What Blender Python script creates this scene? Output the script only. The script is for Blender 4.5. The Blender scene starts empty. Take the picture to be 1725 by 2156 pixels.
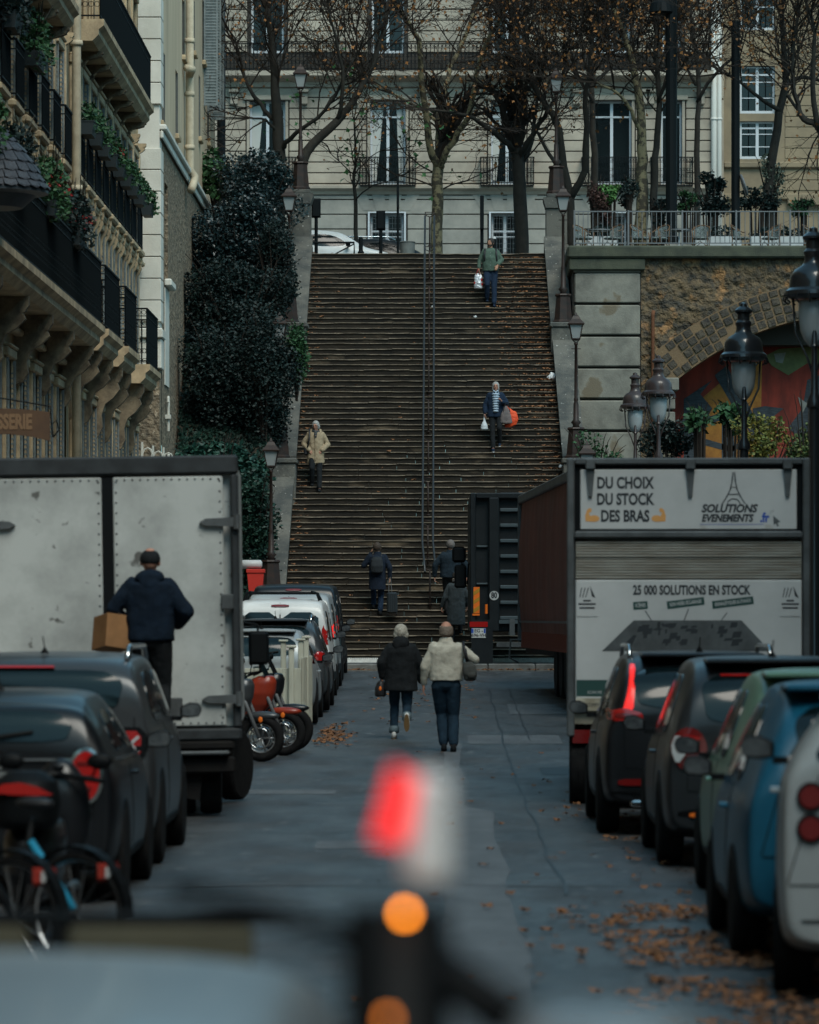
import bpy, bmesh, math, random
from math import radians as rad, sin, cos, pi, sqrt
from mathutils import Vector, Matrix, noise
from mathutils.bvhtree import BVHTree
random.seed(7)
SC = bpy.context.scene
COL = SC.collection
# ---------------------------------------------------------------- camera, sky, sun, exposure
F, CX, CY, HC = 9000.0, 935.0, 1300.0, 1.95      # focal length in units of the 1725x2156 view, vanishing point, eye height
cam_d = bpy.data.cameras.new('camera'); cam = bpy.data.objects.new('camera', cam_d); COL.objects.link(cam)
cam.location = (0, 0, HC); cam.rotation_euler = (pi/2, 0, 0)
cam_d.sensor_fit = 'VERTICAL'; cam_d.sensor_height = 36; cam_d.sensor_width = 28.8
cam_d.lens = 36*F/2156
cam_d.shift_x = (862.5-CX)/2156; cam_d.shift_y = -(1078-CY)/2156
cam_d.clip_start = .1; cam_d.clip_end = 600
cam_d.dof.use_dof = True; cam_d.dof.focus_distance = 100; cam_d.dof.aperture_fstop = 3.7
SC.camera = cam
world = bpy.data.worlds.new('World'); SC.world = world; world.use_nodes = True
wn = world.node_tree.nodes; sky = wn.new('ShaderNodeTexSky'); sky.sky_type = 'NISHITA'; sky.sun_disc = False
SUN_EL, SUN_AZ = rad(52), rad(158)
sky.sun_elevation = SUN_EL; sky.sun_rotation = SUN_AZ; sky.air_density = 1.3; sky.dust_density = 2.0; sky.ozone_density = 1.5
hs_ = wn.new('ShaderNodeHueSaturation'); hs_.inputs['Saturation'].default_value = .5      # overcast: the blue is washed out, slightly green
mul = wn.new('ShaderNodeMixRGB'); mul.blend_type = 'MULTIPLY'; mul.inputs[0].default_value = 1; mul.inputs[2].default_value = (.5, .93, 1.06, 1)
world.node_tree.links.new(sky.outputs[0], hs_.inputs['Color']); world.node_tree.links.new(hs_.outputs[0], mul.inputs[1]); world.node_tree.links.new(mul.outputs[0], wn['Background'].inputs[0]); wn['Background'].inputs[1].default_value = .08
sun_d = bpy.data.lights.new('sun', 'SUN'); sun_d.energy = 1.25; sun_d.angle = rad(30); sun_d.color = (1, .90, .78)
sun = bpy.data.objects.new('sun', sun_d); COL.objects.link(sun)
_sd = Vector((sin(SUN_AZ)*cos(SUN_EL), cos(SUN_AZ)*cos(SUN_EL), sin(SUN_EL)))
sun.rotation_euler = _sd.to_track_quat('Z', 'Y').to_euler()
SC.view_settings.view_transform = 'Standard'; SC.view_settings.look = 'None'
SC.view_settings.exposure = 1.0; SC.view_settings.gamma = 1; SC.view_settings.use_curve_mapping = False
SC.cycles.max_bounces = 5; SC.cycles.diffuse_bounces = 2; SC.cycles.use_denoising = True

# ---------------------------------------------------------------- helpers
def W(x, y, Y):                       # a point seen at (x, y) at distance Y
    p = F/Y; return Vector(((x-CX)/p, Y, HC-(y-CY)/p))
MATS = {}
def mat(name, c, r=.7, metal=0, c2=None, s=3., amt=.5, bump=0, bs=30., coat=0, trans=0, emit=0, spec=.28, stretch=None, detail=6, cut=(.35, .65), c3=None, s3=20, cut3=(.55,.7), rv=None):
    if name in MATS: return MATS[name]
    m = bpy.data.materials.new(name); m.use_nodes = True; N = m.node_tree.nodes; L = m.node_tree.links
    b = N['Principled BSDF']; b.inputs['Roughness'].default_value = r; b.inputs['Metallic'].default_value = metal
    b.inputs['Specular IOR Level'].default_value = spec
    b.inputs['Coat Weight'].default_value = coat; b.inputs['Coat Roughness'].default_value = .08
    b.inputs['Transmission Weight'].default_value = trans
    b.inputs['Base Color'].default_value = (*c, 1)
    m.diffuse_color = (*c, 1)
    tc = N.new('ShaderNodeTexCoord'); src = tc.outputs['Object']
    if stretch:
        mp = N.new('ShaderNodeMapping'); mp.inputs['Scale'].default_value = stretch; L.new(src, mp.inputs[0]); src = mp.outputs[0]
    if c2 is None and amt: c2 = tuple(v*.72 for v in c)
    if c2 is not None:
        n = N.new('ShaderNodeTexNoise'); n.inputs['Scale'].default_value = s; n.inputs['Detail'].default_value = detail; n.inputs['Roughness'].default_value = .65
        L.new(src, n.inputs['Vector'])
        rp = N.new('ShaderNodeValToRGB'); rp.color_ramp.elements[0].position = cut[0]; rp.color_ramp.elements[1].position = cut[1]
        rp.color_ramp.elements[0].color = (*c2, 1); rp.color_ramp.elements[1].color = (*c, 1)
        L.new(n.outputs['Fac'], rp.inputs[0]); out = rp.outputs[0]
        if c3 is not None:
            n3 = N.new('ShaderNodeTexNoise'); n3.inputs['Scale'].default_value = s3; n3.inputs['Detail'].default_value = 5; L.new(src, n3.inputs['Vector'])
            r3 = N.new('ShaderNodeValToRGB'); r3.color_ramp.elements[0].position = cut3[0]; r3.color_ramp.elements[1].position = cut3[1]
            mx = N.new('ShaderNodeMixRGB'); L.new(n3.outputs['Fac'], r3.inputs[0]); L.new(r3.outputs[0], mx.inputs[0]); L.new(out, mx.inputs[1]); mx.inputs[2].default_value = (*c3, 1); out = mx.outputs[0]
        L.new(out, b.inputs['Base Color'])
    if bump:
        n2 = N.new('ShaderNodeTexNoise'); n2.inputs['Scale'].default_value = bs; n2.inputs['Detail'].default_value = 8; L.new(src, n2.inputs['Vector'])
        bp = N.new('ShaderNodeBump'); bp.inputs['Strength'].default_value = min(1, bump); bp.inputs['Distance'].default_value = .02*max(1, bump)
        L.new(n2.outputs['Fac'], bp.inputs['Height']); L.new(bp.outputs[0], b.inputs['Normal'])
    if rv:
        n4 = N.new('ShaderNodeTexNoise'); n4.inputs['Scale'].default_value = rv[2]; n4.inputs['Detail'].default_value = 4; L.new(src, n4.inputs['Vector'])
        mr = N.new('ShaderNodeMapRange'); mr.inputs[1].default_value = .35; mr.inputs[2].default_value = .65; mr.inputs[3].default_value = rv[0]; mr.inputs[4].default_value = rv[1]
        L.new(n4.outputs['Fac'], mr.inputs[0]); L.new(mr.outputs[0], b.inputs['Roughness'])
    if emit: b.inputs['Emission Color'].default_value = (*c, 1); b.inputs['Emission Strength'].default_value = emit
    MATS[name] = m; return m

class MB:                              # mesh builder
    def __init__(s): s.v = []; s.f = []; s.mi = []; s.cur = 0
    def add(s, vs, fs, M=None):
        o = len(s.v)
        s.v += [tuple(M @ Vector(v)) for v in vs] if M is not None else [tuple(v) for v in vs]
        s.f += [tuple(i+o for i in f) for f in fs]; s.mi += [s.cur]*len(fs); return s
    def box(s, x0, x1, y0, y1, z0, z1, M=None):
        return s.add([(x0,y0,z0),(x1,y0,z0),(x1,y1,z0),(x0,y1,z0),(x0,y0,z1),(x1,y0,z1),(x1,y1,z1),(x0,y1,z1)],
                     [(3,2,1,0),(4,5,6,7),(0,1,5,4),(1,2,6,5),(2,3,7,6),(3,0,4,7)], M)
    def cbox(s, x0, x1, y0, y1, z0, z1, c=.01, M=None):      # chamfered box
        vs = []; fs = []
        for z, k in ((z0, c), (z0+c, 0), (z1-c, 0), (z1, c)):
            vs += [(x0+k+c,y0+k,z),(x1-k-c,y0+k,z),(x1-k,y0+k+c,z),(x1-k,y1-k-c,z),(x1-k-c,y1-k,z),(x0+k+c,y1-k,z),(x0+k,y1-k-c,z),(x0+k,y0+k+c,z)]
        for a in range(3):
            for i in range(8): fs.append((a*8+i, a*8+(i+1)%8, a*8+8+(i+1)%8, a*8+8+i))
        fs += [tuple(range(7,-1,-1)), tuple(range(24,32))]
        return s.add(vs, fs, M)
    def tube(s, pts, rs, n=8, cap=True, sq=None):
        pts = [Vector(p) for p in pts]
        if not isinstance(rs, (list, tuple)): rs = [rs]*len(pts)
        vs = []; fs = []; up = None
        for i, p in enumerate(pts):
            t = (pts[min(i+1, len(pts)-1)]-pts[max(i-1, 0)])
            t = t.normalized() if t.length > 1e-9 else Vector((0,0,1))
            if up is None: up = Vector((0,0,1)) if abs(t.z) < .9 else Vector((0,1,0))
            a = t.cross(up)
            if a.length < 1e-6: a = t.orthogonal()
            a.normalize(); b = a.cross(t).normalized(); up = b
            for k in range(n):
                th = 2*pi*k/n; vs.append(p + a*cos(th)*rs[i] + b*sin(th)*rs[i]*(sq or 1))
        for i in range(len(pts)-1):
            for k in range(n): fs.append((i*n+k, i*n+(k+1)%n, (i+1)*n+(k+1)%n, (i+1)*n+k))
        if cap: fs += [tuple(range(n-1,-1,-1)), tuple(range((len(pts)-1)*n, len(pts)*n))]
        return s.add(vs, fs)
    def lathe(s, prof, c=(0,0,0), n=16, M=None, ph=0):      # prof: (radius, z) from bottom to top
        vs = []; fs = []
        for r, z in prof:
            for k in range(n): th = 2*pi*k/n+ph; vs.append((c[0]+r*cos(th), c[1]+r*sin(th), c[2]+z))
        for i in range(len(prof)-1):
            for k in range(n): fs.append((i*n+k, i*n+(k+1)%n, (i+1)*n+(k+1)%n, (i+1)*n+k))
        fs += [tuple(range(n-1,-1,-1)), tuple(range((len(prof)-1)*n, len(prof)*n))]
        return s.add(vs, fs, M)
    def prism(s, poly, axis, a, b, M=None):                   # poly in the two other axes
        n = len(poly)
        def P(u, v, w): return {'x': (w,u,v), 'y': (u,w,v), 'z': (u,v,w)}[axis]
        vs = [P(u, v, a) for u, v in poly] + [P(u, v, b) for u, v in poly]
        fs = [(i, (i+1)%n, n+(i+1)%n, n+i) for i in range(n)] + [tuple(range(n-1,-1,-1)), tuple(range(n, 2*n))]
        return s.add(vs, fs, M)
    def ell(s, c, r, n=12, m=8, M=None):
        prof = []; c = Vector(c); vs = []; fs = []
        for i in range(m+1):
            ph = -pi/2+pi*i/m
            for k in range(n): th = 2*pi*k/n; vs.append((c.x+r[0]*cos(ph)*cos(th), c.y+r[1]*cos(ph)*sin(th), c.z+r[2]*sin(ph)))
        for i in range(m):
            for k in range(n): fs.append((i*n+k, i*n+(k+1)%n, (i+1)*n+(k+1)%n, (i+1)*n+k))
        return s.add(vs, fs, M)
    def build(s, name, m, parent=None, smooth=False, clean=False, auto=None):
        me = bpy.data.meshes.new(name); me.from_pydata(s.v, [], s.f)
        if clean or auto is not None:
            bm = bmesh.new(); bm.from_mesh(me); bmesh.ops.remove_doubles(bm, verts=bm.verts, dist=1e-5)
            bmesh.ops.recalc_face_normals(bm, faces=bm.faces); bm.to_mesh(me); bm.free()
        ms = m if isinstance(m, (list, tuple)) else [m]
        for x in ms: me.materials.append(x)
        if len(ms) > 1 and not clean and auto is None: me.polygons.foreach_set('material_index', s.mi)
        if smooth or auto is not None: me.polygons.foreach_set('use_smooth', [True]*len(me.polygons))
        if auto is not None: me.set_sharp_from_angle(angle=rad(auto))
        me.update()
        o = bpy.data.objects.new(name, me); COL.objects.link(o); o.parent = parent; return o
def tag(o, label, cat=None, group=None, kind=None):
    if label: o['label'] = label
    if cat: o['category'] = cat
    if group: o['group'] = group
    if kind: o['kind'] = kind
    return o
def thing(name, label, cat, loc=(0,0,0), rotz=0, group=None):
    o = bpy.data.objects.new(name, None); COL.objects.link(o); o.location = loc; o.rotation_euler = (0,0,rotz); o.empty_display_size = .2
    return tag(o, label, cat, group)
def struct(o): o['kind'] = 'structure'; return o
def dup(root, loc, rotz=0, label=None, scale=None):
    def cp(o, par):
        c = o.copy(); COL.objects.link(c); c.parent = par
        for ch in KIDS.get(o.name, []): cp(ch, c)
        return c
    KIDS = {}
    for o in bpy.data.objects:
        if o.parent: KIDS.setdefault(o.parent.name, []).append(o)
    r = cp(root, None); r.location = loc; r.rotation_euler = (0,0,rotz)
    if label: r['label'] = label
    if scale: r.scale = (scale,)*3
    return r
def interp(x, pts):
    if x <= pts[0][0]: return pts[0][1]
    for (a, b), (c, d) in zip(pts, pts[1:]):
        if x <= c: t = (x-a)/(c-a); return b+(d-b)*t
    return pts[-1][1]
def evalmesh(mb, mods):                # run modifiers and give back a mesh
    me = bpy.data.meshes.new('tmp'); me.from_pydata(mb.v, [], mb.f); me.update()
    bm = bmesh.new(); bm.from_mesh(me); bmesh.ops.remove_doubles(bm, verts=bm.verts, dist=1e-5)
    bmesh.ops.recalc_face_normals(bm, faces=bm.faces); bm.to_mesh(me); bm.free()
    o = bpy.data.objects.new('tmp', me); COL.objects.link(o)
    for typ, kw in mods:
        md = o.modifiers.new('m', typ)
        for k, v in kw.items(): setattr(md, k, v)
    dg = bpy.context.evaluated_depsgraph_get(); r = bpy.data.meshes.new_from_object(o.evaluated_get(dg))
    bpy.data.objects.remove(o); bpy.data.meshes.remove(me); return r
def linkmesh(me, name, m, parent=None, smooth=True):
    me.name = name; me.materials.clear(); me.materials.append(m)
    me.polygons.foreach_set('use_smooth', [smooth]*len(me.polygons)); me.polygons.foreach_set('material_index', [0]*len(me.polygons))
    o = bpy.data.objects.new(name, me); COL.objects.link(o); o.parent = parent; return o
_clouds = {}
def clouds(size):
    if size not in _clouds:
        t = bpy.data.textures.new('folds%g' % size, 'CLOUDS'); t.noise_scale = size; t.noise_depth = 2; _clouds[size] = t
    return _clouds[size]
def soft(mb, name, m, parent, vox=.012, sm=6, fold=0, fs=.1, stretch=None):
    mods = [('REMESH', dict(mode='VOXEL', voxel_size=vox)), ('SMOOTH', dict(factor=.5, iterations=sm))]
    if fold: mods.append(('DISPLACE', dict(texture=clouds(fs), strength=fold, mid_level=.5)))
    return linkmesh(evalmesh(mb, mods), name, m, parent)
def text(body, size, loc, rot, m, parent=None, name='lettering', ext=.002, sx=1, bold=0, align='CENTER', shear=0):
    c = bpy.data.curves.new(name, 'FONT'); c.body = body; c.size = size; c.extrude = ext; c.align_x = align; c.align_y = 'CENTER'; c.offset = bold; c.shear = shear; c.resolution_u = 3
    o = bpy.data.objects.new('tmp', c); COL.objects.link(o)
    dg = bpy.context.evaluated_depsgraph_get(); me = bpy.data.meshes.new_from_object(o.evaluated_get(dg)); bpy.data.objects.remove(o)
    me.transform(Matrix.Diagonal((sx, 1, 1, 1)))
    r = linkmesh(me, name, m, parent, False); r.location = loc; r.rotation_euler = rot; return r
def gz(Y): return interp(Y, [(46,0),(52,.03),(58.8,.1),(70,.32),(83.5,.6),(90,.83)])
# ---------------------------------------------------------------- materials
M_ = {}
asphalt = mat('asphalt', (.068,.073,.078), .45, c2=(.028,.031,.034), s=1.3, bump=.9, bs=60, stretch=(1,.35,1), cut=(.3,.7), c3=(.13,.135,.138), s3=7, cut3=(.6,.75), rv=(.28,.6,1.1), spec=.5)
patchm = mat('asphalt_patch', (.125,.135,.145), .6, c2=(.085,.092,.1), s=2, bump=.4, bs=90, stretch=(1,.4,1))
tarm = mat('tar', (.02,.021,.023), .4, s=8)
kerbm = mat('kerb_granite', (.2,.2,.19), .8, c2=(.1,.1,.095), s=4, bump=.5)
concrete = mat('concrete', (.2,.2,.19), .85, c2=(.12,.12,.115), s=1.3, bump=.4)
stepm = mat('step_stone', (.028,.021,.014), .9, c2=(.006,.0055,.005), s=2.2, bump=1, bs=22, stretch=(.45,1,1.6), cut=(.32,.7), c3=(.12,.09,.06), s3=1.6, cut3=(.62,.74))
nosem = mat('worn_step_edge', (.24,.19,.135), .7, c2=(.045,.038,.03), s=4.5, cut=(.3,.75), bump=.5)
parapm = mat('parapet_stone', (.12,.115,.10), .9, c2=(.055,.058,.055), s=1.4, bump=.8, cut=(.4,.62), c3=(.5,.48,.44), s3=14, cut3=(.68,.72))
parapside = mat('parapet_render', (.15,.125,.08), .9, c2=(.08,.08,.05), s=1.1, bump=.6)
blockm = mat('block_stone', (.24,.23,.195), .9, c2=(.12,.115,.10), s=.9, bump=.4, cut=(.35,.6), c3=(.15,.125,.09), s3=.9, cut3=(.56,.6))
stoneC = mat('facade_stone', (.42,.355,.28), .85, c2=(.24,.205,.165), s=.6, bump=.25)
stoneC2 = mat('facade_base_stone', (.32,.30,.26), .85, c2=(.19,.185,.165), s=.7, bump=.3)
stoneD = mat('ochre_stone', (.27,.205,.13), .85, c2=(.18,.14,.095), s=.7, bump=.25)
stoneA = mat('cream_stone', (.45,.315,.175), .85, c2=(.22,.155,.09), s=.8, bump=.3)
stoneA2 = mat('cream_trim', (.52,.39,.24), .8, c2=(.24,.18,.115), s=2, bump=.3)
stuccoB = mat('beige_stucco', (.6,.47,.32), .85, c2=(.4,.31,.215), s=.5, stretch=(1,1,.25), bump=.2)
whiteB = mat('white_stone', (.66,.63,.56), .8, c2=(.5,.48,.42), s=.8, bump=.25)
iron = mat('wrought_iron', (.004,.006,.007), .6, amt=0, spec=.12)
lampiron = mat('lamp_iron', (.016,.013,.012), .5, c2=(.035,.018,.013), s=6)
railm = mat('handrail_steel', (.04,.044,.048), .4, metal=.4, amt=0)
jointm = mat('joint', (.04,.035,.03), .9, amt=0)
darkglass = mat('window_glass', (.006,.009,.010), .12, amt=0, spec=.4)
curtainm = mat('curtain', (.45,.45,.42), .9, amt=0)
winframe = mat('window_frame_paint', (.5,.52,.54), .5, amt=0)
shutm = mat('shutter_paint', (.2,.225,.225), .6, c2=(.12,.14,.14), s=5)
pipem = mat('downpipe_paint', (.5,.42,.3), .6, s=4)
zinc = mat('dark_zinc', (.05,.06,.07), .45, metal=.3, s=4)
slate = mat('slate', (.05,.055,.065), .6, c2=(.025,.028,.035), s=8, bump=.5)
railgrey = mat('galvanised_rail', (.15,.155,.16), .5, metal=.3, amt=0)
whitepl = mat('planter_white', (.5,.52,.52), .7, s=2)
soilm = mat('soil', (.05,.042,.03), .95, c2=(.03,.028,.02), s=3)

# ---------------------------------------------------------------- ground and road
mb = MB(); ys = [-5, 20, 46, 52, 58.8, 70, 83.5, 90, 160]
for i in range(len(ys)-1):
    a, b = ys[i], ys[i+1]; o = len(mb.v)
    mb.v += [(-40,a,gz(a)-.15),(40,a,gz(a)-.15),(40,b,gz(b)-.15),(-40,b,gz(b)-.15)]; mb.f.append((o,o+1,o+2,o+3)); mb.mi.append(0)
ground = struct(mb.build('ground', soilm))
def sheet(x0, x1, y0, y1, dz, name, m, n=24):
    mb = MB(); 
    for i in range(n+1):
        Y = y0+(y1-y0)*i/n; mb.v += [(x0,Y,gz(Y)+dz),(x1,Y,gz(Y)+dz)]
    mb.f = [(2*i,2*i+1,2*i+3,2*i+2) for i in range(n)]; return struct(mb.build(name, m))
yy = 4
road = sheet(-4.6, 4.4, -5, 89.7, 0, 'road', asphalt, 60)
# repair strip with cracked seam, running up the road
mb = MB(); pts = []
for i in range(41):
    Y = 14+i*1.25; x = .0+.01*sin(i*1.7)
    w0 = .22+.02*sin(i*.9); 
    pts.append((x+.03*noise.noise((i*.5,0,0)), x+w0+.25*(Y<44)+.04*noise.noise((0,i*.7,3)), Y))
for i, (a, b, Y) in enumerate(pts): mb.v += [(a,Y,gz(Y)+.004),(b+.0,Y,gz(Y)+.004)]
mb.f = [(2*i,2*i+1,2*i+3,2*i+2) for i in range(len(pts)-1)]; struct(mb.build('road_patch', patchm))
def seam(path, w, name='tar_seam', m=tarm, dz=.008):
    mb = MB(); 
    for i, (x, Y) in enumerate(path):
        d = Vector((path[min(i+1,len(path)-1)][0]-path[max(i-1,0)][0], path[min(i+1,len(path)-1)][1]-path[max(i-1,0)][1])).normalized()
        ww = w*(.6+.8*random.random()); n = (-d.y*ww, d.x*ww)
        mb.v += [(x-n[0],Y-n[1],gz(Y)+dz),(x+n[0],Y+n[1],gz(Y)+dz)]
    mb.f = [(2*i,2*i+1,2*i+3,2*i+2) for i in range(len(path)-1)]; return struct(mb.build(name, m))
seam([(.86+.05*noise.noise((i*.4,0,0)), 30+i*1.2) for i in range(44)], .014)
seam([(1.25+.04*noise.noise((i*.5,2,0)), 62+i*1.0) for i in range(22)], .01)
for Y0 in (38.7, 55.0):
    seam([(-3.5+i*.35, Y0+.25*noise.noise((i*.3,Y0,0))) for i in range(21)], .012)
for Y0 in (31, 44.4):
    seam([(-3.0+i*.35, Y0+.35*noise.noise((i*.3,Y0,0))) for i in range(19)], .035, 'pale_seam', patchm, .006)
for x0,x1,y0,y1 in ((.35,1.7,61,63.6),(-1.1,-.5,36,37.2),(1.2,1.9,52,54),(-2.2,-1.2,47,48),(1.1,2.2,71,75)):
    sheet(x0,x1,y0,y1,.0045,'road_patch',tarm if x0>1.15 else patchm,4)
for sx, x0, x1 in ((-1,-7.3,-4.6),(1,4.4,8)):
    mb = MB(); n = 40
    for i in range(n+1):
        Y = -5+94.7*i/n; g = gz(Y)
        mb.v += [(x0,Y,g+.13),(x1,Y,g+.13),(x1 if sx<0 else x0,Y,g-.1)]
        if i < n:
            k = 3*i; mb.f.append((k,k+1,k+4,k+3)); e = (k+1,k+2,k+5,k+4) if sx<0 else (k,k+2,k+5,k+3); mb.f.append(e)
    struct(mb.build('pavement', concrete))
# kerb closing the street and the crossing street in front of the stairs
mb = MB(); x = -12
while x < 12: mb.cbox(x, x+.98, 90.0, 90.3, .6, .97+.004*random.random(), .02); x += .995
struct(mb.build('kerb', kerbm, smooth=False))
mb = MB(); mb.box(-40, 40, 90.3, 101.4, .6, .90); struct(mb.build('crossing_road', asphalt))
mb = MB(); mb.box(-12, 4.8, 99.6, 101.3, .87, .985); struct(mb.build('pavement', concrete))
mb = MB()
for i in range(180): mb.lathe([(.016,0),(.024,.012),(.016,.024)], (-4.5+i*.05, 99.5, .985), 6)
mb.box(-4.6, 4.6, 99.47, 99.55, .9, .984); tag(mb.build('kerb_edging', mat('white_paint', (.75,.75,.72), .6, s=9)), 'thin white beaded edging strip at the foot of the stone staircase', 'edging')

# ---------------------------------------------------------------- the staircase
NS, Y0S, Z0S, Y1S, Z1S = 72, 101.7, .90, 120.0, 12.15
hs, ws = (Z1S-Z0S)/NS, (Y1S-Y0S)/NS
def stairZ(Y): return Z0S+max(0, min(NS, math.floor((Y-Y0S)/ws)+1))*hs
def onstairs(x, y):                     # point of the flight seen at (x, y)
    n = min(range(NS), key=lambda n: abs(CY-(Z0S+(n+1)*hs-HC)*F/(Y0S+n*ws+.12)-y))
    Y = Y0S+n*ws+.14; return Vector(((x-CX)*Y/F, Y, Z0S+(n+1)*hs)), n
SXL = lambda Y: interp(Y, [(101.7,-3.87),(120,-3.72)])
SXR = lambda Y: interp(Y, [(101.7,3.22),(120,2.84)])
stairs = thing('stone_staircase', 'broad steep flight of worn dark brown stone steps climbing to the upper street', 'staircase', (0,Y0S,Z0S))
for n in range(NS):
    y = n*ws; z = (n+1)*hs; mb = MB(); xa, xb = SXL(Y0S+y), SXR(Y0S+y)
    x = xa; rr = random.Random(n)
    while x < xb-.05:
        x2 = min(xb, x+rr.uniform(.7,2.4))
        if xb-x2 < .5: x2 = xb
        dz = rr.uniform(-.014,.004); dy = rr.uniform(-.018,.014)
        mb.cur = 0; mb.box(x, x2, y+dy, y+ws+.1, z-hs-.06, z-.028+dz)
        mb.cur = 1; k = max(2, int((x2-x)/.22)); vs = []; fs = []      # worn nosing with an uneven lip
        for i in range(k+1):
            xx = x+.004+(x2-x-.008)*i/k; j = .016*noise.noise((xx*3,n*1.7,0)) - .07*min(0, noise.noise((xx*1.6,n*3.1,5))+.38)
            e = .03-j*0
            for yy_, zz in ((y+dy+.02,z-.03+dz),(y+dy-.028+j,z-.026+dz),(y+dy-.034-j*.6,z-.014+dz+j*.5),(y+dy-.022,z-.002+dz+j*.4),(y+dy+.02,z+dz+j*.2),(y+ws+.04,z+dz)): vs.append((xx,yy_,zz))
        for i in range(k):
            for q in range(5): fs.append((i*6+q, i*6+q+1, i*6+6+q+1, i*6+6+q))
        mb.add(vs, fs); x = x2+.007
    mb.build('step', [stepm, nosem], stairs)
# double handrail down the middle
hr = thing('central_handrail', 'tall double tube handrail running down the middle of the stone staircase', 'handrail', (-.4,Y0S,Z0S))
XH = -.4
def raily(Y, dz): return (Y-Y0S, (Z0S+(Y-Y0S)/ws*hs+hs)-Z0S+dz)
for sx in (-.13, .13):
    mb = MB(); pts = []
    for i in range(29):
        Y = 103.4+i*(120.4-103.4)/28; yv, zv = raily(Y, .95)
        pts.append((sx+(.07 if i==0 else .035 if i==1 else 0), yv, zv if Y<120 else raily(120,.95)[1]))
    pts.append((sx, 120.9-Y0S, raily(120,.95)[1])); mb.tube(pts, .028, 8); mb.build('rail', railm, hr, True)
for i in range(10):
    Y = 103.7+i*1.83; yv, zv = raily(Y, 0); mb = MB(); xo = .06 if i==0 else 0
    mb.tube([(xo,yv,zv-.2),(xo,yv,zv+.80)], .022, 8)
    mb.tube([(xo-.13,yv,zv+.93),(xo-.1,yv,zv+.84),(xo,yv,zv+.80),(xo+.1,yv,zv+.84),(xo+.13,yv,zv+.93)], .014, 6)
    mb.tube([(xo-.13,yv,zv+.93),(xo+.13,yv,zv+.93)], .012, 6)
    mb.lathe([(.05,0),(.05,.02),(.03,.03)], (xo,yv,zv-.02), 10); mb.build('post', lampiron, hr, True)
# parapets with piers
def parapet(side):
    xin = SXL if side < 0 else SXR
    r = thing('stair_parapet', 'sloping lichen-spotted stone parapet with lamp piers along the %s of the staircase' % ('shrub side' if side<0 else 'terrace wall side'), 'parapet', (0,0,0))
    th = .62
    def X(Y, k): return xin(Y)+side*k
    knots = [(102.6, 2.55), (108.5, 6.0), (115.2, 9.9), (120.3, 12.9)]
    for q in range(3):
        (ya, za), (yb, zb) = knots[q], knots[q+1]
        ya2 = ya+.75 if q else ya+.6
        za2 = za+.05; zb2 = zb-.25
        mb = MB(); mb.cur = 0
        def pr(k0, k1, dz0, dz1, lo=False):
            vs = []
            for Y, z in ((ya2,za2),(yb-.002,zb2)):
                for k in (k0, k1): vs += [(X(Y,k),Y,(z+dz0) if not lo else -0.2),(X(Y,k),Y,z+dz1)]
            mb.add(vs, [(0,1,3,2),(4,6,7,5),(0,4,5,1),(2,3,7,6),(1,5,7,3),(0,2,6,4)])
        pr(.02,.50,0,-.14,True); mb.build('wall', parapside, r, clean=True)
        mb = MB(); pr(-.03,.55,-.14,.02); mb.build('coping', parapm, r, clean=True)
    for q, (ya, za) in enumerate(knots[:3]):
        x0, x1 = sorted((X(ya,-.06), X(ya,.66))); mb = MB()
        mb.cbox(x0, x1, ya-.45, ya+.75, -.2 if q==0 else za-2.2, za-.16, .02); mb.cbox(x0-.04, x1+.04, ya-.5, ya+.8, za-.158, za-.02, .03)
        mb.build('pier', parapm, r)
    # tall pillar at the top
    xc = X(120.6, .33); mb = MB(); t = 14.02 if side<0 else 13.9
    mb.cbox(xc-.34, xc+.34, 120.3, 121.1, 11.0, 12.45, .02); mb.cbox(xc-.30, xc+.30, 120.34, 121.06, 12.452, t-.42, .02)
    mb.prism([(xc-.30,t-.42),(xc+.30,t-.42),(xc+.37,t-.2),(xc+.37,t-.12),(xc-.37,t-.12),(xc-.37,t-.2)], 'y', 120.28, 121.12)
    mb.cbox(xc-.28, xc+.28, 120.4, 121.0, t-.118, t-.01, .02); mb.build('pillar', parapm, r)
    return xc, t
pilL = parapet(-1); pilR = parapet(1)

# ---------------------------------------------------------------- lamps of the stairs
lampglass = mat('lamp_glass', (.34,.36,.36), .35, amt=0, trans=.25)
def stair_lamp(loc, label, h=3.75):
    r = thing('street_lamp', label, 'street lamp', loc, 0, 'lantern street lamps climbing beside the stairs'); s = 1
    mb = MB()
    mb.lathe([(.30,0),(.30,.06),(.26,.1),(.22,.5),(.20,.72),(.24,.76),(.22,.80)], n=8, ph=pi/8); mb.build('base', lampiron, r)
    mb = MB(); mb.lathe([(.10,.8),(.075,.86),(.13,.93),(.07,1.0),(.065,1.4),(.045,1.46),(.06,1.5),(.045,1.56),(.035,h-.85),(.06,h-.83),(.03,h-.78)], n=12)
    mb.tube([(-.12,0,h-.95),(.12,0,h-.95)], .012, 6); mb.build('post', lampiron, r, True)
    mb = MB(); z = h-.8
    for a in range(4):
        th = pi/4+a*pi/2; mb.tube([(.03*cos(th),.03*sin(th),z),(.14*cos(th),.14*sin(th),z+.1),(.24*cos(th),.24*sin(th),z+.47)], .012, 5)
    mb.lathe([(.05,0),(.13,.03),(.13,.06)], (0,0,z+.06), 4, ph=pi/4)
    mb.lathe([(.29,0),(.30,.03),(.16,.14),(.15,.16),(.11,.22),(.05,.25),(.03,.3),(.0,.33)], (0,0,z+.46), 4, ph=pi/4); mb.build('lantern', lampiron, r)
    mb = MB(); mb.lathe([(.125,.12),(.222,.46)], (0,0,z), 4, ph=pi/4); mb.build('lantern_glass', lampglass, r)
    return r
def LX(px, Y): return (px-CX)*Y/F
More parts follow.
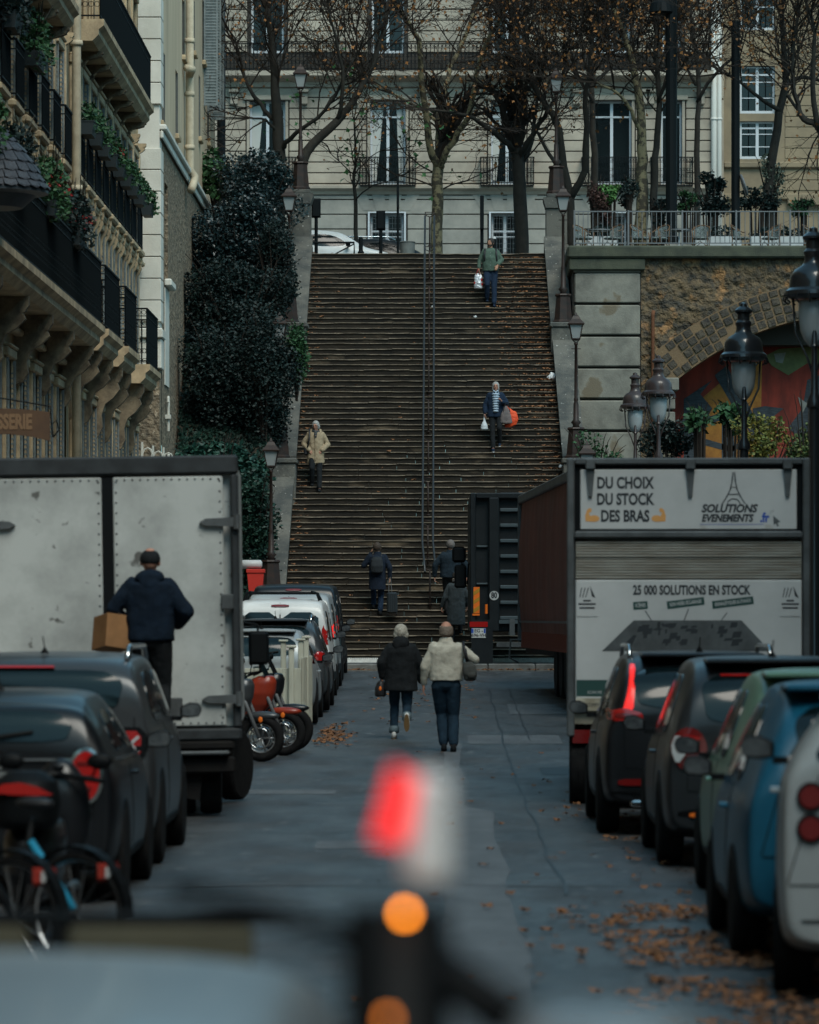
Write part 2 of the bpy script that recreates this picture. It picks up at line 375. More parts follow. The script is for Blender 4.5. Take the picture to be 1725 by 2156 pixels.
stair_lamp((pilL[0],120.7,pilL[1]-.01), 'black lantern lamp post on the tall left pillar at the top of the stairs', 3.6)
stair_lamp((LX(609,115.4),115.4,9.88), 'lantern lamp post on the left parapet, second from the top, half hidden in shrubs')
stair_lamp((LX(589,108.7),108.7,5.98), 'lantern lamp post halfway up the left parapet, next to the dark ivy')
stair_lamp((LX(571,102.7),102.7,2.53), 'lantern lamp post on the lowest left pier, behind the row of parked vans')
stair_lamp((pilR[0],120.7,pilR[1]-.01), 'rusty lantern lamp post on the tall right pillar by the cafe terrace', 3.6)
stair_lamp((LX(1186,115.4),115.4,9.88), 'lantern lamp post on the right parapet, just below the right pillar')
stair_lamp((LX(1213,108.7),108.7,5.98), 'lantern lamp post halfway up the right parapet, against the block wall')
stair_lamp((LX(1236,102.7),102.7,2.45), 'lantern lamp post whose lantern shows just above the white truck roof')
# ---------------------------------------------------------------- facades (local frame: x along the wall, -y outward, z up)
def cells(xs, zs, ops):
    for i in range(len(xs)-1):
        for j in range(len(zs)-1):
            cx, cz = (xs[i]+xs[i+1])/2, (zs[j]+zs[j+1])/2
            if not any(a < cx < b and c < cz < d for a, b, c, d in ops): yield xs[i], xs[i+1], zs[j], zs[j+1]
def wallf(mb, x0, x1, z0, z1, ops, y=0, dep=.28):
    ops = [(max(a,x0), min(b,x1), max(c,z0), min(d,z1)) for a,b,c,d in ops if a < x1 and b > x0 and c < z1 and d > z0]
    xs = sorted({x0, x1, *[o[0] for o in ops], *[o[1] for o in ops]}); zs = sorted({z0, z1, *[o[2] for o in ops], *[o[3] for o in ops]})
    for a, b, c, d in cells(xs, zs, ops): mb.add([(a,y,c),(b,y,c),(b,y,d),(a,y,d)], [(0,1,2,3)])
    for a, b, c, d in ops:
        mb.add([(a,y,c),(b,y,c),(b,y,d),(a,y,d),(a,y+dep,c),(b,y+dep,c),(b,y+dep,d),(a,y+dep,d)], [(0,4,5,1),(1,5,6,2),(2,6,7,3),(3,7,4,0)])
def courses(mb, x0, x1, z0, z1, h, ops, y=0, out=.045, gap=.035, blocks=None):
    z = z0
    while z < z1-.05:
        zt = min(z+h, z1); cuts = [(a-.14, b+.14) for a, b, c, d in ops if c-.12 < (z+zt)/2 < d+.12]
        x = x0; segs = []
        for a, b in sorted(cuts):
            if a > x: segs.append((x, min(a, x1)))
            x = max(x, b)
        if x < x1: segs.append((x, x1))
        for a, b in segs: mb.cbox(a, b, y-out, y+.02, z+gap, zt, .012)
        z = zt
def window(par, x0, x1, z0, z1, y=.22, curtain=0, mun=0, frame=None, seed=0):
    fm = frame or winframe; rr = random.Random(seed); mb = MB(); w = .07; xm = (x0+x1)/2
    for a, b in ((x0, x0+w), (x1-w, x1), (xm-.05, xm+.05)): mb.box(a, b, y-.05, y+.02, z0, z1)
    for c, d in ((z0, z0+w*1.5), (z1-w, z1), (z0+(z1-z0)*.8, z0+(z1-z0)*.8+.06)):
        for a, b in ((x0+w, xm-.05), (xm+.05, x1-w)): mb.box(a, b, y-.04, y+.015, c, d)
    for k in range(1, mun+1):
        zz = z0+(z1-z0)*k/(mun+1)
        for a, b in ((x0+w, xm-.05), (xm+.05, x1-w)): mb.box(a, b, y-.03, y, zz-.015, zz+.015); mb.box((a+b)/2-.012, (a+b)/2+.012, y-.028, y, z0+.1, z1-w)
    o = mb.build('window', fm, par)
    mb = MB(); mb.box(x0, x1, y+.02, y+.05, z0, z1); mb.build('pane', darkglass, o)
    if curtain:
        mb = MB()
        for a, b, s in ((x0+w, xm-.08, 1), (x1-w-(x1-x0)*.2, x1-w, -1)):
            n = 9; vs = []
            for i in range(n+1):
                t = i/n; top = a+(b-a)*t*.85; gath = a+(b-a)*t*.3 if s > 0 else b-(b-a)*(1-t)*.6
                vs += [(top, y+.016-.012*(i%2), z1-.1), (top*.5+gath*.5, y+.016-.012*(i%2), z0+(z1-z0)*.45), (gath, y+.016-.012*(i%2), z0+.15)]
            mb.add(vs, [(3*i+q, 3*i+3+q, 3*i+4+q, 3*i+1+q) for i in range(n) for q in (0,1)])
        mb.build('curtain', curtainm, o, True)
    return o
def ironrail(mb, x0, x1, y, z0, h, step=.115, fancy=True, r=.009):
    mb.box(x0, x1, y-.022, y+.022, z0+h-.035, z0+h); mb.box(x0, x1, y-.012, y+.012, z0+.06, z0+.09); mb.box(x0, x1, y-.01, y+.01, z0+h-.19, z0+h-.17)
    n = max(1, round((x1-x0)/step))
    for i in range(n+1):
        x = x0+(x1-x0)*i/n; mb.tube([(x,y,z0),(x,y,z0+h-.03)], r, 4, False)
        if fancy and i < n:
            xc = x+(x1-x0)/n/2; q = (x1-x0)/n*.42
            for zc, rr in ((z0+h-.1, q), (z0+.3, q*1.1), (z0+.52, q*1.1)):
                mb.tube([(xc+rr*cos(t*pi/3), y, zc+rr*sin(t*pi/3)) for t in range(7)], r*.8, 3, False)
def ironrail_end(mb, x, y0, y1, z0, h, step=.12, fancy=True):
    M = Matrix.Translation((x, 0, 0)) @ Matrix.Rotation(pi/2, 4, 'Z'); t = MB(); ironrail(t, y0, y1, 0, z0, h, step, fancy); mb.add(t.v, t.f, M)
def shutter_or_shade(par, x, z0, z1, w=.36, out=True, M=None):
    mb = MB(); y1 = -.005; y0 = -w*.55-.02
    e_ = min(.05, (y1-y0)*.25); mb.box(x-.02, x+.02, y0, y0+e_, z0, z1); mb.box(x-.02, x+.02, y1-e_, y1, z0, z1); mb.box(x-.018, x+.018, y0, y1, z0, z0+.07); mb.box(x-.018, x+.018, y0, y1, z1-.07, z1)
    mb.box(x-.006, x+.006, y0+e_, y1-e_, z0+.07, z1-.07)
    n = int((z1-z0-.16)/.085)
    for i in range(n): z = z0+.09+i*.085; mb.box(x-.024,x+.024,y0+e_,y1-e_,z,z+.03)
    return mb.build('shutter_or_shade', shutm, par)
def scroll(mb, x0, x1, z1, d, h):       # S-shaped console under a slab; top at z1, projecting d
    pts = [(0,0),(-d,0),(-d,-.12*h),(-d*.86,-.22*h),(-d*.92,-.3*h),(-d*.7,-.42*h),(-d*.45,-.5*h),(-d*.32,-.66*h),(-d*.36,-.82*h),(-d*.22,-.95*h),(0,-h)]
    mb.prism([(y, z1+z) for y, z in pts][::-1], 'x', x0, x1); xm = (x0+x1)/2; w = (x1-x0)*.5
    mb.lathe([(d*.09,-w-.01),(d*.09,w+.01)], (0,0,0), 12, Matrix.Translation((xm,-d*.84,z1-.17*h)) @ Matrix.Rotation(pi/2,4,'Y'))
    mb.lathe([(d*.07,-w-.01),(d*.07,w+.01)], (0,0,0), 12, Matrix.Translation((xm,-d*.2,z1-.88*h)) @ Matrix.Rotation(pi/2,4,'Y'))

consm = mat('sooty_console', (.26,.2,.13), .85, c2=(.09,.07,.05), s=3.5, bump=.5)
# ---- A : cream balconied building along the left pavement
def bays(Ys, root, zl, zh, ops, z_sh=True, w=.54, cur=0):
    for Y in Ys: ops.append((Y-w, Y+w, zl, zh))
def facadeA(root, xa, xb, Ys, base):
    ops = []; F1 = [(3.4, 6.3), (7.6, 10.1), (10.75, 12.75), (13.9, 16.4), (17.3, 19.5), (.9, 2.9)]
    for zl, zh in F1: bays(Ys, root, zl, zh, ops)
    mb = MB(); wallf(mb, xa, xb, 0, 20.5, ops); mb.add([(xb,0,0),(xb,9,0),(xb,9,20.5),(xb,0,20.5)], [(0,1,2,3)]); mb.add([(xa,0,20.5),(xb,0,20.5),(xb,9,20.5),(xa,9,20.5)], [(0,1,2,3)])
    mb.build('wall', stoneA, root)
    for k, (zl, zh) in enumerate(F1[:5]):
        for i, Y in enumerate(Ys):
            window(root, Y-.54, Y+.54, zl, zh, .2, 0, 0, winframe, i)
            if k < 3 and (k, i) and len(Ys) < 20: shutter_or_shade(root, Y+.56, zl+.02, zh-.02, .17)
            if k < 3: shutter_or_shade(root, Y-.56, zl+.02, zh-.02, .17)
    tr = MB()                                             # surrounds, pilasters and string courses
    for Y in Ys:
        for zl, zh in F1:
            for s in (-1, 1): tr.cbox(Y+s*.54-(.12 if s<0 else 0), Y+s*.54+(.12 if s>0 else 0), -.07, -.003, zl, zh+.0, .01)
            tr.cbox(Y-.72, Y+.72, -.12, -.003, zh+.003, zh+.16, .02); tr.cbox(Y-.66, Y+.66, -.16, -.003, zh+.163, zh+.22, .02)
        tr.cbox(Y+.92, Y+1.1, -.10, -.003, 7.6, 10.2, .02); tr.cbox(Y+.9, Y+1.12, -.12, -.003, 10.75, 12.9, .02)
    for z in (3.0, 6.75, 10.3): tr.cbox(xa+.01, xb-.01, -.17, -.003, z+.003, z+.12, .03)
    tr.build('trim', stoneA2, root)
    for Y in Ys:                                          # sills on corbels, flat scrolls below
        sl = MB(); sl.cbox(Y-.74, Y+.74, -.25, -.003, 10.43, 10.58, .04); sl.build('sill', stoneA2, root)
        for s in (-.6, .6): co = MB(); scroll(co, Y+s-.08, Y+s+.08, 10.425, .2, .9); co.build('console', stoneA2, root)
        co = MB(); scroll(co, Y+1.02-.08, Y+1.02+.08, 13.15, .26, .45); co.build('console', stoneA2, root)
YA2 = [83.9+i*2.02 for i in range(9)]; YA1 = [60.2+i*2.3 for i in range(10)]
A2 = thing('balconied_building', 'cream stone apartment building at the far left with flower boxes on its window rails', 'building', (-7.3,0,0), pi/2)
facadeA(A2, 82.6, 102.0, YA2, 0)
A1 = thing('balconied_building', 'ornate cream stone building nearest on the left, above the slate bay roof', 'building', (-7.35,0,0), pi/2)
facadeA(A1, 54, 82.58, YA1, 0)
def balcony(par, x0, x1, z, d, h=1.2, cons=None, fancy=True, ends=(1,1), step=.12, ch=1.2):
    mb = MB(); mb.prism([(0,z-.42),(-d+.22,z-.42),(-d+.1,z-.3),(-d+.1,z-.2),(-d,z-.12),(-d,z),(0,z)][::-1], 'x', x0, x1); b = mb.build('balcony', stoneA2, par)
    mb = MB(); ironrail(mb, x0+.06, x1-.06, -d+.08, z, h, step, fancy)
    for e, x in zip(ends, (x0+.06, x1-.06)):
        if e: ironrail_end(mb, x, -d+.08, -.02, z, h, .12, True)
    mb.build('railing', iron, b)
    if cons:
        for c in cons: mb = MB(); scroll(mb, c-.1, c+.1, z-.425, d*.8, ch); mb.build('console', consm, b)
    return b
balcony(A1, 54.5, 82.4, 7.55, .82, 1.25, [56.4+i*4.2 for i in range(7)], ch=1.2)
balcony(A2, 82.9, 86.6, 7.55, .8, 1.25, [83.3, 86.0], ch=1.3)
balcony(A2, 88.2, 91.4, 7.55, .8, 1.25, [88.6, 91.0], ch=1.5)
balcony(A2, 94.5, 98.2, 7.55, .8, 1.25, [94.9, 97.8], ch=1.5)
balcony(A2, 83.2, 97.6, 13.6, .68, 1.15, [84.9+i*2.02 for i in range(7)], fancy=False, ch=.3)
balcony(A1, 54.5, 78.2, 13.1, .68, 1.15, [57+i*2.3 for i in range(10)], fancy=False, ch=.4)
for i, Y in enumerate(YA2):
    mb = MB(); ironrail(mb, Y-.7, Y+.7, -.19, 10.58, .95, .12, False); ironrail_end(mb, Y-.7, -.19, -.02, 10.58, .95, .12, False); ironrail_end(mb, Y+.7, -.19, -.02, 10.58, .95, .12, False); mb.build('window_rail', iron, A2)
for i, Y in enumerate(YA1):
    mb = MB(); ironrail(mb, Y-.7, Y+.7, -.24, 10.58, 1.0, .12, False); ironrail_end(mb, Y-.7, -.24, -.02, 10.58, 1.0, .12, False); mb.build('window_rail', iron, A1)
for par, ys_ in ((A2, YA2), (A1, YA1)):
    for Y in ys_: mb = MB(); ironrail(mb, Y-.6, Y+.6, -.12, 3.4, .9, .12, True); mb.build('window_rail', iron, par)
mb = MB(); mb.tube([(82.6,-.2,0),(82.6,-.2,16),(82.6,-.2,20)], .09, 10)
for z in (4,8.4,10.2,13,16): mb.lathe([(.12,0),(.13,.03),(.12,.1)], (82.6,-.2,z), 10)
mb.build('downpipe', pipem, A2, True)
def leaves(mb, c, r, n, size, rr, shell=.0, flat=0):
    for _ in range(n):
        while 1:
            p = Vector((rr.uniform(-1,1), rr.uniform(-1,1), rr.uniform(-1,1))); l = p.length
            if l <= 1 and l >= shell*rr.random(): break
        p = Vector((c[0]+p.x*r[0], c[1]+p.y*r[1], c[2]+p.z*r[2]))
        a = Vector((rr.gauss(0,1), rr.gauss(0,1), rr.gauss(0,.6))).normalized(); b = a.cross(Vector((rr.gauss(0,1), rr.gauss(0,1), rr.gauss(0,1)))).normalized(); n_ = a.cross(b)
        s = size*rr.uniform(.6,1.3); w = s*.36
        mb.add([p, p+a*s*.5+b*w+n_*s*.08, p+a*s, p+a*s*.5-b*w+n_*s*.08], [(0,1,2,3)])
leafdark = mat('shrub_leaf', (.007,.021,.019), .6, c2=(.003,.010,.009), s=2.5, spec=.35)
leafmid = mat('green_leaf', (.03,.085,.03), .55, c2=(.018,.05,.022), s=3)
leafbright = mat('bright_leaf', (.09,.2,.05), .55, c2=(.05,.13,.04), s=3)
leafred = mat('red_flower', (.35,.03,.03), .6, amt=0)
boxm = mat('flower_box_plastic', (.014,.02,.022), .6, amt=0)
ords = ['nearest', 'second', 'third', 'fourth', 'fifth', 'sixth', 'seventh', 'eighth', 'ninth']
for i, Y in enumerate(YA2[:8]+[100.6]):
    rr = random.Random(100+i)
    t = thing('flower_box', ('%s flower box from the drainpipe along the upper window rails' % ords[i]) if i < 8 else 'last flower box, hung out at the far corner of the window rails', 'flower box', (-6.97, Y-.1, 11.5), 0, 'flower boxes on the window rails')
    mb = MB(); mb.prism([(-.1,-.12),(.1,-.12),(.14,.12),(-.14,.12)], 'y', -.42, .42); mb.box(-.15,.15,-.43,.43,.121,.15); mb.build('planter', boxm, t)
    mb = MB(); leaves(mb, (0,0,.3), (.22,.45,.26), 330, .09, rr); leaves(mb, (.1,0,.1), (.16,.4,.22), 120, .08, rr); mb.build('plant', leafmid, t)
    if i in (3,): mb = MB(); leaves(mb, (.1,0,.22), (.16,.3,.14), 40, .06, rr); mb.build('flowers', leafred, t)
for i, (Y, z, n, rd) in enumerate(((61, 8.85, 900, 0),(66, 8.8, 800, 0),(71.5, 8.85, 900, 1),(76.5, 8.8, 800, 1),(64, 11.8, 900, 0),(69.5, 11.7, 700, 0),(73.5,11.6,500,0))):
    rr = random.Random(200+i)
    t = thing('potted_shrub', ['trailing dark plant on the long balcony rail nearest the camera','bushy plant on the long balcony rail past the sign','red-flowering plant on the long balcony rail','red-tinged plant near the far end of the long balcony rail','tall spindly shrub on the upper left window rail','dark leafy plant on the second upper left window rail','small plant on the third upper left window rail'][i], 'potted plant', (-6.6 if z<10 else -7.05, Y, z))
    mb = MB(); mb.prism([(-.12,-.22),(.12,-.22),(.16,.04),(-.16,.04)], 'y', -.5, .5); mb.build('planter', boxm, t)
    mb = MB(); leaves(mb, (0,0,.35), (.3,1.1,.42), n, .1, rr); leaves(mb, (.1,0,0), (.25,1.0,.3), n//3, .09, rr); mb.build('plant', leafdark if i%2 else leafmid, t)
    mb = MB()
    for k in range(14): a = rr.uniform(0,6.28); mb.tube([(0,rr.uniform(-.4,.4),0),(.15*cos(a),rr.uniform(-.7,.7),.4),(.25*cos(a),rr.uniform(-1,1),.7+.4*rr.random())], .008, 3)
    mb.build('stems', soilm, t)
    if rd: mb = MB(); leaves(mb, (.1,0,.3), (.25,.9,.2), 90, .07, rr); mb.build('flowers', leafred, t)
# slate bay roof and shop sign on the left edge
bay = thing('bay_roof', 'small domed slate roof jutting from the left edge of the frame', 'roof', W(-25, 395, 62))
mb = MB(); dome = [(.0,.98),(.10,.93),(.3,.80),(.50,.58),(.68,.34),(.80,.12),(.9,-.04)]
for k in range(9):
    t = k/9*6; i = int(t); a = dome[i]; b = dome[i+1]; r0 = a[0]+(b[0]-a[0])*(t-i); z0 = a[1]+(b[1]-a[1])*(t-i); t2 = (k+1)/9*6-.001; j = int(t2); a = dome[j]; b = dome[j+1]; r1 = a[0]+(b[0]-a[0])*(t2-j); z1 = a[1]+(b[1]-a[1])*(t2-j)
    m_ = max(10, int(r1*30))
    for q in range(m_):
        a0, a1 = 2*pi*(q+.04+.5*(k%2))/m_, 2*pi*(q+.96+.5*(k%2))/m_; d_ = .014; am = (a0+a1)/2
        mb.add([(r0*cos(a0),r0*sin(a0),z0),(r0*cos(a1),r0*sin(a1),z0),((r1+d_)*cos(a1),(r1+d_)*sin(a1),z1+.02),((r1+d_)*cos(am),(r1+d_)*sin(am),z1-.01),((r1+d_)*cos(a0),(r1+d_)*sin(a0),z1+.02)], [(0,4,3,2,1)])
mb.lathe([(.86,-.05),(.78,.1),(.66,.32),(.47,.56),(.28,.77),(.05,.93)], n=24); mb.build('slates', slate, bay)
mb = MB(); mb.lathe([(.5,-.3),(.7,-.12),(.88,-.09),(.88,-.05)], n=24); mb.build('cornice', zinc, bay, auto=30)
p = W(45, 888, 55)
sg = thing('shop_sign', 'curved wooden shop sign with relief letters hanging below the left balcony', 'sign', (p.x-.25, 55, p.z))
signm = mat('sign_wood', (.09,.05,.028), .7, c2=(.07,.04,.025), s=4)
mb = MB(); up = []; lo = []
for i in range(17):
    t = -1+i/8; up.append((t*.62, .17-.05*t*t)); lo.append((t*.62, -.16-.09*abs(t)**2))
mb.prism(lo+up[::-1], 'y', -.03, .03); mb.build('board', signm, sg)
text('BRASSERIE', .26, (.02,-.034,-.01), (pi/2,0,0), mat('sign_letter', (.17,.1,.055), .6, amt=0), sg, sx=.62, bold=.012)
mb = MB(); mb.tube([(-.9,0,.45),(.62,0,.2),(.66,0,-.2)], .012, 6); mb.tube([(.66,0,-.2),(.74,0,-.1),(.7,0,.02),(.64,0,-.04)], .01, 5); mb.build('bracket', iron, sg)

# ---- B : white corner building beyond
B = thing('corner_building', 'tall building with white stone corner and beige stucco side above a rubble wall', 'building', (-6.83,0,0), pi/2)
rub = mat('rubble_wall', (.26,.2,.135), .95, c2=(.1,.085,.065), s=5, bump=6, bs=9, cut=(.35,.62), c3=(.42,.34,.25), s3=9, cut3=(.6,.66))
opsB = []
def wB(px, w, ya, yb):
    Y = 6.83*F/(CX-px); z1 = HC+(CY-ya)*Y/F; z0 = HC+(CY-yb)*Y/F; opsB.append((Y-w/2, Y+w/2, z0, z1))
for px, w, ya, yb in ((342,1.9,105,262),(372,.9,150,285),(386,.9,0,120),(398,.8,200,330),(408,.7,0,110),(420,.7,160,290),(428,.8,0,130),(438,.7,170,300),(444,.6,0,120)): wB(px, w, ya, yb)
mb = MB(); wallf(mb, 103.0, 127.5, 13.75, 26, opsB, 0, .35); mb.build('side_wall', stuccoB, B)
opl = [(104.0,105.3,10.2,12.55)]
mb = MB(); wallf(mb, 103.0, 127.5, -.5, 13.6, opl, -.03, .5); mb.build('rubble_wall', rub, B)
mb = MB(); mb.cbox(102.2,127.5,-.2,-.001,13.605,13.745,.03); mb.cbox(102.2,127.5,-.12,-.0315,13.4,13.6,.03); mb.build('cornice', whiteB, B)
mb = MB(); mb.box(102.2,103.0,-.03,1.6,8.9,26)
for k in range(24):
    z = 9.0+k*.52
    if z+.5 < 13.4 or z > 13.75: mb.cbox(102.12,103.05,-.07,1.2,z+.02,z+.52,.012)
mb.build('quoins', whiteB, B)
mb = MB(); mb.cbox(102.05,103.1,-.1,1.3,8.6,8.85,.03); mb.cbox(102.3,103.0,-.02,1.2,8.2,8.6,.02); mb.box(102.35,103.0,-.02,1.6,-.5,8.2); mb.build('corner_base', [rub], B)
mb = MB(); mb.cbox(102.0,103.12,-.12,1.3,8.62,8.86,.03); mb.cbox(102.1,103.06,-.08,1.28,7.9,8.615,.02); mb.build('corbel', whiteB, B)
mb = MB(); mb.cbox(103.8,105.5,-.22,-.035,10.0,10.18,.03); mb.cbox(103.85,105.4,-.06,-.033,7.6,9.99,.01); mb.build('sill', whiteB, B)
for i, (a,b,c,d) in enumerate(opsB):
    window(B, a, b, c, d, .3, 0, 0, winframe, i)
    mb = MB(); mb.box(b-.05, b-.002, .03, .27, c+.02, d-.02); mb.box(b-.06,b-.001,-.01,.03,c,d); mb.build('shutter_or_shade', mat('reveal_shade', (.11,.115,.105), .7, s=4), B)  # dark panel on the far reveal paints its shade, not a real shutter
    mb = MB(); mb.cbox(a-.06, b+.06, -.1, .02, c-.14, c-.003, .02); mb.build('sill', stoneA2, B)
mb = MB(); mb.box(104.0,105.3,.35,.4,10.2,12.55); mb.build('pane', darkglass, B)
for Y in (121.5, 123.3, 125): 
    shutter_or_shade(B, Y, 16.5, 22, .7)
mb = MB(); Yp = 6.7*F/(CX-398); zt = HC+(CY-0)*Yp/F; zb = HC+(CY-395)*Yp/F
mb.tube([(Yp,-.15,26),(Yp,-.15,zb+.5),(Yp+.1,-.28,zb+.3),(Yp,-.25,zb+.1),(Yp-.25,-.2,zb-.1)], .11, 10)
for k in range(7): mb.lathe([(.13,0),(.14,.04),(.13,.12)], (Yp,-.15,zb+1+k*1.4), 10)
mb.tube([(Yp,-.15,HC+(CY-160)*Yp/F),(Yp-.4,-.25,HC+(CY-150)*Yp/F),(Yp-.7,-.1,HC+(CY-150)*Yp/F)], .1, 8)
mb.build('downpipe', pipem, B, True)
mb = MB(); mb.tube([(127.3,-.2,12.5),(127.3,-.2,26)], .13, 10); mb.build('corner_pipe', zinc, B, True)
an = mat('anchor_paint', (.5,.48,.42), .6, amt=0)
for Y, z in ((104.4,7.0),(112,7.1),(104.5,5.6),(112.5,5.8)):
    mb = MB(); mb.tube([(Y,-.1,z-.5),(Y,-.1,z+.25)], .035, 6); mb.tube([(Y-.12*cos(k*.7),-.1,z+.2+.14*sin(k*.7)) for k in range(8)], .03, 5); mb.box(Y-.1,Y+.1,-.16,-.03,z-.2,z-.1); mb.build('wall_anchor', an, B)
for i, (px, py, Y) in enumerate(((299,945,90.5),(322,950,97),(344,952,101),(362,955,108))):
    p = W(px, py+30, Y); fin = thing('scroll_finial', ['nearest','second','third','farthest'][i]+' cream scrolled iron finial showing above the left truck', 'finial', p, 0, 'cream finials of the railing behind the left truck')
    mb = MB(); mb.tube([(0,0,-1.5),(0,0,.45)], .03, 6); mb.tube([(.02+.1*cos(a*.8+pi)+.1,0,.2+.12*sin(a*.8)) for a in range(7)], .02, 5); mb.box(-.08,.08,-.05,.05,-.05,.02); mb.build('iron', an, fin)
# terrace of a roof balcony with antennas behind the upper balcony
mb = MB()
for i in range(5): mb.tube([(102.6+i*.3,-.3-.1*i,20.5-i*.5),(101.6+i*.3,-1.2,21.6-i*.5)], .02, 4)
mb.build('antenna', iron, B)

# ---- C : the facade across the upper street
YC = 145.0; PC = F/YC
def cx(px): return (px-CX)/PC
def cz(py): return HC+(CY-py)/PC
C = thing('stone_mansion', 'pale rusticated stone mansion across the upper street, behind the plane trees', 'building', (0,YC,0))
opsC = []
for a, b in ((526,601),(780,854),(1034,1102),(1247,1330),(1392,1436)):
    opsC.append((cx(a), cx(b), cz(388), cz(212))); opsC.append((cx(a)+.05, cx(b)-.05, cz(112), cz(-90)))
for a, b in ((780,850),(1035,1092),(1260,1320)): opsC.append((cx(a), cx(b), cz(640), cz(450)))
mb = MB(); wallf(mb, cx(380), cx(1500), cz(402), cz(-260), opsC); wallf(mb, cx(380), cx(1500), 11, cz(402), opsC); mb.build('wall', jointm, C)
mb = MB(); courses(mb, cx(380), cx(1500), cz(388), cz(186), .365, opsC); courses(mb, cx(380), cx(1500), cz(112), cz(-250), .365, opsC); mb.build('ashlar', stoneC, C)
mb = MB(); courses(mb, cx(380), cx(1500), 11.6, cz(412), .5, opsC, 0, .06); mb.build('base_ashlar', stoneC2, C)
mb = MB()
mb.prism([(0,cz(410)),(-.1,cz(410)),(-.16,cz(404)),(-.3,cz(398)),(-.3,cz(392)),(0,cz(388))], 'x', cx(380), cx(1500)); mb.build('string_course', stoneC, C)
mb = MB(); mb.prism([(0,cz(186)),(-.15,cz(184)),(-.2,cz(174)),(-.55,cz(168)),(-.7,cz(164)),(-.7,cz(154)),(0,cz(150))], 'x', cx(380), cx(1500))
for i in range(34):
    x = cx(400)+i*.55; 
mb.build('cornice', stoneC, C)
mb = MB(); ironrail(mb, cx(382), cx(1480), -.62, cz(154), .95, .13, True, .012); mb.build('balcony_railing', iron, C)
for i, (a, b, c, d) in enumerate(opsC):
    low = c < 14; window(C, a, b, c, d, .24, curtain=(i in (0,2,4)), mun=3 if low else 0, seed=i)
    if low:
        mb = MB(); fr = .05
        mb.box(a-.08,a-.02,-.1,.02,c,d+.06); mb.box(b+.02,b+.08,-.1,.02,c,d+.06); mb.box(a-.02,b+.02,-.1,.02,d+.02,d+.06); mb.box(a-.02,b+.02,-.1,-.02,c+1.2,c+1.26); mb.build('grille_frame', winframe, C)
        mb = MB()
        n = int((b-a)/.09)
        for k in range(n+1): x = a+(b-a)*k/n; mb.tube([(x,-.06,c),(x+.0,-.06,d)], .006, 3, False)
        for k in range(18): z = c+(d-c)*k/18; mb.tube([(a,-.06,z),(b,-.06,z)], .006, 3, False)
        mb.build('grille', railgrey, C)
        mb = MB()
        for k, s in enumerate((-1,-.33,.33,1)):
            xm = (a+b)/2; mb.prism([(xm+s*.62-.17,d+.1),(xm+s*.62+.17,d+.1),(xm+s*.95+.22,d+.75),(xm+s*.95-.22,d+.75)], 'y', -.075, -.01)
        mb.build('lintel', stoneC2, C)
    elif c > 16 and c < 18:
        mb = MB(); mb.cbox(a-.1,a-.002,-.09,.0,c,d,.01); mb.cbox(b+.002,b+.1,-.09,.0,c,d,.01); mb.cbox(a-.2,b+.2,-.16,.0,d+.005,d+.16,.02); mb.build('surround', stoneC, C)
        mb = MB(); a2, b2 = a-.35, b+.35; ironrail(mb, a2, b2, -.42, c-.06, .95, .1, True, .011); ironrail_end(mb, a2, -.42, -.05, c-.06, .95, .1); ironrail_end(mb, b2, -.42, -.05, c-.06, .95, .1); mb.box(a2,b2,-.44,-.31,c-.1,c-.062); mb.build('balcony', iron, C)
        for s in (a-.7, b+.45):
            mb = MB(); mb.cbox(s, s+.35, -.35, -.046, d+.25, d+.36, .02); mb.cbox(s+.04, s+.31, -.22, -.046, d-.15, d+.249, .03)
            mb.build('console', stoneC, C)
D = thing('ochre_building', 'plain ochre stone building at the right behind the terrace trees', 'building', (0,YC+.4,0))
YD = YC+.4
opsD = [(cx(1560),cx(1634),cz(332),cz(252)),(cx(1560),cx(1634),cz(236),cz(135)),(cx(1560),cx(1634),cz(60),cz(-90))]
mb = MB(); wallf(mb, cx(1524), cx(1850), 11, cz(-260), opsD); mb.add([(cx(1524),0,11),(cx(1524),0,cz(-260)),(cx(1524),6,cz(-260)),(cx(1524),6,11)],[(0,1,2,3)]); mb.build('wall', stoneD, D)
for i,(a,b,c,d) in enumerate(opsD): window(D, a, b, c, d, .2, 0, 2, winframe, i)
mb = MB()
for z in (cz(345), cz(412)): mb.cbox(cx(1526), cx(1849), -.15, -.002, z-.1, z+.1, .03)
mb.cbox(cx(1660), cx(1849), -.22, -.003, cz(418), cz(406)-.35, .03)
courses(mb, cx(1655), cx(1849), cz(400), cz(130), .36, [], 0, .03, .025); mb.build('trim', stoneD, D)
mb = MB(); mb.box(cx(1500), cx(1524), .001, .6, 11, cz(-260)); mb.build('party_wall', stoneC, C)
for px, r in ((1503,.1),(1514,.085)):
    mb = MB(); mb.tube([(cx(px),-.16,11),(cx(px),-.16,cz(-200))], r, 10)
    for k in range(8): mb.lathe([(r*1.15,0),(r*1.25,.03),(r*1.15,.08)], (cx(px),-.16,12.5+k*2.1), 10)
    mb.build('downpipe', mat('white_pipe', (.55,.53,.48), .5, amt=0), C, True)
# upper ground
mb = MB(); mb.box(-40, 40, 120.0, 121.4, 10, 12.16); mb.box(-40, 40, 121.4, 200, 10, 11.6); struct(mb.build('upper_street', asphalt))

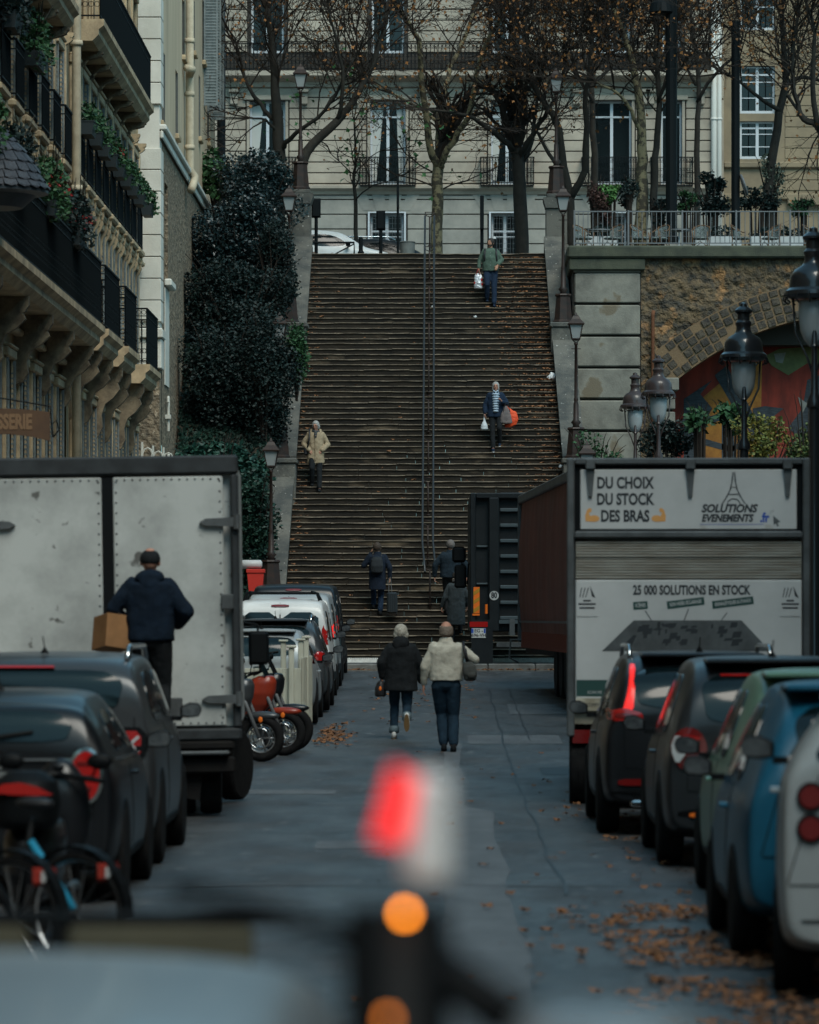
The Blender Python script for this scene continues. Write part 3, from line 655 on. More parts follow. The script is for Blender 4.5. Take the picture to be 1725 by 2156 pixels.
# ---- the rest of the street, out of frame: it closes the canyon the cars reflect
def rowhouse(label, x, y0, y1, h, side, m):
    r = thing('street_house', label, 'building', (x, (y0+y1)/2, 0)); L = (y1-y0)/2; mb = MB(); mb.box(0 if side > 0 else -9, 9 if side > 0 else 0, -L, L, 0, h); mb.build('wall', m, r)
    mb = MB()
    for k in range(int(2*L/2.6)):
        for z in range(1, int(h/3.2)): mb.box(-.03 if side > 0 else -.01, .01 if side > 0 else .03, -L+.8+k*2.6, -L+1.9+k*2.6, z*3.2-1.6, z*3.2+.6)
    mb.build('windows', darkglass, r)
    mb = MB(); mb.box(-.4 if side > 0 else -9, 9 if side > 0 else .4, -L, L, h+.002, h+.4); mb.build('roof', zinc, r)
rowhouse('cream street house on the left beside the camera', -7.4, -30, 53.8, 19, -1, stoneA)
rowhouse('ochre street house on the right, outside the frame', 8.2, -30, 85, 19, 1, stoneD)
rowhouse('pale house closing the street behind the camera', 3, -45, -31, 19, 1, stoneC)
rowhouse('second pale house closing the street behind the camera', 2.9, -45, -31, 19, -1, stoneC)
# ---------------------------------------------------------------- retaining wall and terrace on the right
YW = 116.0; PW = F/YW
def wx(px): return (px-CX)/PW
def wz(py): return HC+(CY-py)/PW
TW = thing('retaining_wall', 'high retaining wall of smooth pale blocks and rough rock under the cafe terrace', 'wall', (0,YW,0))
rock = mat('rock_wall', (.15,.105,.06), .95, c2=(.055,.05,.042), s=3.2, bump=14, bs=5, cut=(.38,.6), c3=(.3,.16,.07), s3=2.2, cut3=(.56,.66))
capm = mat('mossy_cap', (.075,.08,.055), .9, c2=(.04,.045,.035), s=2, bump=.6)
xl, xq, xr = wx(1206), wx(1350), wx(1900)
mb = MB(); mb.box(xl, xq, .0, 4.2, -.2, wz(545)); mb.build('backing', jointm, TW)
mb = MB(); z = wz(545); h = (wz(545)-wz(618))
hh = .862
k = 0
while z > -.2:
    rr = random.Random(k); 
    if k == 0: mb.cbox(xl+.02, xq-.01, -.1, -.001, z-.38, z-.02, .02); z -= .4
    else: mb.cbox(xl+.05, xq-.03, -.12, -.001, z-hh+.06, z, .03); z -= hh
    k += 1
mb.build('blocks', blockm, TW)
# arch: centre and radii in wall coordinates
ac = (wx(1809.7), wz(1261)); R1 = 600/PW; R2 = 675/PW; A0 = rad(131.5); SP = rad(80); xj = wx(1421); zj = wz(800)
mb = MB(); n = 28; zt = wz(545)
arc = [(ac[0]+R2*cos(pi-i*(pi*.62)/n), ac[1]+R2*sin(pi-i*(pi*.62)/n)) for i in range(n+1)]
arc = [(max(xq+.03, x), z) for x, z in arc]
# rock facing around the arch, displaced grid
def rockface(name, inside, m, y=0, amp=.10, step=.12, seed=0):
    nx = int((xr-xq)/step); nz = int((zt+.2)/step); idx = {}; vs = []; fs = []
    def vid(i, j):
        if (i,j) not in idx:
            x = xq+i*step; z = -.2+j*step; q = noise.noise((x*1.6,z*1.6,seed))+.6*noise.noise((x*4,z*4,seed+3)); idx[i,j] = len(vs); vs.append((x, y-amp*(.5+q), z))
        return idx[i,j]
    for i in range(nx):
        for j in range(nz):
            if inside(xq+(i+.5)*step, -.2+(j+.5)*step): fs.append((vid(i,j), vid(i+1,j), vid(i+1,j+1), vid(i,j+1)))
    return MB().add(vs, fs).build(name, m, TW, True)
rr_ = lambda x, z: sqrt((x-ac[0])**2+(z-ac[1])**2)
rockface('rock_face', lambda x, z: (rr_(x,z) > R2-.12 and z > zj-.3) or (z <= zj+.5 and x < xj-.1), rock)
mort = mat('arch_mortar', (.17,.115,.065), .95, c2=(.15,.1,.06), s=3, bump=.6)
vous = mat('arch_stone', (.085,.07,.052), .95, c2=(.035,.032,.03), s=4, bump=2, bs=14, cut=(.35,.6))
mb = MB(); vs = []; 
NA = 42
for i in range(NA+1):
    a = A0-i*SP/NA
    for r in (R1, R2): vs.append((ac[0]+r*cos(a), -.13, ac[1]+r*sin(a)))
    vs.append((ac[0]+R1*cos(a), 1.6, ac[1]+R1*sin(a)))
mb.add(vs, [(3*i, 3*i+1, 3*i+4, 3*i+3) for i in range(NA)]+[(3*i+2, 3*i, 3*i+3, 3*i+5) for i in range(NA)]); mb.build('arch_bed', mort, TW)
mb = MB()
for i in range(NA):
    a0 = A0-(i+.12)*SP/NA; a1 = A0-(i+.88)*SP/NA
    for j in range(4):
        o = (i%2)*.1; r0 = R1+(R2-R1)*(j/4+.03)+o*.4; r1 = R1+(R2-R1)*((j+.88)/4)+o*.4*(j<3)
        if random.random() < .93: mb.prism([(ac[0]+r0*cos(a0),ac[1]+r0*sin(a0)),(ac[0]+r1*cos(a0),ac[1]+r1*sin(a0)),(ac[0]+r1*cos(a1),ac[1]+r1*sin(a1)),(ac[0]+r0*cos(a1),ac[1]+r0*sin(a1))][::-1], 'y', -.15-random.random()*.03, -.131)
mb.build('voussoirs', vous, TW)
# left jamb blocks below the springing
mb = MB(); z = zj+.05
mb.cbox(xj-.55, xj+.1, -.26, 1.2, z-.35, z, .03); z -= .36
while z > 0: mb.cbox(xj-.4-.25*(k%2), xj, -.2, 1.2, z-.5, z-.04, .03); z -= .52; k += 1
mb.build('jamb', blockm, TW)
# recessed back wall with street painting
mb = MB(); 
wallp = mat('painted_wall_red', (.24,.034,.02), .8, c2=(.11,.02,.014), s=2.5, stretch=(1,1,.3))
mb = MB(); mb.box(xj-.6, xr, 1.6, 1.8, -.2, zt-.8); mb.build('recess_wall', wallp, TW)
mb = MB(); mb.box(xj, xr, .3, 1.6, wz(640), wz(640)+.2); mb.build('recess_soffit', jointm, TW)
orang = mat('mural_orange', (.36,.155,.03), .8, c2=(.2,.08,.02), s=3); black = mat('mural_black', (.02,.025,.03), .8, c2=(.05,.06,.07), s=6, stretch=(1,1,5)); greeny = mat('mural_olive', (.13,.14,.06), .8, s=4); greyp = mat('mural_grey', (.22,.22,.2), .8, s=5)
PR = F/(YW+1.6)
def mz(px, py): return ((px-CX)/PR, HC+(CY-py)/PR)
def mural(polys, m, dy):
    mb = MB()
    for pl in polys: mb.prism([mz(*q) for q in pl], 'y', 1.6-dy-.004, 1.6-dy)
    mb.build('mural_shape', m, TW)
mural([[(1450,1000),(1600,1000),(1605,760),(1560,770),(1500,820),(1452,860)]], orang, .002)
mural([[(1440,1000),(1480,1000),(1478,900),(1500,860),(1475,830),(1500,800),(1440,840)],[(1520,1000),(1550,1000),(1545,910),(1560,880),(1585,920),(1600,900),(1570,840),(1530,770),(1505,790),(1540,850),(1520,880)],
       [(1455,915),(1540,940),(1600,910),(1600,922),(1540,952),(1455,930)],[(1600,1000),(1618,1000),(1625,880),(1650,860),(1610,855),(1585,860)],[(1660,900),(1690,860),(1700,800),(1725,790),(1760,820),(1760,960),(1700,940)],[(1480,880),(1520,870),(1600,885),(1600,895),(1520,885),(1480,895)]], black, .008)
mural([[(1610,750),(1640,735),(1700,730),(1760,740),(1760,775),(1700,765),(1660,790),(1625,770)],[(1680,960),(1760,930),(1760,1000),(1670,1000)]], greeny, .014)
mural([[(1630,745),(1655,742),(1648,765),(1634,762)],[(1680,835),(1700,850),(1690,870)],[(1730,900),(1760,880),(1760,900)]], greyp, .02)
mb = MB(); t0 = wz(545)
mb.cbox(xl-.1, xq+.1, -.22, 4.3, t0-.32, t0-.002, .03); mb.cbox(xl-.15, xr, -.3, 4.3, t0, t0+.34, .05); mb.build('coping', capm, TW)
mb = MB(); mb.box(xq, xr, .8, 4.2, 9.4, t0-.002); mb.build('fill', jointm, TW)
mb = MB(); px_ = wx(1374); mb.tube([(px_,-.22,2),(px_,-.22,wz(665)),(px_+.02,-.24,wz(655))], .05, 8)
for k in range(4): mb.lathe([(.06,0),(.07,.02),(.06,.06)], (px_,-.22,2+k*2), 8)
mb.build('rusty_pipe', mat('rust', (.17,.07,.035), .8, s=6), TW, True)
mb = MB(); mb.box(xl, xr, 4.2, 30, 10, t0+.25); struct(mb.build('terrace', concrete)).location = (0,YW,0)
ZT = t0+.34
# terrace railing
rl = thing('terrace_railing', 'grey galvanised bar railing along the edge of the cafe terrace', 'railing', (0,YW,ZT))
x = wx(1208); seg = wx(1320)-wx(1208)
while x < xr:
    mb = MB(); x1_ = min(x+seg, xr)
    mb.box(x,x1_,-.02,.02,.93,.96); mb.box(x,x1_,-.015,.015,.07,.10); mb.box(x,x+.045,-.03,.03,0,.98)
    n = 11
    for i in range(1, n): xx = x+(x1_-x)*i/n; mb.tube([(xx,0,.1),(xx,0,.93)], .011, 5, False)
    mb.tube([(x,-.01,.27),(x1_,-.01,.27)], .005, 4, False)
    mb.build('panel', railgrey, rl); x = x1_+.02
# cafe chairs and planters
cane = mat('cane', (.11,.06,.03), .5, amt=0); weave = mat('woven_back', (.2,.23,.22), .6, c2=(.02,.03,.03), s=60, cut=(.48,.52))
def cafe_chair(loc, rz, label):
    t = thing('cafe_chair', label, 'chair', loc, rz, 'rattan chairs on the cafe terrace')
    for sx in (-1,1):
        for sy in (-1,1):
            mb = MB(); mb.tube([(sx*.21,sy*.2,0),(sx*.2,sy*.18,.43),(sx*.21,sy*.2,.62 if sy<0 else .8)], .016, 6); mb.build('leg', cane, t, True)
    mb = MB(); mb.lathe([(.22,.42),(.24,.44),(.24,.46),(.22,.475)], n=14); mb.build('seat', weave, t, True)
    mb = MB(); mb.tube([(.27*cos(a),.05+.24*sin(a),.64+.2*max(0,sin(a))) for a in [pi*1.15-i*pi*1.3/12 for i in range(13)]], .017, 6); mb.tube([(-.2,-.18,.22),(0,-.19,.36),(.2,-.18,.22)], .011, 5); mb.tube([(-.2,.18,.22),(0,.19,.36),(.2,.18,.22)], .011, 5); mb.build('arm_hoop', cane, t, True)
    mb = MB(); vs = []
    for i in range(9):
        a = pi*.92-i*pi*.84/8
        vs += [(.25*cos(a),.05+.22*sin(a),.5),(.26*cos(a),.05+.23*sin(a),.62+.19*max(0,sin(a)))]
    mb.add(vs, [(2*i,2*i+1,2*i+3,2*i+2) for i in range(8)]); mb.build('backrest', weave, t, True)
    return t
def TX(px, Y): return (px-CX)*Y/F
cl = ['leftmost rattan cafe chair, beside the right pillar','second rattan cafe chair from the pillar, turned left','third rattan cafe chair from the pillar, near the tree trunk','fourth rattan cafe chair, beside the tall dark lamp mast','fifth rattan cafe chair, in front of the white planter end','sixth rattan cafe chair from the pillar, before the middle planter','seventh rattan cafe chair from the pillar, turned to the right','rattan cafe chair at the right edge of the frame']
for (px, rz), lb in zip(((1229,.9),(1290,-.9),(1349,1.0),(1388,-.8),(1476,-.2),(1560,1.2),(1622,-1.1),(1712,1.2)), cl): cafe_chair((TX(px,118),118.0,ZT-.06), rz, lb)
for i, px in enumerate((1263, 1430)):
    t = thing('cafe_table', ['small round cafe table among the chairs by the pillar','small round cafe table right of the lamp mast'][i], 'table', (TX(px,118.3),118.3,ZT-.06)); mb = MB(); mb.lathe([(.3,.68),(.31,.7),(.3,.72)], n=16); mb.build('table_top', railgrey, t, True); mb = MB(); mb.lathe([(.02,.05),(.02,.68)], n=8)
    for a in range(3): mb.tube([(0,0,.08),(.22*cos(a*2.1),.22*sin(a*2.1),0)], .015, 5)
    mb.build('stand', winframe, t)
for i, (a, b) in enumerate(((1236,1300),(1460,1560),(1580,1690))):
    t = thing('planter_box', ['left white planter box behind the terrace chairs','middle long white planter box behind the terrace chairs','right white planter box at the edge of the terrace'][i], 'planter', (TX((a+b)/2,119.4),119.4,ZT-.06), 0, 'white planter boxes on the terrace')
    w = (b-a)/2*119.4/F; mb = MB(); mb.cbox(-w,w,-.25,.25,0,.62,.02); mb.build('box', whitepl, t)
    mb = MB(); leaves(mb, (0,0,.72), (w,.25,.2), 400, .1, random.Random(i)); mb.build('plant', leafdark, t)
# ---------------------------------------------------------------- trees and shrubs
barkp = mat('plane_bark', (.23,.19,.11), .85, c2=(.06,.05,.035), s=5, cut=(.46,.54), bump=.3)
barkd = mat('dark_bark', (.034,.03,.024), .9, c2=(.018,.017,.015), s=4, bump=.5)
twigm = mat('twig_bark', (.024,.018,.014), .95, amt=0)
autumn = mat('autumn_leaf', (.30,.12,.03), .7, c2=(.075,.045,.025), s=2.6, cut=(.38,.62))
fgreen = mat('last_green_leaf', (.06,.17,.05), .6, c2=(.03,.1,.04), s=3)
def D1(px, py, Y): return W(px, py, Y)
def grow(mb, lv, p, d, L, r, depth, rr, tips):
    n = 4 if depth > 1 else 3; pts = [p]; q = Vector(p); d = Vector(d).normalized()
    for i in range(n):
        d = (d + Vector((rr.gauss(0,.22), rr.gauss(0,.22), rr.gauss(0,.18)+.06))).normalized(); q = q+d*L/n; pts.append(q.copy())
    mb.tube(pts, [r*(1-.6*i/n) for i in range(n+1)], 5 if r > .03 else 3, False)
    if depth == 0:
        tips.append((pts[-1], d)); return
    k = {3: 6, 2: 6, 1: 5}[depth]
    for i in range(k):
        t = .25+.75*(i+rr.random())/k; j = min(n-1, int(t*n)); base = pts[j].lerp(pts[j+1], t*n-j)
        ax = Vector((rr.gauss(0,1), rr.gauss(0,1), rr.gauss(0,1))).normalized(); dd = (d + ax*.85).normalized()
        grow(mb, lv, base, dd, L*rr.uniform(.42,.68), r*.5, depth-1, rr, tips)
def leafquad(mb, p, s, rr):
    a = Vector((rr.gauss(0,1), rr.gauss(0,1), rr.gauss(0,1)-.6)).normalized(); b = a.orthogonal().normalized(); b.rotate(Matrix.Rotation(rr.uniform(0,6.28),3,a)); n_ = a.cross(b)
    mb.add([p, p+a*s*.35+b*s*.5, p+a*s*.55+b*s*.2, p+a*s+n_*s*.1, p+a*s*.55-b*s*.2, p+a*s*.35-b*s*.5], [(0,1,2,3,4,5)])
def tree(label, Y, base, limbs, bark=barkd, seed=0, dens=1, lp=.22, leafm=autumn, base_z=12.1, depth=3, ls=.11, name='plane_tree', Lb=(1.6,3.2), t0=.3, grp=None, up=.3, zmin=None):
    t0 = min(.62, t0+.15) if depth == 3 else t0
    rr = random.Random(seed); b = W(base, 0, Y); root = thing(name, label, 'tree', (b.x, Y, base_z), 0, grp); off = Vector((b.x, Y, base_z))
    tr = MB(); tw = MB(); tips = []
    for li, (pts, ra, rb) in enumerate(limbs):
        P = []; n = len(pts)
        for i, (px, py) in enumerate(pts):
            yo = 0 if li == 0 else (rr.uniform(-1,1)*.0+(-1)**li*.35*i)
            v = W(px, py, Y+yo)-off; P.append(v)
        Q = []                                 # smooth the polyline
        for i in range(n-1):
            for t in (0, .34, .67):
                a = P[max(i-1,0)]; c = P[i]; e = P[i+1]; g = P[min(i+2,n-1)]
                Q.append(.5*((2*c)+(-a+e)*t+(2*a-5*c+4*e-g)*t*t+(-a+3*c-3*e+g)*t**3)+Vector((rr.gauss(0,.02),rr.gauss(0,.02),0)))
        Q.append(P[-1]); m = len(Q)
        tr.tube(Q, [ra+(rb-ra)*i/(m-1) for i in range(m)], 10)
        L = sum((Q[i+1]-Q[i]).length for i in range(m-1)); k = int(L*2.7*dens)
        for i in range(k):
            t = t0+(1-t0)*(i+rr.random())/k; j = min(m-2, int(t*(m-1))); p = Q[j].lerp(Q[j+1], t*(m-1)-j)
            if zmin and p.z+base_z < zmin: continue
            d0 = (Q[j+1]-Q[j]).normalized(); ax = Vector((rr.gauss(0,1), rr.gauss(0,1)*.7, rr.gauss(0,.7)+up))
            grow(tw, None, p, d0*1.1+ax*.85, rr.uniform(*Lb), .03, depth-1, rr, tips)
        if t0 < 1 and m > 3 and n > 2: 
            for _ in range(3): grow(tw, None, Q[-1], (Q[-1]-Q[-3]).normalized()+Vector((rr.gauss(0,.3),rr.gauss(0,.3),rr.gauss(0,.3))), 1.8, rb, depth-1, rr, tips)
    tr.build('trunk', bark, root, True); tw.build('branches', twigm, root)
    lv = MB()
    for p, d in tips:
        if rr.random() < lp*3.4: leafquad(lv, p, ls*rr.uniform(.6,1.3), rr)
    if lv.v: lv.build('leaves', leafm, root)
    return root
z3 = lambda L: [(526.3+.3661*x, .3661*y) for x, y in L]
z4 = lambda L: [(1105+.3591*x, .3591*y) for x, y in L]
tree('tall plane tree with mottled yellow bark forking low, at the centre above the stairs', 126, 920,
     [(z3([(1080,1700),(1078,1300),(1080,1100),(1083,930)]), .18, .16), (z3([(1080,950),(1040,860),(1010,640),(985,400),(965,230),(900,110),(800,-20)]), .12, .05),
      (z3([(1082,940),(1085,800),(1090,690),(1110,550),(1160,380),(1250,180),(1310,-20)]), .12, .05), (z3([(1095,960),(1120,890),(1200,760),(1265,620),(1330,330),(1420,150),(1500,0)]), .11, .05),
      (z3([(1062,690),(990,630),(860,560),(715,480)]), .05, .025)], barkp, 1, .6, .2, t0=.45, up=.35)
tree('thick dark trunked tree right of the central plane tree, above the descending man', 124.5, 1098,
     [(z3([(1565,1700),(1558,1200),(1550,1000),(1530,860)]), .215, .17), (z3([(1530,880),(1490,830),(1400,760),(1290,680),(1180,650),(1030,630)]), .1, .03),
      (z3([(1530,870),(1510,700),(1505,500),(1505,200),(1520,-50)]), .14, .06), (z3([(1545,900),(1580,850),(1640,750),(1720,630),(1800,450)]), .11, .04), (z3([(1560,980),(1620,800),(1650,600),(1660,400)]), .08, .03)], barkd, 2, .55, .24, t0=.35, up=.4)
tree('dark tree rising behind the top left lamp and shrubs', 124, 581,
     [(z3([(165,1300),(165,900),(155,640),(150,500),(130,300),(100,50)]), .2, .08), (z3([(180,860),(230,800),(300,740),(430,640),(520,500),(600,330)]), .08, .03), (z3([(150,700),(60,600),(-30,450),(-80,250)]), .08, .03), (z3([(160,760),(90,690),(0,680)]), .05, .02)], barkd, 3, .95, .26, t0=.3, up=.35)
tree('leaning dark trunk growing right of the top left lamp', 122.8, 622,
     [(z3([(270,1250),(290,980),(360,830),(500,700),(590,590),(680,430),(760,200),(800,0)]), .17, .05), (z3([(500,700),(530,560),(520,300),(450,50)]), .07, .03)], barkd, 4, .9, .3, t0=.45, up=.4)
tree('young thin plane tree with a few green leaves in front of the mansion', 127, 749,
     [(z3([(618,1600),(605,1200),(600,1050),(608,900),(600,700)]), .07, .025), (z3([(600,1160),(680,1080),(800,1040),(880,990)]), .025, .012), (z3([(605,1010),(520,930),(430,850)]), .02, .01), (z3([(606,1000),(700,900),(800,850)]), .02, .01)], barkd, 5, .5, .6, fgreen, depth=2, ls=.17, t0=.3, name='young_tree', Lb=(.7,1.4))
tree('slim tree trunk on the terrace left of the tall lamp mast', 121.5, 1378,
     [(z4([(755,1500),(760,1220),(765,1000),(775,800),(785,600),(770,300),(760,60),(700,-60)]), .12, .05), (z4([(780,600),(830,480),(930,380),(1000,200)]), .06, .02), (z4([(775,450),(690,330),(560,250)]), .05, .02)], barkd, 6, 1.1, .32, t0=.35, up=.3, zmin=14.5)
tree('mottled thick trunk on the terrace behind the second cafe chair', 121.8, 1351,
     [(z4([(680,1500),(685,1250),(690,1000),(690,800),(660,500),(600,250),(520,50)]), .21, .06), (z4([(690,850),(650,700),(560,560),(420,480)]), .07, .03)], barkp, 7, 1.0, .32, t0=.5, up=.3)
tree('leaning tree just right of the top right lamp, forking over the pillar', 123, 1196,
     [(z4([(270,1500),(260,1150),(215,900),(185,700),(110,600),(30,400),(0,100)]), .15, .05), (z4([(262,1160),(350,990),(355,620),(380,400),(420,100)]), .12, .04), (z4([(200,980),(140,900),(80,780),(20,700)]), .07, .03)], barkd, 8, .95, .3, t0=.4, up=.35)
tree('crooked tree at the right of the terrace in front of the ochre building', 121, 1621,
     [(z4([(1430,1500),(1435,1200),(1440,1000),(1500,660),(1530,480),(1515,200),(1500,-50)]), .17, .06), (z4([(1500,650),(1400,590),(1250,470),(1150,420)]), .07, .025), (z4([(1530,500),(1620,450),(1725,470),(1800,440)]), .07, .03), (z4([(1540,560),(1640,680),(1760,770)]), .05, .02)], barkd, 9, 1.0, .28, t0=.4, up=.3)
tree('tree reaching in from the right edge above the terrace', 119.5, 1790,
     [(z4([(1900,1500),(1850,1000),(1725,750),(1640,700),(1590,600),(1570,400),(1600,100)]), .13, .04), (z4([(1720,760),(1690,500),(1700,200),(1650,-30)]), .09, .03)], barkd, 10, .9, .35, t0=.5, up=.3)
tree('bare tree with dense twigs between the two right forked trees', 129, 1255,
     [(z4([(420,1500),(410,900),(390,600),(400,300),(380,0)]), .12, .05), (z4([(400,600),(300,430),(180,300),(60,200)]), .06, .03), (z4([(400,500),(520,380),(650,250),(700,50)]), .06, .03)], barkd, 11, 1.1, .25, t0=.45, up=.3)
tree('tree behind the drainpipes with thin orange leaved branches', 128, 1470,
     [(z4([(1010,1500),(1010,900),(1020,600),(1000,300),(960,0)]), .1, .05), (z4([(1010,600),(1120,430),(1250,300),(1300,60)]), .06, .02), (z4([(1010,500),(900,300),(850,50)]), .05, .02)], barkd, 12, .9, .3, t0=.5, up=.3)

def shrub(label, px, py, Y, r, n, size, m, seed, name='shrub', stems=26, lump=26, cat='shrub', shell=.6, drop=0):
    rr = random.Random(seed); c = W(px, py, Y); root = thing(name, label, cat, (c.x, Y, c.z-r[2]))
    mb = MB()
    for k in range(lump):                      # overlapping clumps of different density
        while 1:
            q = Vector((rr.uniform(-1,1), rr.uniform(-1,1), rr.uniform(-1,1)))
            if q.length < 1: break
        cc = (q.x*r[0]*.7, q.y*r[1]*.7, r[2]+q.z*r[2]*.75); f = rr.uniform(.3,.55)
        leaves(mb, cc, (r[0]*f, r[1]*f, r[2]*f*.8), int(n/lump), size, rr, shell)
    mb.build('foliage', m, root)
    st = MB()
    for k in range(stems):
        a = rr.uniform(0,6.28); e = (r[0]*cos(a)*rr.uniform(.3,1.05), r[1]*sin(a)*rr.uniform(.3,1), r[2]*rr.uniform(.9,2.0))
        st.tube([(e[0]*.3*(drop>0),e[1]*.3,-.3-drop),(e[0]*.4,e[1]*.4,e[2]*.45),(e[0]*.8,e[1]*.8,e[2]*.9),e], [.03,.02,.01,.005], 4, False)
    st.build('stems', twigm, root); return root
mb = MB(); mb.prism([(102.9,-.2),(102.9,2.2),(108,6.2),(116,11.6),(121,12.1),(121,-.2)], 'x', -6.75, -4.5); struct(mb.build('bank', soilm))
mb = MB(); rr = random.Random(77)
for _ in range(30000):
    Y = rr.uniform(102.7, 121); x = rr.uniform(-6.75, -4.4); z = interp(Y, [(102.9,2.2),(108,6.2),(116,11.6),(121,12.1)]) if Y > 102.9 else rr.uniform(0, 2.2)
    if rr.random() < .25: Y = 102.85; z = rr.uniform(0, 2.3)
    a = Vector((rr.gauss(0,1), -abs(rr.gauss(0,1)), rr.gauss(0,1))).normalized(); b = a.orthogonal().normalized(); s_ = rr.uniform(.06,.14); p = Vector((x, Y-.05*rr.random(), z+.12*rr.random()))
    mb.add([p, p+a*s_*.5+b*s_*.4, p+a*s_, p+a*s_*.5-b*s_*.4], [(0,1,2,3)])
tag(mb.build('ivy', mat('ivy_leaf', (.008,.03,.02), .6, c2=(.004,.013,.010), s=1.5)), 'dark ivy ground cover over the bank left of the stairs', 'ivy', kind='stuff')
mb = MB(); mb.box(-6.9, -4.4, 127.4, 128, 10, 13); struct(mb.build('bank', soilm))
leafblue = mat('laurel_leaf', (.010,.028,.03), .4, c2=(.004,.011,.012), s=1.6, spec=.5)
shrub('big glossy laurel bush at the top of the bank, left of the upper lamp', 545, 400, 119.5, (1.35,1.1,1.2), 15000, .10, leafblue, 21)
shrub('dark laurel crown against the rubble wall corner', 500, 520, 115.5, (1.6,1.0,1.5), 18000, .10, leafblue, 22)
shrub('large dark evergreen mass in the middle of the left bank', 500, 650, 112, (1.7,1.0,1.6), 20000, .095, leafdark, 23)
shrub('dark climbing shrub spilling over the left parapet', 577, 560, 113.5, (.62,.6,1.6), 8000, .085, leafdark, 24)
shrub('dense shadowy shrub beside the halfway lamp on the left', 470, 810, 109, (1.5,.9,1.7), 20000, .09, leafdark, 25)
shrub('trailing green ivy bush on the parapet below the second lamp', 625, 745, 108.8, (.32,.5,.9), 2200, .09, leafmid, 26)
shrub('dark shrub between the halfway lamp and the ivy', 560, 800, 108.4, (.9,.8,1.9), 13000, .085, leafdark, 27)
shrub('broad leaved green shrub low on the bank behind the left truck', 460, 1000, 105, (1.3,.8,1.1), 8500, .15, mat('rhodo_leaf', (.022,.075,.05), .45, c2=(.01,.035,.03), s=2), 28)
shrub('dark bush low beside the lowest left lamp', 525, 1130, 103.9, (1.0,.7,1.7), 8500, .11, mat('low_leaf', (.016,.05,.032), .5, c2=(.008,.022,.018), s=2), 29)
shrub('spindly green sumac sapling beside the stucco wall', 452, 372, 121, (.7,.5,.9), 420, .22, leafmid, 30, 'sapling', 8, 5)
for i, (px, py, rx, rz, n, m, lb) in enumerate(((1255,425,.45,.85,900,mat('redbrown_leaf',(.06,.03,.025),.7,amt=0),'reddish brown bare shrub beside the right pillar'),
    (1283,412,.5,.45,900,leafbright,'bright yellow green shrub behind the second cafe chair'),(1325,410,.4,.6,700,leafdark,'dark shrub left of the thick terrace trunk'),
    (1390,440,.4,.4,400,leafdark,'small dark shrub behind the slim terrace trunk'),(1500,410,.75,.75,1900,leafdark,'dark bushy oleander near the mast with the round mirror'),
    (1450,425,.45,.4,700,leafmid,'low green shrub behind the white planter'),(1590,425,.7,.4,1100,leafdark,'dark low hedge plant at the foot of the crooked tree'),
    (1690,435,.4,.35,600,leafmid,'small green shrub in the right white planter'),(1622,380,.5,.9,700,mat('olive_leaf',(.1,.12,.09),.6,amt=0),'grey green olive sapling in front of the ochre building'))):
    shrub(lb, px, py, 119.9+.15*i, (rx,.35,rz), n, .1, m, 50+i, 'shrub', 14, 8, drop=.5)
for i, (px, py, Y, r, n, m, lb) in enumerate(((1255,965,108,(.8,.6,.8),800,leafmid,'thin yellowing shrub behind the white truck, left of the two brown lamps'),(1405,950,110,(1.0,.5,1.1),4200,leafdark,'dark laurel bush at the foot of the rock wall behind the brown lamps'),
     (1475,880,109,(.4,.4,.45),260,leafmid,'large leaved green plant in front of the orange mural'),(1540,880,109.5,(.5,.4,.5),240,leafmid,'second large leaved plant beside the black mural figure'),
     (1625,930,107,(1.0,.5,.95),1700,mat('yellow_leaf',(.2,.16,.03),.6,c2=(.06,.1,.03),s=3),'yellowing bush behind the black lamp on the right'),(1700,960,104,(.6,.6,1.6),2600,mat('yellowgreen_leaf',(.12,.12,.03),.6,c2=(.02,.07,.03),s=3),'tall green and yellow bush at the right edge behind the white truck'),
     (1712,1200,99,(.5,.6,1.4),2600,leafmid,'green bush at the right edge beside the white truck'))):
    shrub(lb, px, py, Y, r, n, .2 if i in (2,3) else .1, m, 70+i, 'shrub', 16, 9, drop=4 if i < 5 else 2)
# dead leaves
leafm = mat('fallen_leaf', (.27,.115,.045), .75, c2=(.06,.032,.018), s=9, cut=(.35,.65))
def litter(name, label, gen, n, seed, size=.1):
    rr = random.Random(seed); mb = MB()
    for _ in range(n):
        p = gen(rr)
        if p is None: continue
        x, y, z = p; s = size*rr.uniform(.5,1.25); a = rr.uniform(0,6.28); c, d = cos(a)*s, sin(a)*s; t = rr.uniform(.1,.6)*s
        mb.add([(x-c,y-d,z+.006),(x-d*.7-c*.2,y+c*.7-d*.2,z+t*.6+.008),(x-d*.3+c*.3,y+c*.3+d*.3,z+.01),(x+c,y+d,z+t+.01),(x+d*.3+c*.3,y-c*.3+d*.3,z+.012),(x+d*.7-c*.2,y-c*.7-d*.2,z+t+.008)], [(0,1,2,3,4,5)])
    return tag(mb.build(name, leafm), label, 'leaf litter', kind='stuff')
def gst(rr):
    k = rr.random(); Y = rr.uniform(102, 119.8); xr_ = SXR(Y); xl_ = SXL(Y)
    if k < .86: x = xr_-abs(rr.gauss(0,.55))*(.5+.9*(Y-100)/20)-.03
    elif k < .95: x = xl_+abs(rr.gauss(0,.2))+.03
    else: x = rr.uniform(xl_, xr_)
    if Y < 112 and k < .86 and rr.random() < .55: return None
    n = int((Y-Y0S)/ws); return (x, Y0S+n*ws+rr.uniform(0,.12), Z0S+(n+1)*hs)
litter('fallen_leaves', 'orange fallen leaves drifted along the edges of the stone steps', gst, 3000, 5, .085)
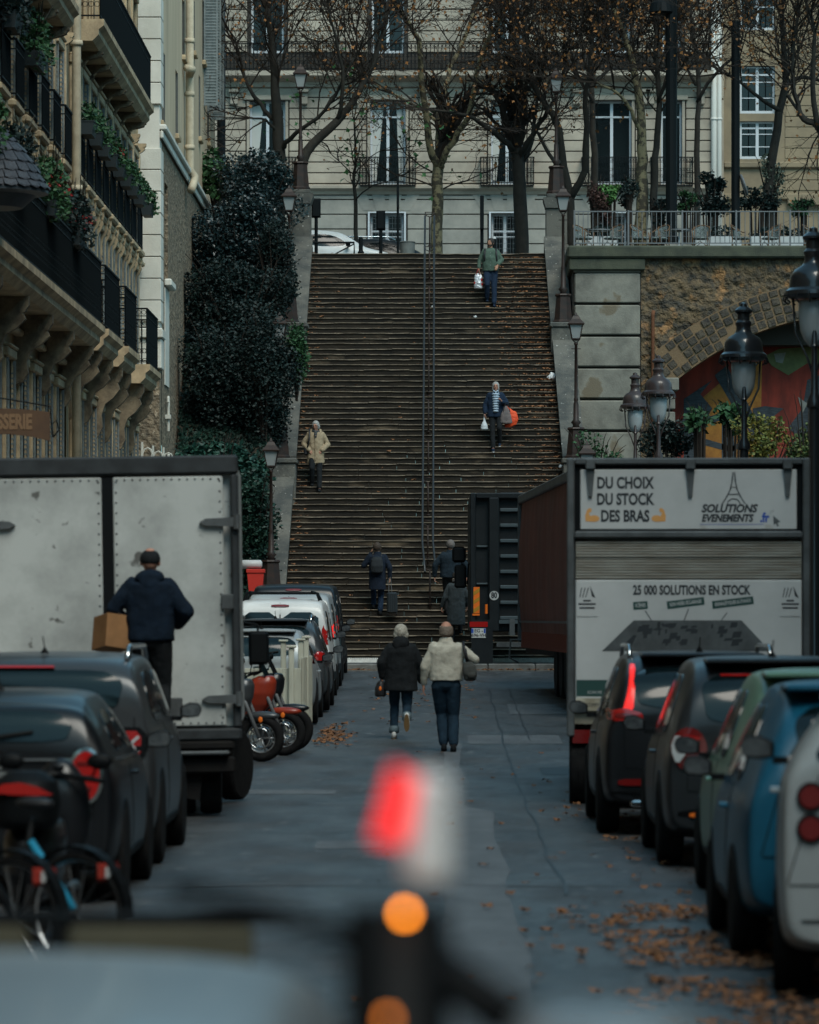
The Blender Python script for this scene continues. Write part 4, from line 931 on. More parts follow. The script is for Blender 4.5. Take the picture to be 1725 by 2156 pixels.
def grd(rr):
    k = rr.random()
    if k < .8:
        Y = rr.uniform(17.5, 28.5); x = 1.55-abs(rr.gauss(0,.45))+rr.uniform(-.1,1.2)
        if noise.noise((x*2,Y*.8,0)) < -.18 or x > 2.6: return None
    elif k < .9: Y = rr.uniform(26, 50); x = rr.uniform(1.2, 3)
    elif k < .93: Y = rr.uniform(20, 60); x = rr.uniform(-1, 1.6)+.4
    else: return None
    return (x, Y, gz(Y)+.009)
litter('fallen_leaves', 'brown fallen leaves piled on the asphalt beside the right parked cars', grd, 2600, 6, .055)
def grf(rr):
    Y = 63+rr.gauss(0,1.6) if rr.random() < .6 else rr.uniform(66,88); x = -1.85+abs(rr.gauss(0,.25)) if Y < 67 else rr.uniform(-1.6,.6); return (x, Y, gz(Y)+.009)
litter('fallen_leaves', 'small heap of orange leaves beside the cream fence', grf, 260, 8, .07)
def grk(rr): return (rr.uniform(-4,4), 89.9-abs(rr.gauss(0,.12)), .835)
litter('fallen_leaves', 'leaves lying along the foot of the far kerb', grk, 260, 9, .07)
# litter on the stairs
pl = mat('plastic_bag_white', (.6,.62,.63), .5, amt=0)
for i, (px, py, s, lb) in enumerate(((1164,797,.14,'crumpled translucent plastic bag on the steps by the right parapet'),(1185,985,.1,'small crumpled white bag on a low step by the right parapet'),(912,470+180,.05,'scrap of white paper near the handrail'),(1001,640+25,.05,'tiny white scrap on the steps below the man in green'))):
    p, n = onstairs(px, py); mb = MB(); mb.ell((0,0,s*.6), (s,s*.8,s*.7), 10, 7); me = evalmesh(mb, [('SUBSURF', dict(levels=1)), ('DISPLACE', dict(texture=clouds(.08), strength=s*1.2, mid_level=.5))])
    o = linkmesh(me, 'litter', pl, None, False); o.location = p; tag(o, lb, 'litter')
# ---------------------------------------------------------------- vehicles
def paint(name, c, r=.34, metal=.0, coat=.16): return mat(name, c, r, metal, c2=tuple(v*.8 for v in c), s=1.2, coat=coat, spec=.3)
tyrem = mat('tyre_rubber', (.006,.006,.007), .85, c2=(.012,.012,.012), s=12, spec=.12); rimm = mat('alloy_rim', (.3,.31,.32), .35, metal=.7, amt=0)
carglass = mat('car_glass', (.004,.009,.011), .07, amt=0); trimm = mat('black_trim', (.004,.005,.006), .55, amt=0, spec=.12)
redl = mat('rear_light_red', (.33,.010,.009), .12, amt=0, coat=.6); redlit = mat('rear_light_lit', (.8,.02,.015), .2, amt=0, emit=.35); darkred = mat('rear_light_dark', (.14,.008,.008), .15, amt=0, coat=.6)
orangel = mat('indicator_orange', (.75,.16,.02), .3, amt=0); chrome = mat('chrome', (.6,.61,.62), .15, metal=1, amt=0); clearl = mat('clear_lens', (.45,.47,.48), .15, amt=0, coat=.6)
platem = mat('number_plate', (.55,.55,.53), .5, amt=0); platet = mat('plate_print', (.02,.02,.02), .6, amt=0); blueb = mat('plate_blue', (.02,.07,.35), .5, amt=0)
mirg = mat('mirror_glass', (.09,.1,.105), .25, amt=0, c2=(.03,.035,.04), s=9)
def chaikin(p, n=2, keep=.22):
    for _ in range(n):
        q = []
        for i in range(len(p)):
            a, b = p[i], p[(i+1)%len(p)]; q += [(a[0]+(b[0]-a[0])*keep, a[1]+(b[1]-a[1])*keep), (a[0]+(b[0]-a[0])*(1-keep), a[1]+(b[1]-a[1])*(1-keep))]
        p = q
    return p
def patch(bvh, poly, ax, m, name, par, off=.006, rings=5, rnd=2, c=None, keep=.22):
    """a thin shell lying on a body, its outline given in a side / rear / front / top view"""
    if rnd: poly = chaikin(poly, rnd, keep)
    q = []
    for i in range(len(poly)):                    # even spacing along the outline
        a, b = poly[i], poly[(i+1)%len(poly)]; d = math.dist(a, b); k = max(1, int(d/.09)); q += [(a[0]+(b[0]-a[0])*t/k, a[1]+(b[1]-a[1])*t/k) for t in range(k)]
    poly = q; n = len(poly)
    if c is None: c = (sum(p[0] for p in poly)/n, sum(p[1] for p in poly)/n)
    D = {'B': Vector((0,1,0)), 'F': Vector((0,-1,0)), 'L': Vector((1,0,0)), 'R': Vector((-1,0,0)), 'T': Vector((0,0,-1))}[ax]
    def P(u, v): return Vector({'B': (u,-6,v), 'F': (u,12,v), 'L': (-6,u,v), 'R': (6,u,v), 'T': (u,v,6)}[ax])
    def pr(u, v, o):
        s = P(u, v); h = bvh.ray_cast(s, D)
        if h[0] is None:
            for sc in (.97, .93, .88, .8):
                h = bvh.ray_cast(P(c[0]+(u-c[0])*sc, c[1]+(v-c[1])*sc), D)
                if h[0] is not None: break
        if h[0] is None: h = bvh.find_nearest(s); 
        return h[0] - D*o + (h[1]*o*.6 if h[1].dot(D) < 0 else Vector())
    vs = [pr(u, v, -.02) for u, v in poly]; fs = []
    for k in range(rings):
        t = 1-k/rings; t = t*.985 if k == 0 else t; vs += [pr(c[0]+(u-c[0])*t, c[1]+(v-c[1])*t, off) for u, v in poly]
    vs.append(pr(c[0], c[1], off))
    for k in range(rings):
        for i in range(n): fs.append((k*n+i, k*n+(i+1)%n, (k+1)*n+(i+1)%n, (k+1)*n+i))
    for i in range(n): fs.append((rings*n+i, rings*n+(i+1)%n, len(vs)-1))
    return MB().add(vs, fs).build(name, m, par, auto=50)
def circ(u, v, r, n=20, ry=None): return [(u+r*cos(2*pi*i/n), v+(ry or r)*sin(2*pi*i/n)) for i in range(n)]
def wheel(par, x, y, r=.32, w=.2, name='wheel', side=1, m=None, steer=0):
    mb = MB(); h = w/2
    M = Matrix.Translation((x, y, r)) @ Matrix.Rotation(steer, 4, 'Z') @ Matrix.Rotation(pi/2, 4, 'Y')
    mb.lathe([(r*.62,-h),(r*.93,-h),(r*.99,-h*.8),(r,-h*.3),(r*.985,-h*.29),(r*.985,-h*.22),(r,-h*.21),(r,h*.21),(r*.985,h*.22),(r*.985,h*.29),(r,h*.3),(r*.99,h*.8),(r*.93,h),(r*.62,h)], n=28, M=M); o = mb.build(name, tyrem, par, auto=40)
    mb = MB(); s = side
    mb.lathe([(r*.64,-h*.8),(r*.66,h*.86),(r*.6,h*.9),(r*.58,h*.5)] if s > 0 else [(r*.58,-h*.5),(r*.6,-h*.9),(r*.66,-h*.86),(r*.64,h*.8)], n=24, M=M)
    for k in range(5):
        R = M @ Matrix.Rotation(k*2*pi/5, 4, 'Z'); mb.cbox(.0, r*.62, -.035, .035, s*h*.78-.015, s*h*.78+.015, .005, R)
    mb.lathe([(r*.16,s*h*.7),(r*.16,s*h*.9)] if s > 0 else [(r*.16,s*h*.9),(r*.16,s*h*.7)], n=12, M=M); mb.build('rim', m or rimm, o, auto=35)
    return o
def carbody(root, S, m, sub=2):
    """S rows: y, zlow, zbelt, zroof, wlow, wbelt, wroof, [crown]"""
    rings = []
    for y, zl, zb, zr, wl, wb, wr in S:
        zm = zl+(zb-zl)*.45; h = zr-zb
        rings.append([(wl*.55,zl),(wl*.93,zl+.01),(wl,zl+.10),(max(wl,wb)*1.012,zm),(wb*1.01,zb-.09),(wb*.975,zb),(wb+(wr-wb)*.5,zb+h*.5) if h > .12 else (wb*.93,zb+h*.4),(wr,zr-.06) if h > .2 else (wb*.85,zb+h*.6),(wr*.93,zr-.012),(wr*.5,zr+.012),])
        rings[-1] = [(a, y, b) for a, b in rings[-1]]
    n = len(rings[0]); vs = []; fs = []
    for r in rings: vs += r + [(-a, y, z) for a, y, z in reversed(r)]
    N = 2*n
    for i in range(len(rings)-1):
        for k in range(N): fs.append((i*N+k, i*N+(k+1)%N, (i+1)*N+(k+1)%N, (i+1)*N+k))
    for base, rev in ((0, 0), ((len(rings)-1)*N, 1)):
        for k in range(n-1):
            f = (base+k, base+k+1, base+N-2-k, base+N-1-k); fs.append(f if not rev else f[::-1])
    me = evalmesh(MB().add(vs, fs), [('SUBSURF', dict(levels=sub))])
    o = linkmesh(me, 'body', m, root)
    bm = bmesh.new(); bm.from_mesh(me); bv = BVHTree.FromBMesh(bm); bm.free(); return o, bv
def mirror(root, x, y, z, m, glass=True):
    s = 1 if x > 0 else -1; q = [(0,-.055),(.0,.03),(.08,.065),(.16,.06),(.185,.01),(.16,-.055),(.07,-.065)]
    mb = MB(); mb.prism([(a,b) for a, b in q][::-1], 'y', 0, .07); mb.prism([(a*.8+.02,b*.8) for a, b in q][::-1], 'y', .07, .12)
    me = evalmesh(mb, [('BEVEL', dict(width=.02, segments=3))]); me.transform(Matrix.Translation((x+s*.02, y, z+.03)) @ Matrix.Diagonal((s,1,1,1))); o = linkmesh(me, 'mirror', m, root)
    mb = MB(); mb.box(x-s*.06 if s > 0 else x-.03, x+.03 if s > 0 else x+.06, y+.03, y+.06, z-.06, z-.02); mb.build('arm', m, o)
    if glass: mb = MB(); mb.prism([(.02+a*.86,b*.8) for a, b in q], 'y', -.006, -.001, Matrix.Translation((x+s*.02, y, z+.03)) @ Matrix.Diagonal((s,1,1,1))); mb.build('mirror_glass', mirg, o)
def plate(root, x, y, z, body, w=.52, h=.11, rz=0, two=None):
    t = MB(); t.cbox(-w/2, w/2, -.006, .006, -h/2, h/2, .004); o = t.build('number_plate', platem, root); o.location = (x, y, z)
    b = MB(); 
    for s in (-1, 1): b.box(s*w/2-(.045 if s > 0 else 0.003), s*w/2+(0.045 if s < 0 else -.003), -.0075, -.0062, -h/2+.004 if not two else .0, h/2-.004)
    b.build('plate_band', blueb, o)
    if two: text(two[0], h*.5, (0,-.0065,h*.23), (pi/2,0,0), platet, o, ext=.0006, bold=.003); text(two[1], h*.48, (0,-.0065,-h*.24), (pi/2,0,0), platet, o, ext=.0006, bold=.003)
    elif body: text(body, h*.8, (0,-.0065,0), (pi/2,0,0), platet, o, ext=.0006, sx=.9, bold=.002)
    return o
def hatch(W2, H, L, belt=.93, roofw=.62, tail=.28, zl=.2, hood=.92, slope=0, hoodlen=.95, tailz=0, rw2=None):
    """profile of a hatchback: half width, height, length"""
    rw = roofw; b = belt
    return [(0.02, zl+.12, b-.08, b-.02, W2*.90, W2*.90, W2*.86),(0.0, zl+.10, b, b+.10+tailz, W2*.93, W2*.93, rw*1.15),(.05+slope*.35, zl+.06, b, b+.28+(H-b)*.25, W2*.965, W2*.955, rw*1.06),
            (tail*.7+slope*.8, zl+.03, b, H-.12, W2*.985, W2*.97, rw*1.02),(tail+.12+slope, zl, b, H-.02, W2, W2*.975, rw),(L*.34, zl, b, H, W2, W2*.98, rw),(L*.52, zl, b-.01, H-.01, W2, W2*.98, rw),
            (L*.62, zl, b-.02, H-.09, W2, W2*.98, rw*.97),(L*.70, zl, b-.03, H-.30, W2, W2*.975, rw*1.0),(L-hoodlen, zl, b-.04, hood+.03, W2, W2*.97, W2*.8),(L-hoodlen*.5, zl, b-.12, hood-.04, W2*.99, W2*.95, W2*.8),
            (L-.12, zl+.02, b-.26, hood-.16, W2*.95, W2*.9, W2*.75),(L, zl+.08, b-.36, hood-.30, W2*.86, W2*.82, W2*.7)]
def car(label, loc, m, W2=.9, H=1.5, L=4.1, rz=0, wr=.32, lights=None, plate_txt=None, rear=None, sidewin=True, rails=None, cat='car', name='parked_car', mirc=None, trim=True, group=None, belt=.93, **kw):
    root = thing(name, label, cat, loc, rz, group)
    S = hatch(W2, H, L, belt=belt, **kw); body, bv = carbody(root, S, m)
    rw = kw.get('roofw', .62); sl = kw.get('slope', 0); tail = kw.get('tail', .28)
    for s, ax in ((-1,'L'),(1,'R')):
        a = tail+.32+sl; zt = H-.15
        if sidewin:
            patch(bv, [(a*.75+.12,belt+.05),(a+.05,zt),(L*.36,zt+.02),(L*.36,belt+.05)], ax, carglass, 'side_window', root, .006, 3)
            patch(bv, [(L*.375,belt+.05),(L*.375,zt+.02),(L*.56,zt-.01),(L*.68,belt+.06)], ax, carglass, 'side_window', root, .006, 3)
            patch(bv, [(L*.366,.36),(L*.366,belt+.03),(L*.372,belt+.03),(L*.372,.36)], ax, trimm, 'door_gap', root, .002, 2, 0)
            patch(bv, [(L*.39,belt-.13),(L*.39,belt-.10),(L*.43,belt-.10),(L*.43,belt-.13)], ax, m, 'door_handle', root, .03, 2, 1)
        for yw in (.72+.0*L, L-.78):
            patch(bv, circ(yw, wr, wr+.07, 24), ax, trimm, 'wheel_arch', root, .004, 3, 0)
            wheel(root, s*(W2-.085), yw, wr, .2, side=s)
        if trim: patch(bv, [(1.15,.22),(1.15,.34),(L-1.2,.34),(L-1.2,.22)], ax, trimm, 'sill_trim', root, .008, 3, 1)
        mirror(root, s*(W2+.0), L*.645, belt+.06, mirc or trimm)
    patch(bv, [(-.72,.60),(-.72,.607),(.72,.607),(.72,.60)], 'B', trimm, 'tailgate_gap', root, .003, 2, 0)
    for s in (-1,1): patch(bv, [(s*.715,.61),(s*.722,.61),(s*(rw+.03),belt+.1),(s*(rw+.022),belt+.1)], 'B', trimm, 'tailgate_gap', root, .003, 2, 0)
    patch(bv, [(-.02,belt+.15),(.30,belt+.20),(.30,belt+.215),(-.02,belt+.175)], 'B', trimm, 'rear_wiper', root, .03, 2, 0)
    patch(bv, [(-.09,belt-.05),(-.09,belt-.02),(.09,belt-.02),(.09,belt-.05)], 'B', chrome, 'tailgate_handle', root, .015, 2, 1)
    patch(bv, [(-rw*.85,belt+.14),(-rw*.93,H-.22),(-rw*.7,H-.13),(rw*.7,H-.13),(rw*.93,H-.22),(rw*.85,belt+.14)] if not rear else rear, 'B', carglass, 'rear_window', root, .008, 6, 2, keep=.15)
    patch(bv, [(-rw*.85,belt+.12),(-rw*.9,H-.14),(rw*.9,H-.14),(rw*.85,belt+.12)], 'F', carglass, 'windscreen', root, .006, 5, 1)
    for s in (-1, 1): patch(bv, [(s*.5,.62),(s*.5,.72),(s*W2*.8,.76),(s*W2*.82,.64)], 'F', clearl, 'headlight', root, .008, 3, 1)
    patch(bv, [(-.45,.38),(-.45,.55),(.45,.55),(.45,.38)], 'F', trimm, 'grille', root, .008, 3, 1)
    mb = MB(); ry = S[4][0]
    if lights: lights(root, bv)
    if plate_txt is not None: plate(root, 0, -.012, kw.get('pz', .62), plate_txt)
    if rails:
        for s in (-1, 1):
            mb = MB(); y0, y1 = tail+.25+sl, L*.58; mb.tube([(s*(rw-.06),y0,H-.05),(s*(rw-.06),y0+.1,H+.035),(s*(rw-.06),y0+.25,H+.05),(s*(rw-.06),y1-.2,H+.045),(s*(rw-.06),y1,H-.06)], .022, 8); mb.build('roof_rail', rails, root, True)
    mb = MB(); mb.lathe([(.035,0),(.02,.03),(.006,.05)], (0,tail+.35+sl,H-.005), 8); mb.tube([(0,tail+.35+sl,H+.03),(0,tail+.2+sl,H+.13)], .005, 5); mb.build('aerial', trimm, root)
    mb = MB(); mb.cbox(-.55, .55, tail*.4+.02+sl*.6, tail+.3+sl, H-.05, H-.012, .012); mb.build('spoiler', m, root, auto=40) if kw.get('slope', 0) >= 0 and H > 1.45 and not kw.get('tailz') else None
    return root, bv
blk = paint('black_car_paint', (.006,.007,.009)); greyp_ = paint('dark_grey_paint', (.022,.026,.03), .34, .2); slatp = paint('grey_car_paint', (.05,.055,.06), .34, .3); silv = paint('silver_paint', (.36,.39,.4), .35, .15); bluec = paint('blue_car_paint', (.006,.085,.15), .4, 0, .16); greenc = paint('pale_green_paint', (.13,.25,.18)); whitec = paint('white_van_paint', (.66,.68,.68)); beigec = paint('beige_car_paint', (.42,.38,.31))
# --- right row
def volvo(root, bv):
    for s in (-1, 1):
        patch(bv, [(s*.74,1.10),(s*.685,1.30),(s*.655,1.53),(s*.605,1.53),(s*.625,1.28),(s*.64,1.12)], 'B', redlit, 'rear_light', root, .014, 4, 1, keep=.15)
        patch(bv, [(s*.55,1.04),(s*.56,1.10),(s*.72,1.14),(s*.87,1.13),(s*.86,1.02)], 'B', redl, 'rear_light', root, .016, 4, 1, keep=.15)
        patch(bv, [(s*.62,1.05),(s*.80,1.05),(s*.80,1.095),(s*.64,1.095)], 'B', darkred, 'lamp_insert', root, .02, 3, 1)
        patch(bv, [(s*.5,.45),(s*.5,.51),(s*.78,.51),(s*.78,.45)], 'B', darkred, 'reflector', root, .012, 3, 1)
    patch(bv, [(-.85,.24),(-.85,.44),(.85,.44),(.85,.24)], 'B', trimm, 'bumper', root, .012, 4, 1)
    mb = MB()
    for s in (-1, 1): mb.cbox(s*.55-.12, s*.55+.12, -.03, .03, .26, .32, .015)
    mb.build('exhaust', chrome, root)
    patch(bv, [(-.5,.86),(-.5,.885),(.5,.885),(.5,.86)], 'B', greyp_, 'crease', root, .016, 3, 1)
car('black crossover with tall upright glowing red rear lights, parked behind the lettered white truck', (2.33,38.1,0), blk, .93, 1.64, 4.4, 0, .36, volvo, '', rails=chrome, roofw=.70, tail=.3, slope=.25, belt=1.0, hood=1.02)
def clio(root, bv):
    for s in (-1, 1):
        patch(bv, circ(s*.70, .93, .14, 18, .17), 'B', darkred, 'rear_light', root, .012, 4, 0)
        patch(bv, [(s*.80,.80),(s*.84,.93),(s*.79,1.06),(s*.70,.93)], 'B', clearl, 'lamp_ring', root, .02, 3, 1)
        patch(bv, [(s*.60,.79),(s*.78,.79),(s*.69,.90)], 'B', redl, 'lamp_insert', root, .022, 3, 1)
        patch(bv, [(s*.58,1.02),(s*.76,1.05),(s*.7,.97)], 'B', redl, 'lamp_insert', root, .022, 3, 1)
        patch(bv, [(s*.5,.40),(s*.5,.44),(s*.7,.44),(s*.7,.40)], 'B', orangel, 'reflector', root, .014, 2, 1)
    patch(bv, [(-.8,.25),(-.8,.5),(.8,.5),(.8,.25)], 'B', trimm, 'bumper', root, .012, 4, 1)
    patch(bv, [(-.45,H_-.115),(-.45,H_-.1),(.45,H_-.1),(.45,H_-.115)], 'B', redl, 'brake_lamp', root, .02, 2, 0)
H_ = 1.6
car('dark grey car with round red and white rear lamps, second from the lettered truck', (2.6,33.1,0), greyp_, .9, 1.64, 4.0, 0, .34, clio, '', roofw=.66, tail=.3, slope=.12, belt=.98, hood=.98)
car('pale green and cream small car squeezed between the dark grey and the blue car', (2.68,28.0,0), greenc, .84, 1.6, 3.7, 0, .30, None, None, roofw=.58, tail=.3, slope=.2, belt=.95, mirc=trimm)
def smallc(root, bv):
    for s in (-1, 1): patch(bv, [(s*.66,.75),(s*.66,1.0),(s*.8,1.0),(s*.8,.75)], 'B', darkred, 'rear_light', root, .012, 3, 1)
car('blue small hatchback with a dark oval rear window, behind the silver microcar', (2.50,24.0,0), bluec, .83, 1.58, 3.5, 0, .29, None, '', roofw=.57, tail=.3, slope=.28, belt=.95, mirc=trimm)
def smart(root, bv):
    for s in (-1, 1):
        for z in (1.05, .89):
            patch(bv, circ(s*.60, z, .075, 18), 'B', trimm, 'lamp_ring', root, .012, 3, 0); patch(bv, circ(s*.60, z, .058, 16), 'B', darkred, 'rear_light', root, .02, 3, 0)
        patch(bv, [(s*.47,.3),(s*.47,1.03),(s*.48,1.03),(s*.48,.3)], 'B', trimm, 'panel_gap', root, .004, 2, 0)
    patch(bv, [(-.74,.42),(-.74,.43),(.74,.43),(.74,.42)], 'B', trimm, 'panel_gap', root, .006, 3, 0)
car('silver two seat microcar with twin round rear lamps at the right edge', (2.44,21.4,0), silv, .78, 1.57, 2.4, rad(-5), .28, smart, '', roofw=.50, tail=.35, slope=.3, belt=1.16, hoodlen=.5, hood=1.05, rear=[(-.62,1.2),(-.47,1.46),(.47,1.46),(.62,1.2)])
# --- left row
def mini(root, bv):
    for s in (-1, 1):
        patch(bv, circ(s*.655, .88, .125, 20, .195), 'B', chrome, 'lamp_ring', root, .016, 4, 0)
        patch(bv, circ(s*.655, .88, .10, 20, .17), 'B', redl, 'rear_light', root, .026, 4, 0)
        for z in (.79,.87,.96): patch(bv, [(s*.60,z),(s*.60,z+.02),(s*.70,z+.02),(s*.70,z)], 'B', darkred, 'lamp_insert', root, .032, 2, 0)
    patch(bv, [(-.78,.25),(-.78,.42),(.78,.42),(.78,.25)], 'B', trimm, 'bumper', root, .012, 4, 1)
    patch(bv, [(-.78,.985),(-.78,1.0),(.78,1.0),(.78,.985)], 'B', chrome, 'belt_chrome', root, .012, 4, 0)
    patch(bv, [(-.22,.87),(-.22,.91),(.22,.91),(.22,.87)], 'B', chrome, 'handle', root, .03, 3, 1)
    for ax in 'LR': patch(bv, [(.3,.975),(.3,.99),(2.5,.97),(2.5,.955)], ax, chrome, 'belt_chrome', root, .01, 3, 0)
car('black small hatchback with chrome ringed red rear lamp, second from the left foreground', (-3.07,28.8,0), blk, .87, 1.45, 3.85, 0, .32, mini, '', roofw=.62, tail=.24, slope=.15, belt=.97, hood=.95)
def jeep(root, bv):
    for s in (-1, 1):
        patch(bv, [(s*.60,.83),(s*.60,1.10),(s*.84,1.10),(s*.84,.83)], 'B', trimm, 'lamp_frame', root, .012, 4, 1)
        patch(bv, [(s*.63,.86),(s*.63,1.07),(s*.80,1.07),(s*.80,.86)], 'B', redl, 'rear_light', root, .022, 4, 1)
        for a in (.6,-.6): patch(bv, [(s*.715+(-.06 if a>0 else .06),.90),(s*.715+(-.075 if a>0 else .075),.915),(s*.715-(-.06 if a>0 else .06),1.035),(s*.715-(-.075 if a>0 else .075),1.02)], 'B', clearl, 'lamp_cross', root, .028, 2, 0)
    patch(bv, [(-.85,.25),(-.85,.55),(.85,.55),(.85,.25)], 'B', trimm, 'bumper', root, .014, 4, 1)
    patch(bv, [(-.62,1.545),(-.62,1.56),(.12,1.56),(.12,1.545)], 'B', redl, 'brake_lamp', root, .03, 2, 0)
jp, jb = car('dark grey boxy off-roader with silver roof rails, parked behind the left box truck', (-3.15,33.2,0), slatp, .91, 1.67, 4.25, 0, .35, jeep, '', rails=chrome, roofw=.72, tail=.16, slope=.02, belt=1.08, hood=1.08, tailz=.15)
# --- far left row
def simple(z0, z1, x0=.70, lm=redl):
    def f(root, bv):
        for s in (-1, 1): patch(bv, [(s*x0,z0),(s*x0,z1),(s*(x0+.14),z1),(s*(x0+.14),z0)], 'B', lm, 'rear_light', root, .012, 3, 1)
    return f
g5 = 'cars parked nose to tail at the far left kerb'
def lp(px, Y): return (px-CX)*Y/F
car('silver grey hatchback just behind the cream fence', (-2.88,66.6,gz(68)), silv, .88, 1.49, 4.2, 0, .33, simple(.9,1.05), '', roofw=.63, tail=.3, slope=.2, group=g5)
car('dark grey estate with a chrome roof rail, between the silver hatchback and the white vans', (-2.84,71.2,gz(73)), slatp, .9, 1.55, 4.3, 0, .34, simple(.85,1.0), '', rails=chrome, roofw=.66, tail=.3, slope=.2, group=g5)
def van(label, loc, m, W2, H, L, lights, wr=.32, win=True, split=True, **kw):
    root = thing('parked_van', label, 'van', loc, 0, g5); b = 1.0; rw = W2*.86
    S = [(0.02,.3,b-.05,b+.1,W2*.93,W2*.93,rw*1.02),(0,.27,b,b+.3,W2*.95,W2*.95,rw*1.03),(.03,.24,b,H-.25,W2*.97,W2*.965,rw*1.0),(.10,.22,b,H-.06,W2,W2*.98,rw*.97),(.35,.22,b,H,W2,W2,rw*.97),(L*.4,.22,b,H+.02,W2,W2,rw),(L*.62,.22,b,H,W2,W2,rw),(L*.72,.22,b-.02,H-.16,W2,W2*.98,rw*.95),(L-.95,.22,b-.03,1.12,W2,W2*.97,W2*.8),(L-.4,.22,b-.12,1.0,W2*.98,W2*.95,W2*.75),(L-.05,.25,b-.3,.8,W2*.9,W2*.88,W2*.7),(L,.3,b-.4,.68,W2*.85,W2*.8,W2*.65)]
    body, bv = carbody(root, S, m)
    if win:
        for s in (-1,1): patch(bv, [(s*.05,b+.12),(s*.05,H-.22),(s*rw*.88,H-.22),(s*rw*.9,b+.12)], 'B', carglass, 'rear_window', root, .008, 4, 1)
    patch(bv, [(-.01,.35),(-.01,H-.05),(.01,H-.05),(.01,.35)], 'B', trimm, 'door_gap', root, .004, 3, 0)
    patch(bv, [(-.16,H-.13),(-.16,H-.09),(.16,H-.09),(.16,H-.13)], 'B', darkred, 'brake_lamp', root, .014, 2, 1)
    patch(bv, [(-W2*.9,.3),(-W2*.9,.5),(W2*.9,.5),(W2*.9,.3)], 'B', trimm, 'bumper', root, .03, 4, 1)
    for s, ax in ((-1,'L'),(1,'R')):
        patch(bv, [(L*.5,b+.04),(L*.5,H-.22),(L*.6,H-.22),(L*.71,b+.05)], ax, carglass, 'side_window', root, .006, 3, 1)
        patch(bv, [(.35,b+.06),(.38,H-.2),(L*.24,H-.2),(L*.24,b+.06)], ax, carglass, 'side_window', root, .006, 3, 1)
        for yw in (.75, L-.8): patch(bv, circ(yw, wr, wr+.06, 20), ax, trimm, 'wheel_arch', root, .004, 3, 0); wheel(root, s*(W2-.08), yw, wr, .2, side=s)
        patch(bv, [(L*.48,.36),(L*.48,b+.7),(L*.485,b+.7),(L*.485,.36)], ax, trimm, 'door_gap', root, .003, 2, 0); patch(bv, [(.9,.36),(.9,.5),(L-1,.5),(L-1,.36)], ax, trimm, 'rub_strip', root, .012, 2, 1)
        mirror(root, s*W2, L*.66, b+.14, trimm)
    lights(root, bv); plate(root, 0, -.03, .56, '')
    return root, bv
vn, vb = van('small white panel van with a slim red brake lamp high on its tailgate', (-2.9,75.6,gz(77)), whitec, .9, 1.80, 4.3, simple(1.0,1.35,.74))
def rack(root, H, y0, y1):
    for s in (-.55,.55): mb = MB(); mb.tube([(s,y0,H+.14),(s,y1,H+.14)], .02, 6); mb.build('rack_rail', trimm, root)
    for y in (y0+.15, (y0+y1)/2, y1-.15):
        mb = MB(); mb.tube([(-.68,y,H-.02),(-.62,y,H+.12),(.62,y,H+.12),(.68,y,H-.02)], .02, 6); mb.build('rack_bar', trimm, root)
rack(vn, 1.8, .4, 2.2)
vn, vb = van('second white van, farther along, with a black roof rack', (-2.92,80.3,gz(82)), silv, .9, 1.84, 4.3, simple(1.0,1.3,.74,redlit)); 
patch(vb, [(2.9,1.05),(2.9,1.25),(3.2,1.25),(3.2,1.05)], 'R', orangel, 'sticker', vn, .01, 2, 0)
van('large black people carrier at the head of the far left row', (-3.0,85.2,gz(86)), blk, .96, 1.92, 4.8, simple(.95,1.3,.76))

# --- box trucks
truckgrey = mat('truck_panel_grey', (.42,.44,.43), .5, c2=(.2,.21,.205), s=.8, cut=(.3,.6), c3=(.1,.1,.095), s3=5, cut3=(.64,.69)); frame_al = mat('aluminium_frame', (.11,.12,.125), .5, metal=.3, c2=(.06,.065,.068), s=3)
darkfr = mat('dark_truck_frame', (.035,.04,.044), .5, c2=(.018,.02,.022), s=4)
chassis = mat('chassis_black', (.006,.006,.007), .7, c2=(.013,.012,.011), s=6, spec=.12)
T1 = thing('box_truck', 'grey dented box truck at the left with closed rear doors and a man behind it', 'truck', (-3.22,41.5,0), rad(2.0))
T1.rotation_euler = (0, rad(-.9), rad(2.0))
zb, zt = .86, 3.46; w = 1.25
mb = MB(); mb.cbox(-w,w,.1,4.2,zb,zt,.02); mb.build('body', truckgrey, T1)
mb = MB(); mb.cbox(-w-.02,w+.02,-.03,.16,zt-.13,zt+.05,.02); mb.cbox(-w-.02,w+.02,-.02,.12,zb-.12,zb-.002,.02)
for s in (-1,1): mb.cbox(s*w-.06 if s>0 else -w-.02, s*w+.02 if s>0 else -w+.06, -.02,.14,zb,zt-.131,.02)
mb.build('frame', darkfr, T1)
